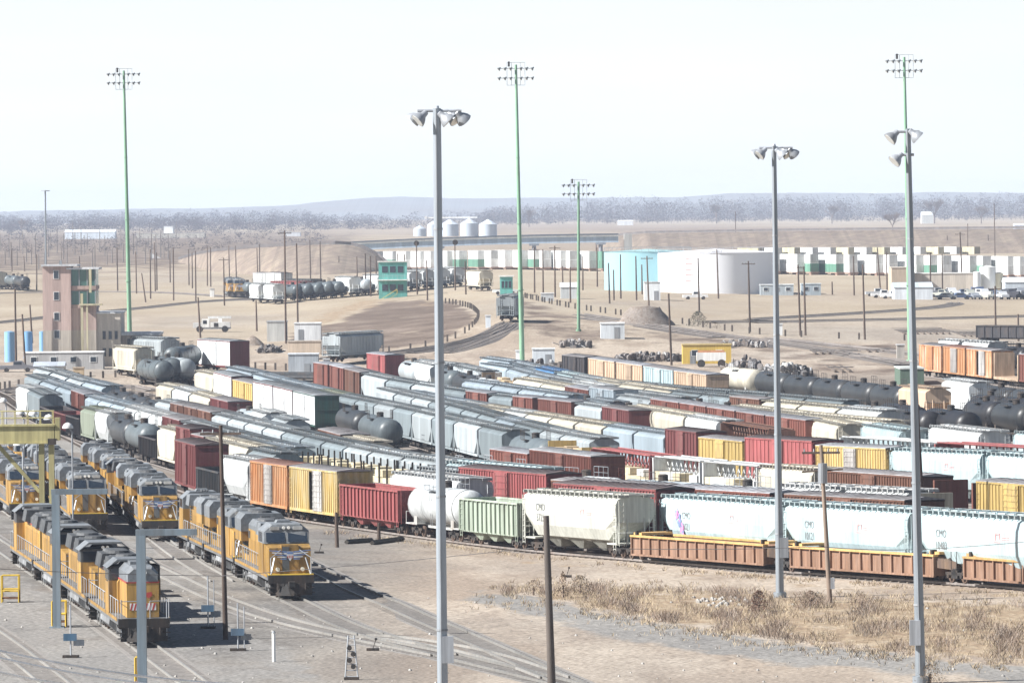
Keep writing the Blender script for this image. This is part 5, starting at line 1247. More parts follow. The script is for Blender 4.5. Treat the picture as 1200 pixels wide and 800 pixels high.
# yellow gantry crane at the left
def crane():
    p = at(60, 655); s = F/p.y; h = (655-497)/s
    o = thing('gantry_crane', p, 'dull yellow gantry crane with railed girder over the engine tracks', 'crane')
    m = mat('crane_yellow', (.41, .37, .18), .6, wear=.3, dirt=(.30, .24, .12)); gh = 1.35
    link('girder', MB().box(-11, .35, -.5, .5, h-gh, h).box(-11, .4, -.62, .62, h-.1, h+.03).box(-11, .4, -.62, .62, h-gh-.03, h-gh+.08).mesh('girder', m), o)
    for x in (-.6, .12): link('leg', MB().box(x-.2, x+.18, -.35, .35, -.2, h-gh).mesh('leg', m), o)
    b = MB(); b.loft([[(-4.1, -.15, h-gh), (-3.7, -.15, h-gh), (-3.7, .15, h-gh), (-4.1, .15, h-gh)], [(-.9, -.15, h-gh-3.6), (-.6, -.15, h-gh-3.6), (-.6, .15, h-gh-3.6), (-.9, .15, h-gh-3.6)]]); link('brace', b.mesh('brace', m), o)
    r_ = MB()
    for y in (-.5, .5):
        for i in range(13): r_.bar((-10.8+i*.92, y, h), (-10.8+i*.92, y, h+1.0), .06)
        r_.bar((-10.8, y, h+1.0), (.3, y, h+1.0), .055); r_.bar((-10.8, y, h+.5), (.3, y, h+.5), .06)
    link('railing', r_.mesh('railing', m), o)
    link('end_stop', MB().box(.4, .75, -.5, .5, h-gh+.2, h+.5).mesh('end_stop', m), o)
    link('motor_box', MB().box(-.1, .5, -.75, -.5, h-gh-.1, h-gh+.35).mesh('motor_box', M_BLACK), o)
crane()
def yard_lamp(xt, yt, xb, yb, label):
    p = at(xb, yb); s = F/p.y; h = (yb-yt)/s; dx = (xt-xb)/s
    o = thing('yard_lamp', p, label, 'lamp', 'small white-headed yard lamps')
    b = MB(); b.cyl((0, 0, -.2), (0, 0, h-.5), .07, n=8); b.cyl((0, 0, h-.5), (dx if abs(dx) > .1 else -.3, 0, h-.1), .05, n=6); link('pole', b.mesh('lamp_pole', M_GALV), o)
    g = MB(); g.loft([[(math.cos(6.2832*i/12)*r, math.sin(6.2832*i/12)*r, z) for i in range(12)] for z, r in ((-.12, .42), (0, .42), (.22, .28), (.32, .06))])
    link('lamp_head', smooth(g.mesh('lamp_head', M_WHITE), 50), o, (dx if abs(dx) > .1 else -.3, 0, h-.1))
for a in ((8, 468, 8, 560, 'white-headed yard lamp furthest left above the crane'), (29, 482, 29, 590, 'white-headed yard lamp behind the crane railing, left one'), (44, 483, 44, 592, 'white-headed yard lamp behind the crane railing, right one'),
          (62, 488, 63, 620, 'white-headed yard lamp at the end of the crane girder'), (81, 498, 86, 640, 'white-headed yard lamp just right of the crane girder'), (28, 518, 28, 640, 'bare lamp pole under the crane girder')):
    yard_lamp(*a)
# ------------------------------------------------------------------ buildings and background objects
def M_(name, c, **k): return mat(name, c, **k)
def spot(xc, yb):
    p = at(xc, yb); return p, F/p.y
def wbox(o, part, x0, x1, y0, y1, z0, z1, m): return link(part, MB().box(x0, x1, y0, y1, z0, z1).mesh(part, m), o)
def windows(o, xs, zs, w_, h_, y, mframe=M_WHITE, parent=None):
    for z in zs:
        for x in xs:
            f = link('window', MB().box(x-w_/2-.08, x+w_/2+.08, y-.06, y, z-.08, z+h_+.08).mesh('window_frame', mframe), parent or o)
            link('pane', MB().box(x-w_/2, x+w_/2, y-.075, y-.062, z, z+h_).mesh('pane', M_GLASS), f)
def brick_tower():
    p, s = spot(82, 430); o = thing('control_tower', p, 'pink brick yard tower with beige base and green-glazed control rooms', 'tower')
    h = (430-312)/s; zb = (430-387)/s
    X = lambda x: (x-82)/s
    pink = M_('pink_brick', (.40, .30, .265), wear=.15, dirt=(.30, .2, .17)); beige = M_('beige_block', (.52, .46, .39), wear=.15, dirt=(.4, .34, .28)); ro = M_('roof_slab', (.62, .63, .64), wear=.15); gg = M_('green_glazing', (.05, .13, .11), rough=.15, wear=.05, spec=.7)
    wbox(o, 'shaft', X(51), X(84), 0, 6, zb, h, pink); wbox(o, 'base', X(51)-.02, X(84)+.0, -.02, 6, -.5, zb, beige)
    wbox(o, 'bay_base', X(84)+.01, X(113), .5, 7, -.5, zb, beige); wbox(o, 'bay', X(84)+.01, X(113), .52, 7, zb, zb+3.7, pink)
    z1 = (430-357)/s; z2 = (430-341)/s; z3 = (430-335)/s; z4 = (430-316)/s
    for a, b in ((z1, z2), (z3, z4)):
        wbox(o, 'glazing', X(84)+.01, X(113), .45, 6.9, a, b, gg)
        for i in range(4): wbox(o, 'mullion', X(84)+.05+i*(X(112)-X(84))/3-.07, X(84)+.05+i*(X(112)-X(84))/3+.07, .36, .44, a, b, M_GREY)
        wbox(o, 'sill_band', X(84)+.005, X(114), .3, 7, a-.55, a-.01, pink)
    wbox(o, 'spandrel', X(84)+.01, X(113), .5, 7, z2+.01, z3-.56, pink)
    wbox(o, 'roof', X(49.5), X(92), -.4, 6.4, h, h+.28, ro); wbox(o, 'bay_roof', X(79), X(117), -.2, 7.3, z4+.02, z4+.3, ro)
    wbox(o, 'wing', X(113)+.01, X(141), 1.2, 12, -.5, (430-368)/s, beige); wbox(o, 'wing_roof', X(112.5), X(142), 1.0, 12.2, (430-368)/s+.01, (430-366)/s, ro)
    wbox(o, 'annex', X(141)+.02, X(185), 3, 14, -.5, (430-394)/s, M_('annex_brick', (.36, .31, .27), wear=.2)); wbox(o, 'annex_roof', X(141), X(186), 2.8, 14.2, (430-394)/s+.01, (430-391)/s, ro)
    windows(o, [X(67)], [(430-y)/s for y in (326, 351, 375, 396)], .75, 1.2, -.0)
    windows(o, [X(122), X(129), X(136)], [(430-398)/s, (430-418)/s], .5, 1.3, 1.2, beige)
    windows(o, [X(150), X(158), X(166), X(174)], [(430-405)/s], .6, 1.0, 3.0, beige)
    ym = M_('pale_yellow_steel', (.50, .45, .30), wear=.2)
    wbox(o, 'lift_mast', X(95.5), X(98.5), -.6, -.2, -.5, (430-344)/s, ym); wbox(o, 'lift_mast', X(102), X(104), -.6, -.2, -.5, (430-357)/s, ym)
    wbox(o, 'balcony', X(94), X(121), -.7, .3, (430-358)/s, (430-356)/s, ym); wbox(o, 'stack', X(105.5), X(108.5), -.5, .0, (430-343)/s, (430-316)/s, ym)
    wbox(o, 'roof_vent', X(70), X(73), 1, 2, h+.28, h+.9, M_GREY)
brick_tower()
def shed(x0, x1, yt, yb, wall, roof, label, cat='shed', name='shed', depth=4, door=None, gable=False, group=None, win=0):
    p, s = spot((x0+x1)/2, yb); w_ = (x1-x0)/s/2; h = (yb-yt)/s
    o = thing(name, p, label, cat, group)
    mw = M_(cat.replace(' ', '_')+'_wall', wall, wear=.15, dirt=tuple(q*.65 for q in wall)); mr = M_(cat.replace(' ', '_')+'_roof', roof, wear=.2, dirt=tuple(q*.6 for q in roof))
    if gable:
        wbox(o, 'walls', -w_, w_, 0, depth, -.4, h*.72, mw)
        link('roof', MB().prism([(-.15, h*.72), (depth+.15, h*.72), (depth/2, h)], -w_-.15, w_+.15).mesh('roof', mr), o)
    else:
        wbox(o, 'walls', -w_, w_, 0, depth, -.4, h-.18, mw); wbox(o, 'roof', -w_-.1, w_+.1, -.1, depth+.1, h-.18, h, mr)
    if door: wbox(o, 'door', door-.45, door+.45, -.05, -.001, -.1, min(2.0, h*.75), M_GREY)
    if win: windows(o, [-w_+(2*w_)*(i+.5)/win for i in range(win)], [h*.42], min(.9, w_/win), min(.8, h*.28), -.001)
    if cat in ('trailer',):
        wbox(o, 'skirt', -w_+.3, w_-.3, .1, depth-.1, -.45, -.4, M_BLACK)
    return o
W_ = (.74, .75, .75); LG = (.5, .53, .56)
shed(28, 121, 412, 433, (.50, .49, .48), (.78, .78, .78), 'long white-roofed office trailer in front of the brick tower', 'trailer', 'office_trailer', 3.2, win=4)
shed(40, 75, 424, 441, (.46, .45, .44), (.46, .5, .56), 'low grey shed with sloping roof in front of the office trailer', gable=True)
shed(86, 98, 430, 441, (.55, .42, .27), (.5, .4, .3), 'small tan crate beside the office trailer', 'crate', 'crate', 1.4)
shed(345, 376, 378, 399, W_, W_, 'white shed behind the grey hopper car', door=-1.2)
shed(313, 336, 376, 400, (.48, .48, .46), (.44, .45, .46), 'grey shed left of the tall dark pole')
shed(337, 376, 399, 416, (.52, .43, .34), (.5, .44, .38), 'tan storage container beside the tall dark pole', 'container', 'storage_container', 2.5)
shed(338, 373, 414, 441, (.46, .50, .54), (.66, .69, .72), 'grey-blue shed in front of the tan container', door=.6)
shed(379, 386, 420, 437, W_, W_, 'narrow white cabinet beside the grey-blue shed', 'cabinet', 'cabinet', 1)
shed(704, 732, 378, 397, (.62, .66, .69), W_, 'white shed on the dirt right of the hump track', door=.7)
shed(624, 650, 408, 430, (.66, .70, .73), (.78, .8, .8), 'white block shed beside the middle green mast', door=.7)
shed(604.5, 609, 410, 429, W_, W_, 'narrow white cabinet at the foot of the middle green mast', 'cabinet', 'cabinet', .8)
shed(800, 857, 403, 426, (.60, .42, .10), (.55, .42, .18), 'yellow shed with a white tank trailer parked before it', door=-2.2, win=2)
shed(657, 676, 331, 350, (.64, .67, .68), (.7, .74, .76), 'small gabled white shed below the overpass', gable=True)
shed(634, 649, 343, 353, (.6, .62, .64), (.7, .7, .7), 'low white cabinet near the far poles', 'cabinet', 'cabinet', 2)
shed(755, 774, 330, 352, (.72, .75, .76), W_, 'white shed in front of the pale teal storage tank', door=.8)
shed(891, 930, 333, 346, (.42, .47, .50), (.66, .69, .70), 'left of two pale site trailers beyond the yard', 'trailer', 'site_trailer', 3, win=3)
shed(939, 962, 332, 346, (.38, .44, .48), (.60, .66, .68), 'right of two pale site trailers beyond the yard', 'trailer', 'site_trailer', 3, win=2)
shed(1048, 1093, 331, 351, (.60, .64, .68), (.52, .58, .64), 'pale metal shed beside the parked cars', gable=True, depth=9)
shed(1045, 1072, 313, 343, (.58, .47, .36), (.62, .55, .46), 'tan end block of the warehouse', 'warehouse', 'warehouse', 12)
shed(1072, 1141, 320, 343, (.50, .45, .39), (.60, .58, .54), 'long beige warehouse behind the parked cars', 'warehouse', 'warehouse', 14)
shed(1178, 1204, 325, 345, (.56, .62, .68), (.64, .68, .72), 'pale blue shed behind the parked cars at the right edge', gable=True, depth=8)
shed(1010+.0, 1018, 385, 401, W_, W_, 'narrow white cabinet beside the curved track', 'cabinet', 'cabinet', 1.2) if False else None
shed(910, 917, 379, 393, W_, W_, 'small white cabinet left of the twin dark poles', 'cabinet', 'cabinet', 1)
shed(569, 575, 369, 384, (.6, .64, .68), (.7, .7, .7), 'small grey cabinet inside the hump curve', 'cabinet', 'cabinet', 1)
shed(246, 251, 338, 348, W_, (.5, .5, .5), 'tiny white cabinet on the far left plain', 'cabinet', 'cabinet', 1.5)
shed(1055, 1083, 431, 452, (.11, .16, .12), (.42, .44, .42), 'green storage container beside the right green mast', 'container', 'storage_container', 12)
shed(1051, 1060, 403, 420, (.45, .42, .38), (.5, .5, .5), 'small beige cabinet at the foot of the right green mast', 'cabinet', 'cabinet', 1)
shed(76, 135, 269, 280, (.66, .72, .78), (.72, .76, .80), 'long pale farm building far behind the brick tower', 'building', 'farm_building', 14, gable=True)
shed(192, 203, 265, 279, (.76, .77, .76), (.72, .73, .74), 'white block building far off on the left horizon', 'building', 'farm_building', 12)
shed(160, 240, 273, 279, (.62, .58, .50), (.68, .66, .62), 'low cream farm building on the left horizon', 'building', 'farm_building', 12)
shed(335, 352, 272, 277, (.66, .68, .70), (.7, .7, .7), 'small pale farm building behind the left bank', 'building', 'farm_building', 12)
shed(1080, 1094, 248, 262, (.70, .72, .70), (.66, .70, .74), 'white gabled barn among the trees at right', 'barn', 'barn', 12, gable=True)
shed(1189, 1202, 262, 270, (.45, .52, .62), (.55, .6, .66), 'small blue-grey barn at the right edge', 'barn', 'barn', 12, gable=True)
shed(724, 742, 258, 264, (.72, .74, .76), (.7, .72, .74), 'pale low barn above the overpass', 'barn', 'barn', 12, gable=True)
def cyltank(x0, x1, yt, yb, c, label, roof=None, name='storage_tank', cone=.06, group=None, marks=False):
    p, s = spot((x0+x1)/2, yb); r = (x1-x0)/s/2; h = (yb-yt)/s; p = p+Vector((0, r, 0))
    o = thing(name, p, label, 'tank', group); m = M_('tank_wall_paint', c, wear=.08, dirt=tuple(q*.8 for q in c), scale=.15, rough=.5, vary=.05); n = 40
    b = MB(); b.cyl((0, 0, -.6), (0, 0, h-r*cone), r, n=n); link('shell', smooth(b.mesh('shell', m), 40), o)
    b = MB(); b.cyl((0, 0, h-r*cone), (0, 0, h), r*1.01, .3, n=n); link('roof', b.mesh('tank_roof', M_('tank_roof_paint', roof or c, wear=.1, rough=.5)), o)
    if r > 5:
        b = MB()
        for i in range(n*1):
            a = 6.2832*i/n; a2 = 6.2832*(i+1)/n; P = (math.cos(a)*r, math.sin(a)*r); Q = (math.cos(a2)*r, math.sin(a2)*r)
            b.bar((*P, h-r*cone), (*P, h-r*cone+1), .06); b.bar((*P, h-r*cone+1), (*Q, h-r*cone+1), .06)
        link('railing', b.mesh('railing', M_GALV), o)
        st = MB()
        for i in range(0):
            a = math.radians(200+i*4); z = (i+1)*(h-r*cone)/24; st.box(-.0, .0, 0, 0, 0, 0) if False else st.loft([[(math.cos(a+t)*(r+q), math.sin(a+t)*(r+q), z+dz) for t, q in ((0, .05), (0, .9), (.07, .9), (.07, .05))] for dz in (-.12, 0)])
    if marks:
        b = MB(); mr = M_('tank_red', (.62, .34, .34), wear=.1)
        for k in range(5):
            for j in range(5):
                a = math.radians(236+j*1.7); z = h*.80-k*1.25
                b.loft([[(math.cos(a+t)*(r+q), math.sin(a+t)*(r+q), z+dz) for t, q in ((0, .0), (0, .03), (.022, .03), (.022, .0))] for dz in (-.16, .16)])
        link('red_marking', b.mesh('red_marking', mr), o)
    return o
cyltank(709, 812, 292, 341, (.29, .50, .56), 'pale teal storage tank left of the white one', (.36, .56, .57), marks=False)
cyltank(773, 912, 292, 344, (.78, .79, .82), 'big white storage tank with red marks on its side', (.74, .74, .78), marks=True)
for a in ((5, 17, 388, 424, (.20, .38, .58), 'leftmost upright blue tank by the brick tower'), (27, 38, 388, 420, (.17, .34, .55), 'middle upright blue tank by the brick tower'), (46, 54, 388, 420, (.19, .36, .56), 'right upright blue tank touching the brick tower')): cyltank(a[0], a[1], a[2], a[3], a[4], a[5], name='upright_tank', cone=.15, group='upright blue tanks')
for a in ((1149, 1168, 311, 344, (.70, .70, .67), 'tall white silo behind the parked cars'), (1141, 1150, 318, 344, (.66, .67, .66), 'short white silo left of the tall one'), (1166, 1176, 319, 344, (.62, .57, .42), 'short yellowish silo right of the tall one')): cyltank(*a[:4], a[4], a[5], name='silo', cone=.2, group='silos behind the parked cars')
for x0, x1, yt, lb in ((484, 500, 264, 'small leftmost grain bin'), (500, 516, 259, 'second grain bin from the left'), (516, 538, 257, 'middle grain bin, directly behind the mast'), (539, 561, 256, 'grain bin second from the right'), (561, 583, 257, 'rightmost grain bin')):
    cyltank(x0+.5, x1-.5, yt, 277, (.44, .49, .55), lb+' on the horizon', (.55, .60, .66), name='grain_bin', cone=.55, group='grain bins on the horizon')
p, s = spot(545, 277); o = thing('bin_conveyor', p+Vector((-60/s+8, 6, 257/s*0+20.5/s)), 'thin white conveyor bridging the grain bin tops', 'conveyor'); link('gallery', MB().box(0, 60/s, -.6, .6, .4, 1.4).mesh('gallery', M_WHITE), o); link('head_box', MB().box(-1, .3, -1, 1, .2, 2).mesh('head_box', M_WHITE), o)
# green control tower on the hump
def green_tower(x0, x1, yt, yb, label, stairs=True, st=2):
    p, s = spot((x0+x1)/2, yb); w_ = (x1-x0)/s/2; h = (yb-yt)/s; tl = M_('teal_panel', (.13, .42, .38), wear=.15, rough=.5); o = thing('hump_tower', p, label, 'tower')
    sl = M_('cream_slab', (.62, .62, .58), wear=.1); fl = h/st
    for k in range(st):
        z = k*fl; wbox(o, 'storey', -w_, w_, 0, 5, z-(.4 if k == 0 else 0), z+fl-.25, tl); wbox(o, 'slab', -w_-.25, w_+.25, -.3, 5.3, z+fl-.25, z+fl, sl)
        windows(o, [-w_*.55, 0, w_*.55], [z+fl*.38], w_*.42, fl*.35, -.002, tl)
    if stairs:
        b = MB(); ym = M_YEL
        for i in range(12): b.box(-.3+i*.0-2.6+i*.32, -.3-2.6+(i+1)*.32, -1.8, -.9, -1.4+i*.2, -1.34+i*.2)
        for y in (-1.8, -.9):
            b.bar((-2.9, y, -.4), (1.0, y, 2.0), .08); b.bar((-2.9, y, -1.4), (-2.9, y, -.3), .08); b.bar((1.0, y, 1), (1.0, y, 2.0), .08)
        link('stair', b.mesh('stair', ym), o)
        wbox(o, 'balcony', -w_, w_, -1.0, -.31, fl-.2, fl-.1, sl)
        r_ = MB()
        for i in range(7): r_.bar((-w_+i*w_/3, -1, fl-.1), (-w_+i*w_/3, -1, fl+.9), .05)
        r_.bar((-w_, -1, fl+.9), (w_, -1, fl+.9), .05); link('railing', r_.mesh('railing', M_GALV), o)
    return o
green_tower(444, 477, 306, 349, 'teal two-storey hump tower with yellow stairs')
green_tower(586, 601, 323, 346, 'small teal building right of the beige hopper car', False, 1)
# overpass
def overpass():
    p, s = spot(560, 300); o = thing('overpass', p, 'long pale road bridge crossing behind the yard', 'bridge')
    X = lambda x: (x-560)/s; Z = lambda y: (300-y)/s
    gm = M_('bridge_girder', (.42, .52, .62), wear=.1, dirt=(.25, .3, .38)); cm = M_('bridge_concrete', (.42, .42, .40), wear=.15)
    def zt(x): return 282.5-abs(x-560)*.0+(-(x-560)*.022)-4*(1-((x-560)/180)**2)*.6
    gr = MB(); dk = MB(); rl = MB(); pr = [(383+i*12.2, zt(383+i*12.2)) for i in range(29)]
    gr.loft([[(X(x), -5, Z(y+7)), (X(x), -4.2, Z(y+7)), (X(x), -4.2, Z(y)), (X(x), -5, Z(y))] for x, y in pr]); dk.loft([[(X(x), -5.6, Z(y)+.01), (X(x), 5.6, Z(y)+.01), (X(x), 5.6, Z(y-2)), (X(x), -5.6, Z(y-2))] for x, y in pr])
    rl.loft([[(X(x), -5.7, Z(y-2)+.02), (X(x), -5.4, Z(y-2)+.02), (X(x), -5.4, Z(y-3.4)), (X(x), -5.7, Z(y-3.4))] for x, y in pr])
    link('girder', gr.mesh('girder', gm), o); link('deck', dk.mesh('deck', cm), o); link('parapet', rl.mesh('parapet', M_('bridge_parapet', (.08, .10, .13), wear=.1)), o)
    g2 = MB(); g2.loft([[(X(x), 4.2, Z(y+7)), (X(x), 5, Z(y+7)), (X(x), 5, Z(y)), (X(x), 4.2, Z(y))] for x, y in pr]); link('girder', g2.mesh('girder', gm), o)
    for x in (420, 515, 626, 704):
        b = MB(); y = zt(x)
        b.box(X(x)-1.9, X(x)+1.9, -5, 5, Z(y+9.5), Z(y+7)-.01)
        for yy in (-4, 0, 4): b.cyl((X(x), yy, -2), (X(x), yy, Z(y+9.5)), .8, n=10)
        link('pier', b.mesh('pier', M_('bridge_pier', (.24, .26, .29), wear=.1)), o)
    for x in (383, 736):
        b = MB(); y = zt(x); b.box(X(x)-1.5, X(x)+1.5, -5.8, 5.8, -3, Z(y-2)+.3); link('abutment', b.mesh('abutment', cm), o)
overpass()
# earth banks carrying the road
def bank(name, pts, dzs, m, thick):
    """pts: list of (x, ytop, ybase); real earth bank with a crest as wide as the road"""
    fine_ = []
    for (a0, b0, c0), (a1, b1, c1) in zip(pts, pts[1:]):
        k = max(1, int((a1-a0)/6)); fine_ += [(a0+(a1-a0)*j/k, b0+(b1-b0)*j/k, c0+(c1-c0)*j/k) for j in range(k)]
    mb = MB(); rg = []
    for x, yt, yb in fine_+[pts[-1]]:
        p = at(x, yb); s = F/p.y; h = max(.2, (yb-yt)/s)
        nn = lambda a: noise.noise(Vector((p.x*.035, a, 2)))*h*.16
        rg.append([(p.x, p.y, p.z-1), (p.x, p.y+h*1.5, p.z+h*.2+nn(1)), (p.x, p.y+h*3, p.z+h*.40+nn(5)), (p.x, p.y+h*6, p.z+h*.8+nn(9)), (p.x, p.y+h*8, p.z+h), (p.x, p.y+h*8+thick, p.z+h), (p.x, p.y+h*12+thick, p.z-3)])
    mb.loft(rg, cap=False, closed=False)
    tag(link(name, smooth(mb.mesh(name, m), 180)), None, None, None, 'structure')
    g = MB(); g.loft([[(q[-2][0], q[-2][1]-thick, q[-2][2]+.2), (q[-2][0], q[-2][1]-thick, q[-2][2]+1.1), (q[-2][0], q[-2][1]-thick+.3, q[-2][2]+1.1), (q[-2][0], q[-2][1]-thick+.3, q[-2][2]+.2)] for q in rg])
    o = thing('guardrail', (0, 0, 0), 'dark guardrail along the top of the %s earth bank' % ('left' if pts[0][0] < 500 else 'right'), 'guardrail', 'guardrails on the earth banks'); link('rail', g.mesh('rail', mat('dark_guardrail', (.12, .11, .11), .8, wear=.2)), o)
M_BANK = mat('bank_brush', (.20, .155, .125), .95, wear=.6, dirt=(.33, .27, .20), scale=.12, streak=False)
bank('embankment', [(208, 305, 307), (222, 300, 311), (245, 296, 318), (290, 292, 322), (320, 290.5, 323), (350, 289, 323), (385, 288, 322), (405, 289, 321), (422, 293, 320), (440, 301, 318.5), (456, 312, 317)], 0, M_BANK, 14)
bank('embankment', [(700, 285, 295), (730, 277, 296), (760, 274.5, 297), (850, 273, 297), (950, 271.5, 297), (1050, 270.5, 297), (1200, 269, 297), (1320, 268, 297)], 0, M_BANK, 12)
# dirt pile and hump retaining line
def pile(x0, x1, yt, yb, m, label, name='gravel_pile', n=14, cat='pile'):
    p, s = spot((x0+x1)/2, yb); w_ = (x1-x0)/s/2; h = (yb-yt)/s; mb = MB(); rg = []
    for i in range(9):
        t = i/8; rr = 1-.55*t if name == 'gravel_pile' and x0 == 722 else (1-t)**.8; rg.append([(math.cos(6.2832*j/n)*w_*(rr+.06)*(1+.12*noise.noise(Vector((j*.9, i*.4, x0)))), 2+math.sin(6.2832*j/n)*w_*.6*(rr+.05), -.4+h*t*(1+.1*noise.noise(Vector((j*.5, i, x0*2))))) for j in range(n)])
    mb.loft(rg); tag(link(name, smooth(mb.mesh(name, m), 60), None, p), label, cat, None)
pile(722, 790, 357, 380, mat('grey_gravel', (.30, .26, .23), .95, wear=.5, streak=False), 'ribbed grey-brown gravel pile beside the hump track')
pile(280, 312, 391, 405, mat('brown_gravel', (.26, .22, .19), .95, wear=.5, streak=False), 'low brown gravel heap left of the grey shed')
pile(10, 46, 388, 396, mat('brown_gravel', (.26, .22, .19), .95, wear=.5, streak=False), 'low heap behind the blue tanks') if False else None
def scrap(x0, x1, yt, yb, n, label, cols=((.10, .09, .09), (.20, .19, .19), (.42, .42, .42))):
    p0, s = spot((x0+x1)/2, yb); r = random.Random(int(x0)); mb = MB(); w_ = (x1-x0)/s; h = (yb-yt)/s
    for i in range(n):
        x = r.uniform(-w_/2, w_/2); y = r.uniform(0, 9); z = r.uniform(0, h*.42)*(1-abs(x)/w_*1.2)
        k = r.random(); m = r.choice((0, 0, 1, 1, 2))
        if k < .4: mb.cyl((x, y, z+.45), (x+r.uniform(.1, .35), y+r.uniform(-.3, .3), z+.45), .46, n=10, m=m)
        elif k < .7: mb.bar((x, y, z), (x+r.uniform(-1.6, 1.6), y+r.uniform(-1, 1), z+r.uniform(-.1, .9)), r.uniform(.12, .3), m)
        else: mb.box(x, x+r.uniform(.3, 1.1), y, y+r.uniform(.3, .9), z-.2, z+r.uniform(.2, .7), m)
    ms = [mat('scrap_%d' % i, c, .8, wear=.4) for i, c in enumerate(cols)]
    tag(link('scrap_pile', mb.mesh('scrap_pile', ms), None, p0), label, 'scrap pile', None, 'stuff')
scrap(657, 692, 392, 408, 90, 'dark heap of wheels and scrap below the white shed')
scrap(722, 800, 409, 424, 170, 'long scatter of wheels and parts left of the yellow shed')
scrap(852, 895, 400, 438, 90, 'pale scrap parts right of the yellow shed')
scrap(890, 950, 412, 442, 190, 'scrap parts heap behind the black tank cars', ((.08, .08, .08), (.45, .45, .46), (.6, .6, .58)))
scrap(600, 660, 416, 433, 60, 'scrap parts around the white block shed')
scrap(845, 900, 396, 408, 70, 'dark scrap row beyond the yellow shed')
scrap(303, 325, 402, 414, 40, 'dark stacked parts left of the tan container')
# track panels stacked / lying on the ground
def panels(x0, x1, yt, yb, rows, label, tilt=.25):
    p, s = spot((x0+x1)/2, yb); w_ = (x1-x0)/s; o = thing('track_panel', p, label, 'track panel', 'track panels lying on the ground')
    D_ = (at(x0, yt).y-p.y)
    b = MB(); n = int(w_/1.1)
    for i in range(n): b.box(-w_/2+i*1.1, -w_/2+i*1.1+.3, 0, D_, .05, .35)
    link('ties', b.mesh('ties', M_TIE), o)
    for k in range(rows):
        y = D_*(k+.4)/rows; link('rail', MB().box(-w_/2-.3, w_/2, y-.09, y+.09, .35, .52).mesh('rail', M_RAIL), o)
panels(1060, 1120, 378, 392, 7, 'left stack of dark track panels beyond the right green mast'); panels(1130, 1184, 380, 395, 7, 'right stack of dark track panels near the right edge')
panels(955, 1010, 408, 415, 3, 'dark track panel lying on dirt above the tank cars'); panels(1018, 1050, 408, 413, 2, 'small dark track panel right of the crossing switch'); panels(978, 1006, 418, 436, 2, 'short crossing track panel above the black tank cars')
# thin far tracks (dark lines on the plain) and hump tracks
M_DK = mat('dark_ballast', (.13, .115, .105), .95, wear=.3, streak=False)
def far_track(pts, dz=.35, bal=True): lay_track(smooth_line([at(x, y, dz) for x, y in pts], 6, 4), ties=False, ballast=bal, bm_=M_DK)
for l in ([(-20, 380), (20, 377), (60, 371), (120, 366), (180, 360), (240, 353), (300, 350), (340, 349)], [(-20, 345), (30, 343), (120, 341), (200, 343), (266, 348)], [(880, 375), (960, 370), (1050, 365), (1100, 361), (1125, 357), (1118, 355)],
          [(880, 378), (1000, 376), (1100, 374), (1200, 371), (1240, 370)], [(600, 392), (640, 392), (700, 398)][0:0] or [(830, 378), (880, 376), (940, 378)]): far_track(l)
for l in ([(600, 380), (590, 389), (570, 398), (548, 405), (515, 411), (480, 414)], [(600, 382), (585, 395), (565, 404), (545, 410), (520, 414)], [(596, 378), (560, 402), (500, 414), (440, 416), (378, 421)],
          [(680, 369), (740, 378), (800, 387), (830, 391), (900, 401), (960, 408), (1010, 418), (1060, 428)], [(680, 373), (740, 382), (800, 390), (840, 396)], [(900, 397), (960, 403), (1010, 409), (1060, 414), (1120, 420)],
          [(1000, 418), (1060, 424), (1130, 432), (1200, 440)], [(0, 460), (30, 452), (90, 445), (150, 450), (182, 458)], [(0, 470), (30, 460), (90, 452), (150, 457), (180, 465)]): far_track(l)
def post_line(pts, n, label, hp=.9, rail=True):
    P = smooth_line([at(x, y) for x, y in pts], 4, 3); rail = rail and hp > 5; o = thing('post_fence', P[0], label, 'fence', 'low dark post fences along the tracks')
    m = M_('dark_post', (.10, .085, .075), wear=.2); N = len(P)
    me = cached('postm', lambda: MB().box(-.16, .16, -.16, .16, -.3, hp+.2).mesh('post', m))
    for i in range(n):
        q = P[int(i*(N-1)/(n-1))]-P[0]; link('post', me, o, tuple(q))
    if rail:
        b = MB()
        b.loft([[(q.x-P[0].x, q.y-P[0].y-.05, q.z-P[0].z+z) for z in (.35, .5)]+[(q.x-P[0].x, q.y-P[0].y+.05, q.z-P[0].z+z) for z in (.5, .35)] for q in P]); link('cable', b.mesh('cable', M_('pale_cable', (.4, .38, .35), wear=.2)), o)
post_line([(456, 413), (490, 410), (520, 402), (545, 392), (558, 380), (562, 370), (552, 361), (530, 356), (510, 354)], 34, 'curved row of short dark posts round the hump slope')
post_line([(607, 347), (640, 355), (680, 363), (740, 371), (790, 378), (850, 387), (900, 394), (980, 397), (1060, 399)], 44, 'long row of short dark posts beside the hump track')
post_line([(92, 445), (120, 443), (150, 441)], 8, 'short row of dark posts behind the white hopper cars', rail=True)
post_line([(0, 456), (12, 455), (22, 453)], 4, 'few dark posts at the far left edge')
post_line([(288, 432), (310, 432), (335, 434)], 7, 'row of dark posts below the tan container')
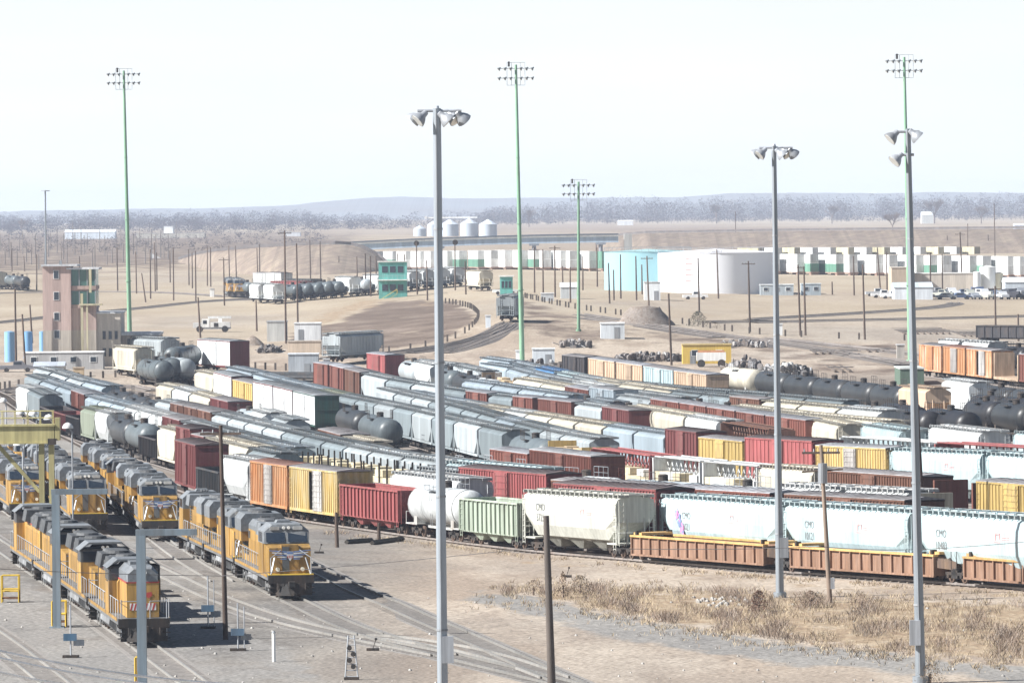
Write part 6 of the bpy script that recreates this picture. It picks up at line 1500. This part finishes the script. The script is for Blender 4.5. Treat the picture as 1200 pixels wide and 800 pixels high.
# straw-coloured grass slope and gravel road sheets lying on the terrain
def sheet(name, poly_top, poly_bot, m, dz=.12, n=40, rough=1.0):
    mb = MB(); xs0, xs1 = max(poly_top[0][0], poly_bot[0][0]), min(poly_top[-1][0], poly_bot[-1][0]); k = 7
    rg = []
    for i in range(n+1):
        x = xs0+(xs1-xs0)*i/n
        a = interp([q[0] for q in poly_top], [q[1] for q in poly_top], x)+noise.noise(Vector((x*.08, 1, 0)))*1.6*rough; b = interp([q[0] for q in poly_bot], [q[1] for q in poly_bot], x)+noise.noise(Vector((x*.08, 7, 0)))*1.6*rough
        r_ = []
        for j in range(k+1):
            p = at(x, b+(a-b)*j/k); p = Vector((p.x, p.y, zat(p.x, p.y)+dz)); r_.append(tuple(p))
        rg.append(r_)
    mb.loft(rg, cap=False, closed=False); tag(link(name, smooth(mb.mesh(name, m), 180)), None, None, None, 'structure')
M_STRAW = mat('straw_grass', (.46, .37, .20), .95, wear=.4, dirt=(.36, .28, .17), scale=.3, streak=False)
M_GRROAD = mat('grey_gravel_road', (.33, .32, .31), .95, wear=.5, dirt=(.25, .24, .23), scale=.5, streak=False, vary=.02, bump=.5)
0 and sheet('grass_slope', [(352, 380), (380, 366), (420, 352), (445, 350)], [(352, 383), (380, 379), (420, 362), (445, 355)], M_STRAW)
0 and sheet('grass_slope', [(476, 357), (500, 352), (520, 353)], [(476, 362), (500, 362), (520, 358)], M_STRAW)
sheet('road', [(176, 296), (190, 303), (215, 315), (250, 326), (290, 334)], [(176, 304), (190, 312), (215, 326), (250, 337), (290, 342)], M_GRROAD)
# intermodal train: each container a thing of its own
def container(c, L=15.4):
    def go():
        m = mat('container_paint', c, .5, wear=.15, dirt=tuple(q*.7 for q in c)); b = MB(); b.box(-L/2, L/2, -1.25, 1.25, 0, 2.58)
        for i in range(14): b.box(-L/2+.3+i*(L-.6)/13-.08, -L/2+.3+i*(L-.6)/13+.08, -1.29, -1.25, .15, 2.6)
        d = MB(); d.box(L/2, L/2+.04, -1.1, 1.1, .15, 2.6)
        return b.mesh('container_body', m), d.mesh('container_door', mat('container_door', tuple(q*.8 for q in c), .5))
    return cached(('cont', c), go)
cw, cg, cy = (.70, .71, .70), (.13, .27, .20), (.50, .46, .32)
r = random.Random(8)
tl = smooth_line([at(x, y) for x, y in ((410, 315), (500, 316), (620, 316), (720, 318), (900, 321), (1050, 323), (1200, 325), (1300, 327))], 5, 5)
X0 = 424; i = 0
step = interp
flat = cached('spine', lambda: MB().box(-8.6, 8.6, -1.3, 1.3, .55, .85).box(-8.2, -6.4, -1.1, 1.1, 0, .9).box(6.4, 8.2, -1.1, 1.1, 0, .9).mesh('well_car', mat('train_well', (.30, .20, .16), .7)))
while X0 < 1235:
    wpx = 16.5 if X0 < 700 else 22.3
    if not (770 < X0 < 880):
        p = min(tl, key=lambda q: abs(proj(q)[0]-X0)); p = Vector((p.x, p.y, zat(p.x, p.y)))
        sc_ = F/p.y; th = math.asin(min(.9, (wpx-4.5)/sc_/15.4*1.0)); rz = th-math.pi/2   # near end turned towards +x
        c1 = cg if r.random() < .17 else cw; c2 = cg if r.random() < .10 else cw
        t = tag(link('well_car', flat, None, p, (0, 0, rz)), 'low well car under the double stack, %s from the left in the distant container train' % ORD[i+1], 'well car', 'well cars of the distant container train')
        for lv, cc in ((0, c1), (1, c2)):
            b_, d_ = container(cc)
            o = thing('shipping_container', p+Vector((0, 0, .6+lv*2.6)), '%s %s container, %s stack from the left in the distant train' % ({0: 'lower', 1: 'upper'}[lv], 'green' if cc == cg else 'white', ORD[i+1]), 'container', 'containers stacked on the distant train', (0, 0, rz))
            link('box', b_, o); link('door', d_, o)
    i += 1; X0 += wpx
# second line of far cars glimpsed above the stacks
for k in range(13):
    x = 880+k*21; p = at(x, 301.5-(x-900)*.004); c = (cy, cw, cy, cw, cw)[k % 5]; b_, d_ = container(c)
    o = thing('shipping_container', p+Vector((0, 0, .9)), '%s container glimpsed behind the stacks, %s from the left' % ({cy: 'yellow', cw: 'white', cg: 'green'}[c], ORD[k+1]), 'container', 'containers glimpsed behind the stacked train', (0, 0, -1.1)); link('box', b_, o); link('door', d_, o)
# hump lead cars
def solo(t, c, px, yb, heading, label, det=False, cat=None, L=None, near_end='r'):
    p = at(px, yb); p.z += .2; m = Matrix.Translation(p) @ Matrix.Rotation(heading, 4, 'Z')
    put_car(TYP[t][1], tree_for(t, c, L or TYP[t][0], det), m, label, TYP[t][1].replace('_', ' '), GROUP[TYP[t][1]])
solo('H', 'lgr', 598, 376.5, rad(-95.5), 'light grey covered hopper rolling down the hump, end towards us', True)
solo('H', 'lgr', 414, 424, rad(-113), 'grey covered hopper alone beside the white shed, side in shade', True)
solo('H', 'crm', 562, 341, rad(-79), 'beige covered hopper right of the near mast on the hump')
solo('H', 'wht', 530, 336, rad(-79), 'white covered hopper left of the near mast on the hump')
ql = [(511, 337.5, 'H', 'wht'), (494, 339, 'H', 'wht'), (478, 341, 'H', 'wht'), (459, 343, 'H', 'wht'), (441, 345, 'H', 'wht'), (424, 346.5, 't', 'lgr'), (408, 347.5, 'H', 'wht'), (392, 349, 't', 'gry'), (380, 350, 't', 'gry'), (368, 351, 't', 'gry'), (356, 352, 't', 'gry'), (343, 353, 't', 'gry')]
for k, (x, y, t, c) in enumerate(ql): solo(t, c, x, y, rad(-76), '%s %s, %s back on the string climbing to the hump' % (PAL[c][1], TYP[t][2], ORD[k+1]))
solo('H', 'wht', 322, 356, rad(-80), 'right of two white hoppers left of the tank string'); solo('H', 'wht', 305, 355, rad(-80), 'left of two white hoppers left of the tank string')
solo('t', 'gry', 290, 349, rad(-80), 'grey tank car behind the two distant locomotives'); solo('t', 'dgr', 26, 341, rad(-76), 'dark tank car at the end of the far left string'); solo('t', 'gry', 16, 340, rad(-76), 'grey tank car second in the far left string'); solo('t', 'gry', 7, 339, rad(-76), 'grey tank car third in the far left string'); solo('B', 'crm', -4, 339, rad(-76), 'cream boxcar at the left edge far string')
solo('B', 'wht', 312, 341, rad(-72), 'white boxcar behind the white hoppers'); solo('B', 'wht', 327, 341, rad(-72), 'second white boxcar behind the white hoppers'); solo('G', 'red', 341, 344, rad(-60), 'red gondola behind the grey tank string'); solo('G', 'dgr', 354, 341, rad(-60), 'dark gondola behind the grey tank string')
for k, x in enumerate((271, 279)):
    p = at(x, 348+k*.3); p.z += .2; put_car('locomotive', cached('locoM', loco_modern), Matrix.Translation(p) @ Matrix.Rotation(rad(-84), 4, 'Z'), 'tiny distant yellow locomotive, %s of the pair on the far plain' % ('left' if k == 0 else 'right'), 'locomotive', 'yellow locomotives far off on the plain')
solo('H', 'crm', 157, 442, rad(-75), 'dull beige covered hopper at the foot of the left green mast', True)
solo('H', 'lgr', 178, 430, rad(-66), 'grey covered hopper behind the curving tank cars', True)
solo('T', 'gry', 182, 455, rad(-76), 'grey tank car curving round below the left green mast', True); solo('T', 'gry', 197, 452, rad(-80), 'second grey tank car on the curve below the left mast', True); solo('T', 'lgr', 208, 452, rad(-76), 'pale tank car behind the curving tank cars', True)
solo('T', 'gry', 214, 438, rad(-99), 'grey tank car highest on the curve, right end', True)
solo('Q', 'mar', 262, 437, rad(-70), 'white-sided boxcar with maroon end alone beyond the tank cars')
solo('f', 'dgr', 320, 446, rad(-32), 'empty dark flatcar left of the rust red boxcars'); solo('f', 'dgr', 352, 450, rad(-32), 'second empty dark flatcar left of the rust red boxcars')
solo('G', 'blk', 1197, 404, rad(-40), 'black gondola at the right edge beyond the orange boxcars')
# vehicles
def vehicle(px, yb, c, label, kind='car', rz=0, group='cars parked by the warehouse'):
    p = at(px, yb); col_ = mat('car_paint', c, .3, .1, wear=.05, streak=False, spec=.6)
    def go():
        b = MB(); L = {'car': 4.6, 'pickup': 5.4, 'van': 5.2}[kind]; W = .9; hb = .95
        side = {'car': [(-L/2, .35), (-L/2, .8), (-L/2+.9, .95), (-L/2+1.5, 1.42), (.7, 1.45), (1.35, .98), (L/2-.1, .85), (L/2, .4)],
                'pickup': [(-L/2, .45), (-L/2, 1.05), (-.6, 1.05), (-.55, 1.75), (.8, 1.78), (1.35, 1.15), (L/2-.1, 1.05), (L/2, .5)],
                'van': [(-L/2, .4), (-L/2, 1.9), (.9, 1.95), (1.6, 1.15), (L/2-.1, 1.0), (L/2, .45)]}[kind]
        b.loft([[(x, -W, z) for x, z in side], [(x, W, z) for x, z in side]]); g = MB()
        t = {'car': (-.9, .6, 1.0, 1.36), 'pickup': (-.45, .75, 1.2, 1.65), 'van': (-1.8, .8, 1.25, 1.75)}[kind]
        for s in (-1, 1): g.box(t[0], t[1], min(s*W, s*(W+.01)), max(s*W, s*(W+.01)), t[2], t[3])
        return b.mesh('vehicle_body', col_), g.mesh('vehicle_glass', M_GLASS), L
    bb, gg, L = cached(('veh', kind, c), go); o = thing('parked_'+('car' if kind != 'pickup' else 'pickup'), p, label, 'car' if kind != 'pickup' else 'pickup', group, (0, 0, rz))
    link('body', bb, o); link('window', gg, o); wh = cached('vwheel', lambda: MB().cyl((0, -.11, 0), (0, .11, 0), .36, n=12).mesh('wheel', M_BLACK))
    for x in (-L*.3, L*.31):
        for y in (-.82, .82): link('wheel', wh, o, (x, y, .36))
vc = [((.72, .73, .74), 'white'), ((.30, .32, .35), 'grey'), ((.08, .12, .22), 'dark blue'), ((.05, .05, .06), 'black'), ((.5, .52, .54), 'silver'), ((.55, .56, .5), 'pale')]
vr = random.Random(4)
for i in range(21):
    x = 1098+i*5.4; y = 346+(i % 3)*2.3; c, cn = vc[vr.randrange(6)]; k = vr.choice(('car', 'pickup', 'van'))
    vehicle(x, y, c, '%s %s, %s from the left among the cars by the warehouse' % (cn, k, ORD[i+1]), k, vr.choice((.1, 1.2, -1.3, -.3)))
for x, y, c, lb in ((1035, 349, (.74, .74, .74), 'white pickup left of the pale metal shed'), (1028, 347, (.5, .52, .54), 'silver pickup furthest left of the parked cars'), (1046, 350, (.72, .73, .74), 'white pickup touching the pale metal shed'), (815, 351, (.74, .74, .74), 'white pickup passing below the white storage tank'), (592, 345, (.74, .74, .74), 'white pickup beside the beige hopper car'), (20, 436, (.2, .2, .22), 'dark pickup at the left end of the office trailer')):
    vehicle(x, y, c, lb, 'pickup', .05, 'pickups scattered beyond the yard')
def crane_truck():
    p, s = spot(249, 389); o = thing('crane_truck', p, 'white boom truck with open cab on the left plain', 'truck'); k = 46/s/9.0
    m = M_WHITE; B = lambda n, *a, mm=m: link(n, MB().box(*[q*k for q in a]).mesh(n, mm), o)
    B('chassis', -3.6, 4.2, -1.1, 1.1, .7, 1.1, mm=M_GREY); B('hood', -4.4, -2.4, -1.1, 1.1, 1.0, 2.2); B('cab', -2.4, -.6, -1.15, 1.15, 1.1, 3.0); B('window', -2.1, -1.2, -1.17, -1.151, 1.9, 2.7, mm=M_GLASS)
    B('service_body', -.4, 4.1, -1.2, 1.2, 1.1, 2.3); B('compartment', .4, 1.4, -1.23, -1.201, 1.2, 2.1, mm=M_BLACK); B('boom', -1.0, 4.3, -.3, .3, 3.1, 3.6); B('boom_post', 1.4, 2.2, -.4, .4, 2.3, 3.1)
    for x in (-2.9, 2.9):
        for y in (-1.1, 1.1): link('wheel', cached('twheel', lambda: MB().cyl((0, -.2, 0), (0, .2, 0), .62, n=14).mesh('wheel', M_BLACK)), o, (x*k, y*k, .6))
crane_truck()
def tank_trailer():
    p, s = spot(833, 429); o = thing('tank_trailer', p+Vector((0, -2, 0)), 'white tank trailer with rusty top parked before the yellow shed', 'trailer'); w_ = 34/s/2
    link('tank', MB().box(-w_, w_, -1, 1, .9, 2.2).mesh('tank', M_WHITE), o); link('top', MB().prism([(-1, 2.2), (1, 2.2), (.5, 2.5), (-.5, 2.5)], -w_+.2, w_-.2).mesh('top', mat('rust_top', (.4, .18, .08), .8)), o)
    for x in (-w_*.7, w_*.7): link('wheel', cached('twheel', lambda: MB().cyl((0, -.2, 0), (0, .2, 0), .62, n=14).mesh('wheel', M_BLACK)), o, (x, -.9, .5))
tank_trailer()
# trees and shrubs that stand apart
M_TW = mat('twig_bark', (.17, .13, .11), .95, wear=.3)
def bare_tree(px, yb, hp, label, seed, wd=1.0):
    p, s = spot(px, yb); h = hp/s; r = random.Random(seed); o = thing('bare_tree', p, label, 'tree', 'bare winter trees'); b = MB(); tk = MB(); th = h*.028
    tk.cyl((0, 0, -.5), (0, 0, h*.3), th, th*.7, n=7); link('trunk', tk.mesh('trunk', M_TW), o)
    def br(q, d, L, t, dep):
        e = q+d*L; b.cyl(tuple(q), tuple(e), t, t*.6, n=4, cap=False)
        if dep == 0: return
        for k in range(4 if dep > 2 else 3):
            nd = (d+Vector((r.uniform(-1, 1)*wd, r.uniform(-1, 1)*wd, r.uniform(-.25, .6)))*.75).normalized(); br(q+d*L*r.uniform(.55, 1), nd, L*r.uniform(.55, .8), t*.6, dep-1)
    for k in range(5): br(Vector((0, 0, h*.27)), Vector((r.uniform(-.7, .7), r.uniform(-.7, .7), 1)).normalized(), h*.27, th*.6, 4)
    link('crown', b.mesh('crown', M_TW), o)
bare_tree(1046, 272, 27, 'big bare tree on the bank right of centre', 2, 1.2); bare_tree(1095, 262, 34, 'tallest bare tree on the right horizon beside the barn', 4); bare_tree(1150, 262, 24, 'bare tree right of the white barn', 6); bare_tree(975, 262, 25, 'bare tree on the horizon between the two right masts', 8)
bare_tree(620, 266, 24, 'bare tree on the horizon right of the middle green mast', 12); bare_tree(840, 262, 26, 'bare tree above the white storage tank', 14); bare_tree(25, 274, 20, 'bare tree at the left horizon', 16)
def shrub(px, yb, hp, wp, label, c=(.05, .06, .04), n=700, seed=1, name='shrub'):
    p, s = spot(px, yb); h = hp/s; w_ = wp/s/2; r = random.Random(seed); o = thing(name, p, label, 'shrub', 'shrubs around the yard'); b = MB()
    for i in range(n):
        z = r.random(); a = r.random()*6.283; q = math.sqrt(r.random())*w_*(1-z)**.5; c_ = Vector((math.cos(a)*q, math.sin(a)*q, z*h)); t = h*.09
        u = Vector((r.uniform(-1, 1), r.uniform(-1, 1), r.uniform(0, 1.4))).normalized()*t; v = Vector((r.uniform(-1, 1), r.uniform(-1, 1), r.uniform(-.5, .5))).normalized()*t*.3; b.quad(c_-v, c_+v, c_+u)
    link('foliage', b.mesh('foliage', mat('shrub_'+str(round(c[0], 2)), c, .95, wear=.5, dirt=(.12, .11, .07), streak=False)), o); link('stem', MB().cyl((0, 0, -.2), (0, 0, h*.5), .08, n=6).mesh('stem', M_TW), o)
shrub(818, 382, 17, 29, 'dark evergreen shrub right of the gravel pile'); shrub(840, 385, 7, 13, 'low grey shrub right of the dark evergreen one', (.16, .13, .10), 300, 2)

# four hoppers, each the last car on its own track, ends towards us
def solo_edge(t, c, x0, x1, yt, label, det=True, h=4.6):
    A = top(x0, yt, h); L = TYP[t][0]; sc_ = F/(A.y-8); dx = (x1-600)/F*(A.y-L)-A.x
    th = math.asin(max(-.9, min(.9, dx/L))); d = Vector((math.sin(th), -math.cos(th), 0)); n = Vector((-d.y, d.x, 0))
    c_ = A+d*(L/2)+n*1.58; c_.z = zat(c_.x, c_.y)+.2
    put_car(TYP[t][1], tree_for(t, c, L, det), Matrix.Translation(c_) @ Matrix.Rotation(math.atan2(d.y, d.x), 4, 'Z'), label, TYP[t][1].replace('_', ' '), GROUP[TYP[t][1]])
solo_edge('h', 'crm', 948, 981, 494.5, 'cream covered hopper with dark grey end, leftmost of four standing ends towards us')
solo_edge('h', 'lbl', 1008, 1055, 501.5, 'pale blue covered hopper, second of four standing ends towards us')
solo_edge('h', 'wht', 1087, 1149, 503.5, 'white covered hopper right of the dark leaning pole, end towards us')
solo_edge('h', 'lbl', 1186, 1250, 508, 'pale blue covered hopper cut by the right edge, rightmost of four')
# ------------------------------------------------------------------ foreground: weeds, road, small posts, wires
None and sheet('road', [(560, 690), (640, 698), (720, 718), (800, 733), (900, 748), (1000, 760), (1100, 772), (1210, 786)], [(560, 706), (640, 720), (720, 742), (800, 760), (900, 777), (1000, 787), (1100, 797), (1210, 812)], M_GRROAD, .05, 60)
def weeds():
    r = random.Random(21); mb = MB(); T = [(560, 693), (640, 684), (700, 686), (800, 690), (900, 696), (1000, 699), (1100, 704), (1230, 712)]; B = [(560, 697), (640, 703), (700, 716), (800, 733), (900, 748), (1000, 760), (1100, 770), (1230, 782)]
    for i in range(34000):
        x = r.uniform(590, 1225); a = interp([q[0] for q in T], [q[1] for q in T], x); b = interp([q[0] for q in B], [q[1] for q in B], x); y = a+(b-a)*r.random()
        dens = noise.noise(Vector((x*.025, y*.07, 3)))+.5*noise.noise(Vector((x*.09, y*.2, 8)))
        if dens < -.05+.5*(r.random()-.5): continue
        if x < 690 and r.random() < .45: continue
        p = at(x, y); h = r.uniform(.08, .36)*(1.0+1.1*max(0, dens))*(1.5 if r.random() < .06 else 1); k = 1 if r.random() < .6 else 2
        for _ in range(k):
            an = r.uniform(0, 3.14); w_ = r.uniform(.009, .022); dx, dy = math.cos(an)*w_, math.sin(an)*w_; lx, ly = r.uniform(-.8, .8)*h, r.uniform(-.8, .8)*h; q = p+Vector((r.uniform(-.2, .2), r.uniform(-.4, .4), -.05))
            m = 0 if dens+.25*r.uniform(-1, 1) < .08 else (1 if r.random() < .6 else 2)
            mb.quad((q.x-dx, q.y-dy, q.z), (q.x+dx, q.y+dy, q.z), (q.x+lx+dx*.5, q.y+ly+dy*.5, q.z+h), (q.x+lx-dx*.5, q.y+ly-dy*.5, q.z+h), m=m)
    for i in range(5200):       # stragglers running out into the gravel and along the near track
        if i < 2600: x = r.uniform(540, 1225); y = interp([q[0] for q in B], [q[1] for q in B], x)+abs(r.gauss(0, 7))
        elif i < 3600: x = r.uniform(560, 1225); y = interp([q[0] for q in T], [q[1] for q in T], x)-abs(r.gauss(0, 4))
        else: x = r.uniform(380, 1225); y = interp([396, 463, 603, 737, 884, 1084, 1200], [623, 632, 648, 662, 674, 687, 697], x)+abs(r.gauss(0, 2.5))
        if noise.noise(Vector((x*.05, y*.15, 12))) < -.02: continue
        p = at(x, y); h = r.uniform(.08, .3)
        for _ in range(3):
            an = r.uniform(0, 3.14); dx, dy = math.cos(an)*.02, math.sin(an)*.02; q = p+Vector((r.uniform(-.12, .12), r.uniform(-.2, .2), -.04)); lx, ly = r.uniform(-.9, .9)*h, r.uniform(-.9, .9)*h
            mb.quad((q.x-dx, q.y-dy, q.z), (q.x+dx, q.y+dy, q.z), (q.x+lx+dx*.5, q.y+ly+dy*.5, q.z+h), (q.x+lx-dx*.5, q.y+ly-dy*.5, q.z+h), m=r.choice((0, 0, 1)))
    ms = [mat('dry_grass_straw', (.46, .37, .25), .95, wear=.3, dirt=(.36, .28, .18), streak=False), mat('dry_grass_brown', (.29, .215, .165), .95, wear=.4, dirt=(.2, .14, .1), streak=False), mat('dry_grass_grey', (.36, .305, .26), .95, wear=.4, streak=False)]
    tag(link('dry_weeds', mb.mesh('dry_weeds', ms)), 'dry brown weeds and straw between the road and the well cars', None, None, 'stuff')
weeds()
shrub(889, 716, 24, 30, 'rust-brown tumbleweed shrub at the foot of the middle grey mast', (.16, .08, .06), 900, 5); shrub(950, 712, 20, 34, 'thin brown shrub left of the power pole', (.30, .21, .16), 700, 6); shrub(680, 696, 22, 40, 'thin pale shrub right of the thick dark pole', (.34, .25, .18), 700, 7)
shrub(625, 697, 18, 30, 'thin pale shrub left of the thick dark pole', (.34, .26, .2), 500, 9); shrub(660, 700, 30, 16, 'tall wispy weed beside the thick dark pole', (.36, .27, .2), 300, 10); shrub(1010, 712, 16, 40, 'thin brown shrub right of the power pole', (.30, .22, .17), 600, 11); shrub(1090, 800, 22, 46, 'dry shrub at the foot of the right-hand mast', (.34, .25, .17), 700, 12)
def rocks():
    r = random.Random(3); mb = MB()
    for i in range(350):
        if i < 50: x, y = r.gauss(850, 20), r.gauss(705, 4)
        else: x, y = r.uniform(0, 1200), r.uniform(690, 820)
        p = at(x, y); s = r.uniform(.06, .22) if i < 50 else r.uniform(.03, .12)
        mb.loft([[(p.x+math.cos(a)*s*k, p.y+math.sin(a)*s*k*.8, p.z+z*s) for a in (0, 1.2, 2.4, 3.7, 5)] for k, z in ((1, -.3), (.9, .5), (.4, .9))])
    tag(link('loose_stones', mb.mesh('loose_stones', mat('pale_stone', (.5, .48, .45), .9, wear=.3))), 'loose pale stones scattered over the dirt', None, None, 'stuff')
rocks()
def post(px, yb, hp, label, kind, group='marker posts by the near tracks'):
    p, s = spot(px, yb); h = hp/s; o = thing('marker_post', p, label, 'post', group)
    if kind == 'white':
        link('post', MB().cyl((0, 0, -.1), (0, 0, h), .1, n=8).mesh('post', M_WHITE), o); link('cap', MB().cyl((0, 0, h), (0, 0, h+.12), .12, .05, n=8).mesh('cap', M_GREY), o)
    else:
        link('post', MB().bar((0, 0, -.1), (0, 0, h), .09).mesh('post', M_GALV), o)
        if kind in ('twin', 'sign'): link('base', MB().box(-.45, .45, -.3, .3, 0, .14).mesh('base', M_BLACK), o)
        if kind == 'twin': link('post', MB().bar((.35, .2, 0), (.35, .2, h*.92), .06).mesh('post', M_GALV), o)
        link('sign_plate', MB().box(-.4, .35, -.1, -.05, h*.32, h*.32+.4).mesh('sign_plate', mat('blue_sign', (.08, .16, .25), .5)), o)
        link('sign_plate', MB().box(.15, .75, .05, .1, h*.22, h*.22+.35).mesh('sign_plate', M_GREY), o)
post(321, 775, 34, 'plain white marker post standing in the dirt', 'white'); post(244, 736, 62, 'left of two signed posts beside the middle track', 'twin'); post(279, 762, 56, 'right of two signed posts beside the brown wooden pole', 'twin'); post(83, 770, 62, 'signed post beside the lower left track', 'sign')
def switch_tower(px, yb, hp, label):
    p, s = spot(px, yb); h = hp/s; o = thing('tall_switch_stand', p, label, 'switch stand'); b = MB()
    for x in (-.35, .35): b.bar((x, 0, -.1), (x*.45, 0, h), .08)
    for i in range(7): t = (i+.5)/7; b.bar((-.35*(1-.55*t), 0, h*t), (.35*(1-.55*t), 0, h*t), .05)
    link('frame', b.mesh('frame', M_GALV), o); link('base', MB().box(-.4, .4, -.2, .2, 0, .15).mesh('base', M_BLACK), o)
    for i in range(4): link('target', MB().cyl((.1-.2*(i % 2), -.05, h*.3+i*h*.14), (.1-.2*(i % 2), -.0, h*.3+i*h*.14), .14, n=8).mesh('target', M_BLACK), o)
switch_tower(412, 796, 52, 'thin grey ladder-like switch stand in front of the turnout')
def switch_box(px, yb, label):
    p, s = spot(px, yb); o = thing('switch_stand', p, label, 'switch stand', 'low switch stands on the near turnout'); o.scale = (.6, .6, .6); link('base', MB().box(-.6, .6, -.25, .25, 0, .25).mesh('base', M_BLACK), o); link('lever', MB().bar((0, 0, .2), (.3, 0, 1.1), .08).mesh('lever', M_BLACK), o); link('target', MB().cyl((.3, -.05, 1.1), (.3, .05, 1.1), .14, n=8).mesh('target', M_BLACK), o)
switch_box(437, 762, 'low black switch stand left of the near mast'); switch_box(664, 676, 'small black switch stand in the dirt beyond the thick pole'); switch_box(374, 648, 'low black switch stand right of the winged locomotive'); switch_box(1148, 694, 'small switch stand by the right well car') if False else None
def yellow_frame(px, yb, wp, hp, label):
    p, s = spot(px, yb); w_ = wp/s/2; h = hp/s; o = thing('yellow_platform', p, label, 'platform', 'small yellow steel platforms'); b = MB()
    for x in (-w_, w_):
        for y in (0, .8): b.bar((x, y, -.1), (x, y, h), .09)
    for z in (h*.5, h): 
        b.bar((-w_, 0, z), (w_, 0, z), .07); b.bar((-w_, .8, z), (w_, .8, z), .07)
    link('railing', b.mesh('railing', M_YEL), o); link('step', MB().box(-w_, w_, 0, .8, .25, .35).mesh('step', mat('rusty_step', (.2, .10, .06), .8)), o); link('step', MB().box(-w_, w_, .1, .8, .7, .78).mesh('step', M_YEL), o)
yellow_frame(69, 734, 16, 30, 'small yellow platform at the foot of the left grey frame'); yellow_frame(12, 706, 20, 32, 'small yellow railed platform near the left edge'); yellow_frame(163, 806, 9, 36, 'yellow ladder at the foot of the right grey frame'); yellow_frame(155, 648, 10, 14, 'little yellow platform right of the camera-facing locomotives') if False else None
def tie_pile(x0, y0, x1, y1, label):
    a, b = at(x0, y0), at(x1, y1); o = thing('timber_beam', a, label, 'beam', 'old timber beams by the red hopper'); d = b-a; m = MB(); m.bar((0, 0, .15), (d.x, d.y, d.z+.15), .42); link('beam', m.mesh('beam', mat('charred_timber', (.05, .045, .04), .9)), o)
tie_pile(406, 637, 436, 635, 'left long dark timber lying below the red open hopper'); tie_pile(436, 638, 472, 633, 'right long dark timber lying below the red open hopper')
# overhead cables crossing the lower left corner, hung between poles outside the picture
def cable(name, pts, dist, r, m, label, group):
    P = []
    for x, y, dd in pts:
        d = ray(x, y); P.append(Vector((0, 0, CZ))+d*(dd/d.y))
    mb = MB(); n = 24; prev = None; rg = []
    for i in range(n+1):
        t = i/n; k = t*(len(P)-1); j = min(int(k), len(P)-2); q = P[j].lerp(P[j+1], k-j); q.z -= 4*t*(1-t)*.35
        rg.append([(q.x, q.y+r*math.cos(a), q.z+r*math.sin(a)) for a in (0, 1.57, 3.14, 4.71)])
    mb.loft(rg); tag(link(name, mb.mesh(name, m)), label, 'cable', group)
cw_ = mat('white_cable', (.8, .8, .8), .5, wear=.05); cd_ = mat('dark_cable', (.16, .15, .15), .6)
for i, (a, b) in enumerate((((-60, 748), (330, 803)), ((-60, 756), (330, 812)), ((-60, 771), (200, 806)))):
    cable('overhead_cable', [(a[0], a[1], 190), (b[0], b[1], 215)], 0, .045, cw_, '%s of three pale cables crossing the lower left corner' % ('top', 'middle', 'bottom')[i], 'pale cables across the lower left corner')
for i, (a, b, c) in enumerate((((-40, 664), (259, 667), (640, 640)), ((640, 638), (720, 635), (962, 640)), ((962, 640), (1075, 636), (1260, 628)))):
    cable('overhead_cable', [(*a, 320), (*b, 330), (*c, 330)], 0, .018, cd_, '%s dark wire strung low across the yard' % ('left', 'middle', 'right')[i], 'dark wires strung across the yard')
# pink and violet spray paint on the end of one pale blue hopper (part of that car)
for o in list(col.objects):
    if o.get('label', '').startswith('pale blue covered hopper lettered CMO 1021 '):
        g = MB(); r = random.Random(2)
        for i in range(46):
            t = r.random(); x = -8.15+t*1.5; z = 3.5-t*1.5+r.uniform(-.45, .45); k = r.uniform(.05, .16); a = r.uniform(0, 3)
            g.quad(*[(x+k*math.cos(a+b_)*1.3, -1.648-.0004*i, z+k*math.sin(a+b_)*1.6) for b_ in (0, 1.3, 2.5, 3.9, 5.1)], m=i % 2)
        link('graffiti', g.mesh('graffiti', [mat('graffiti_pink', (.62, .28, .55), .6), mat('graffiti_blue', (.20, .28, .50), .6)]), o)
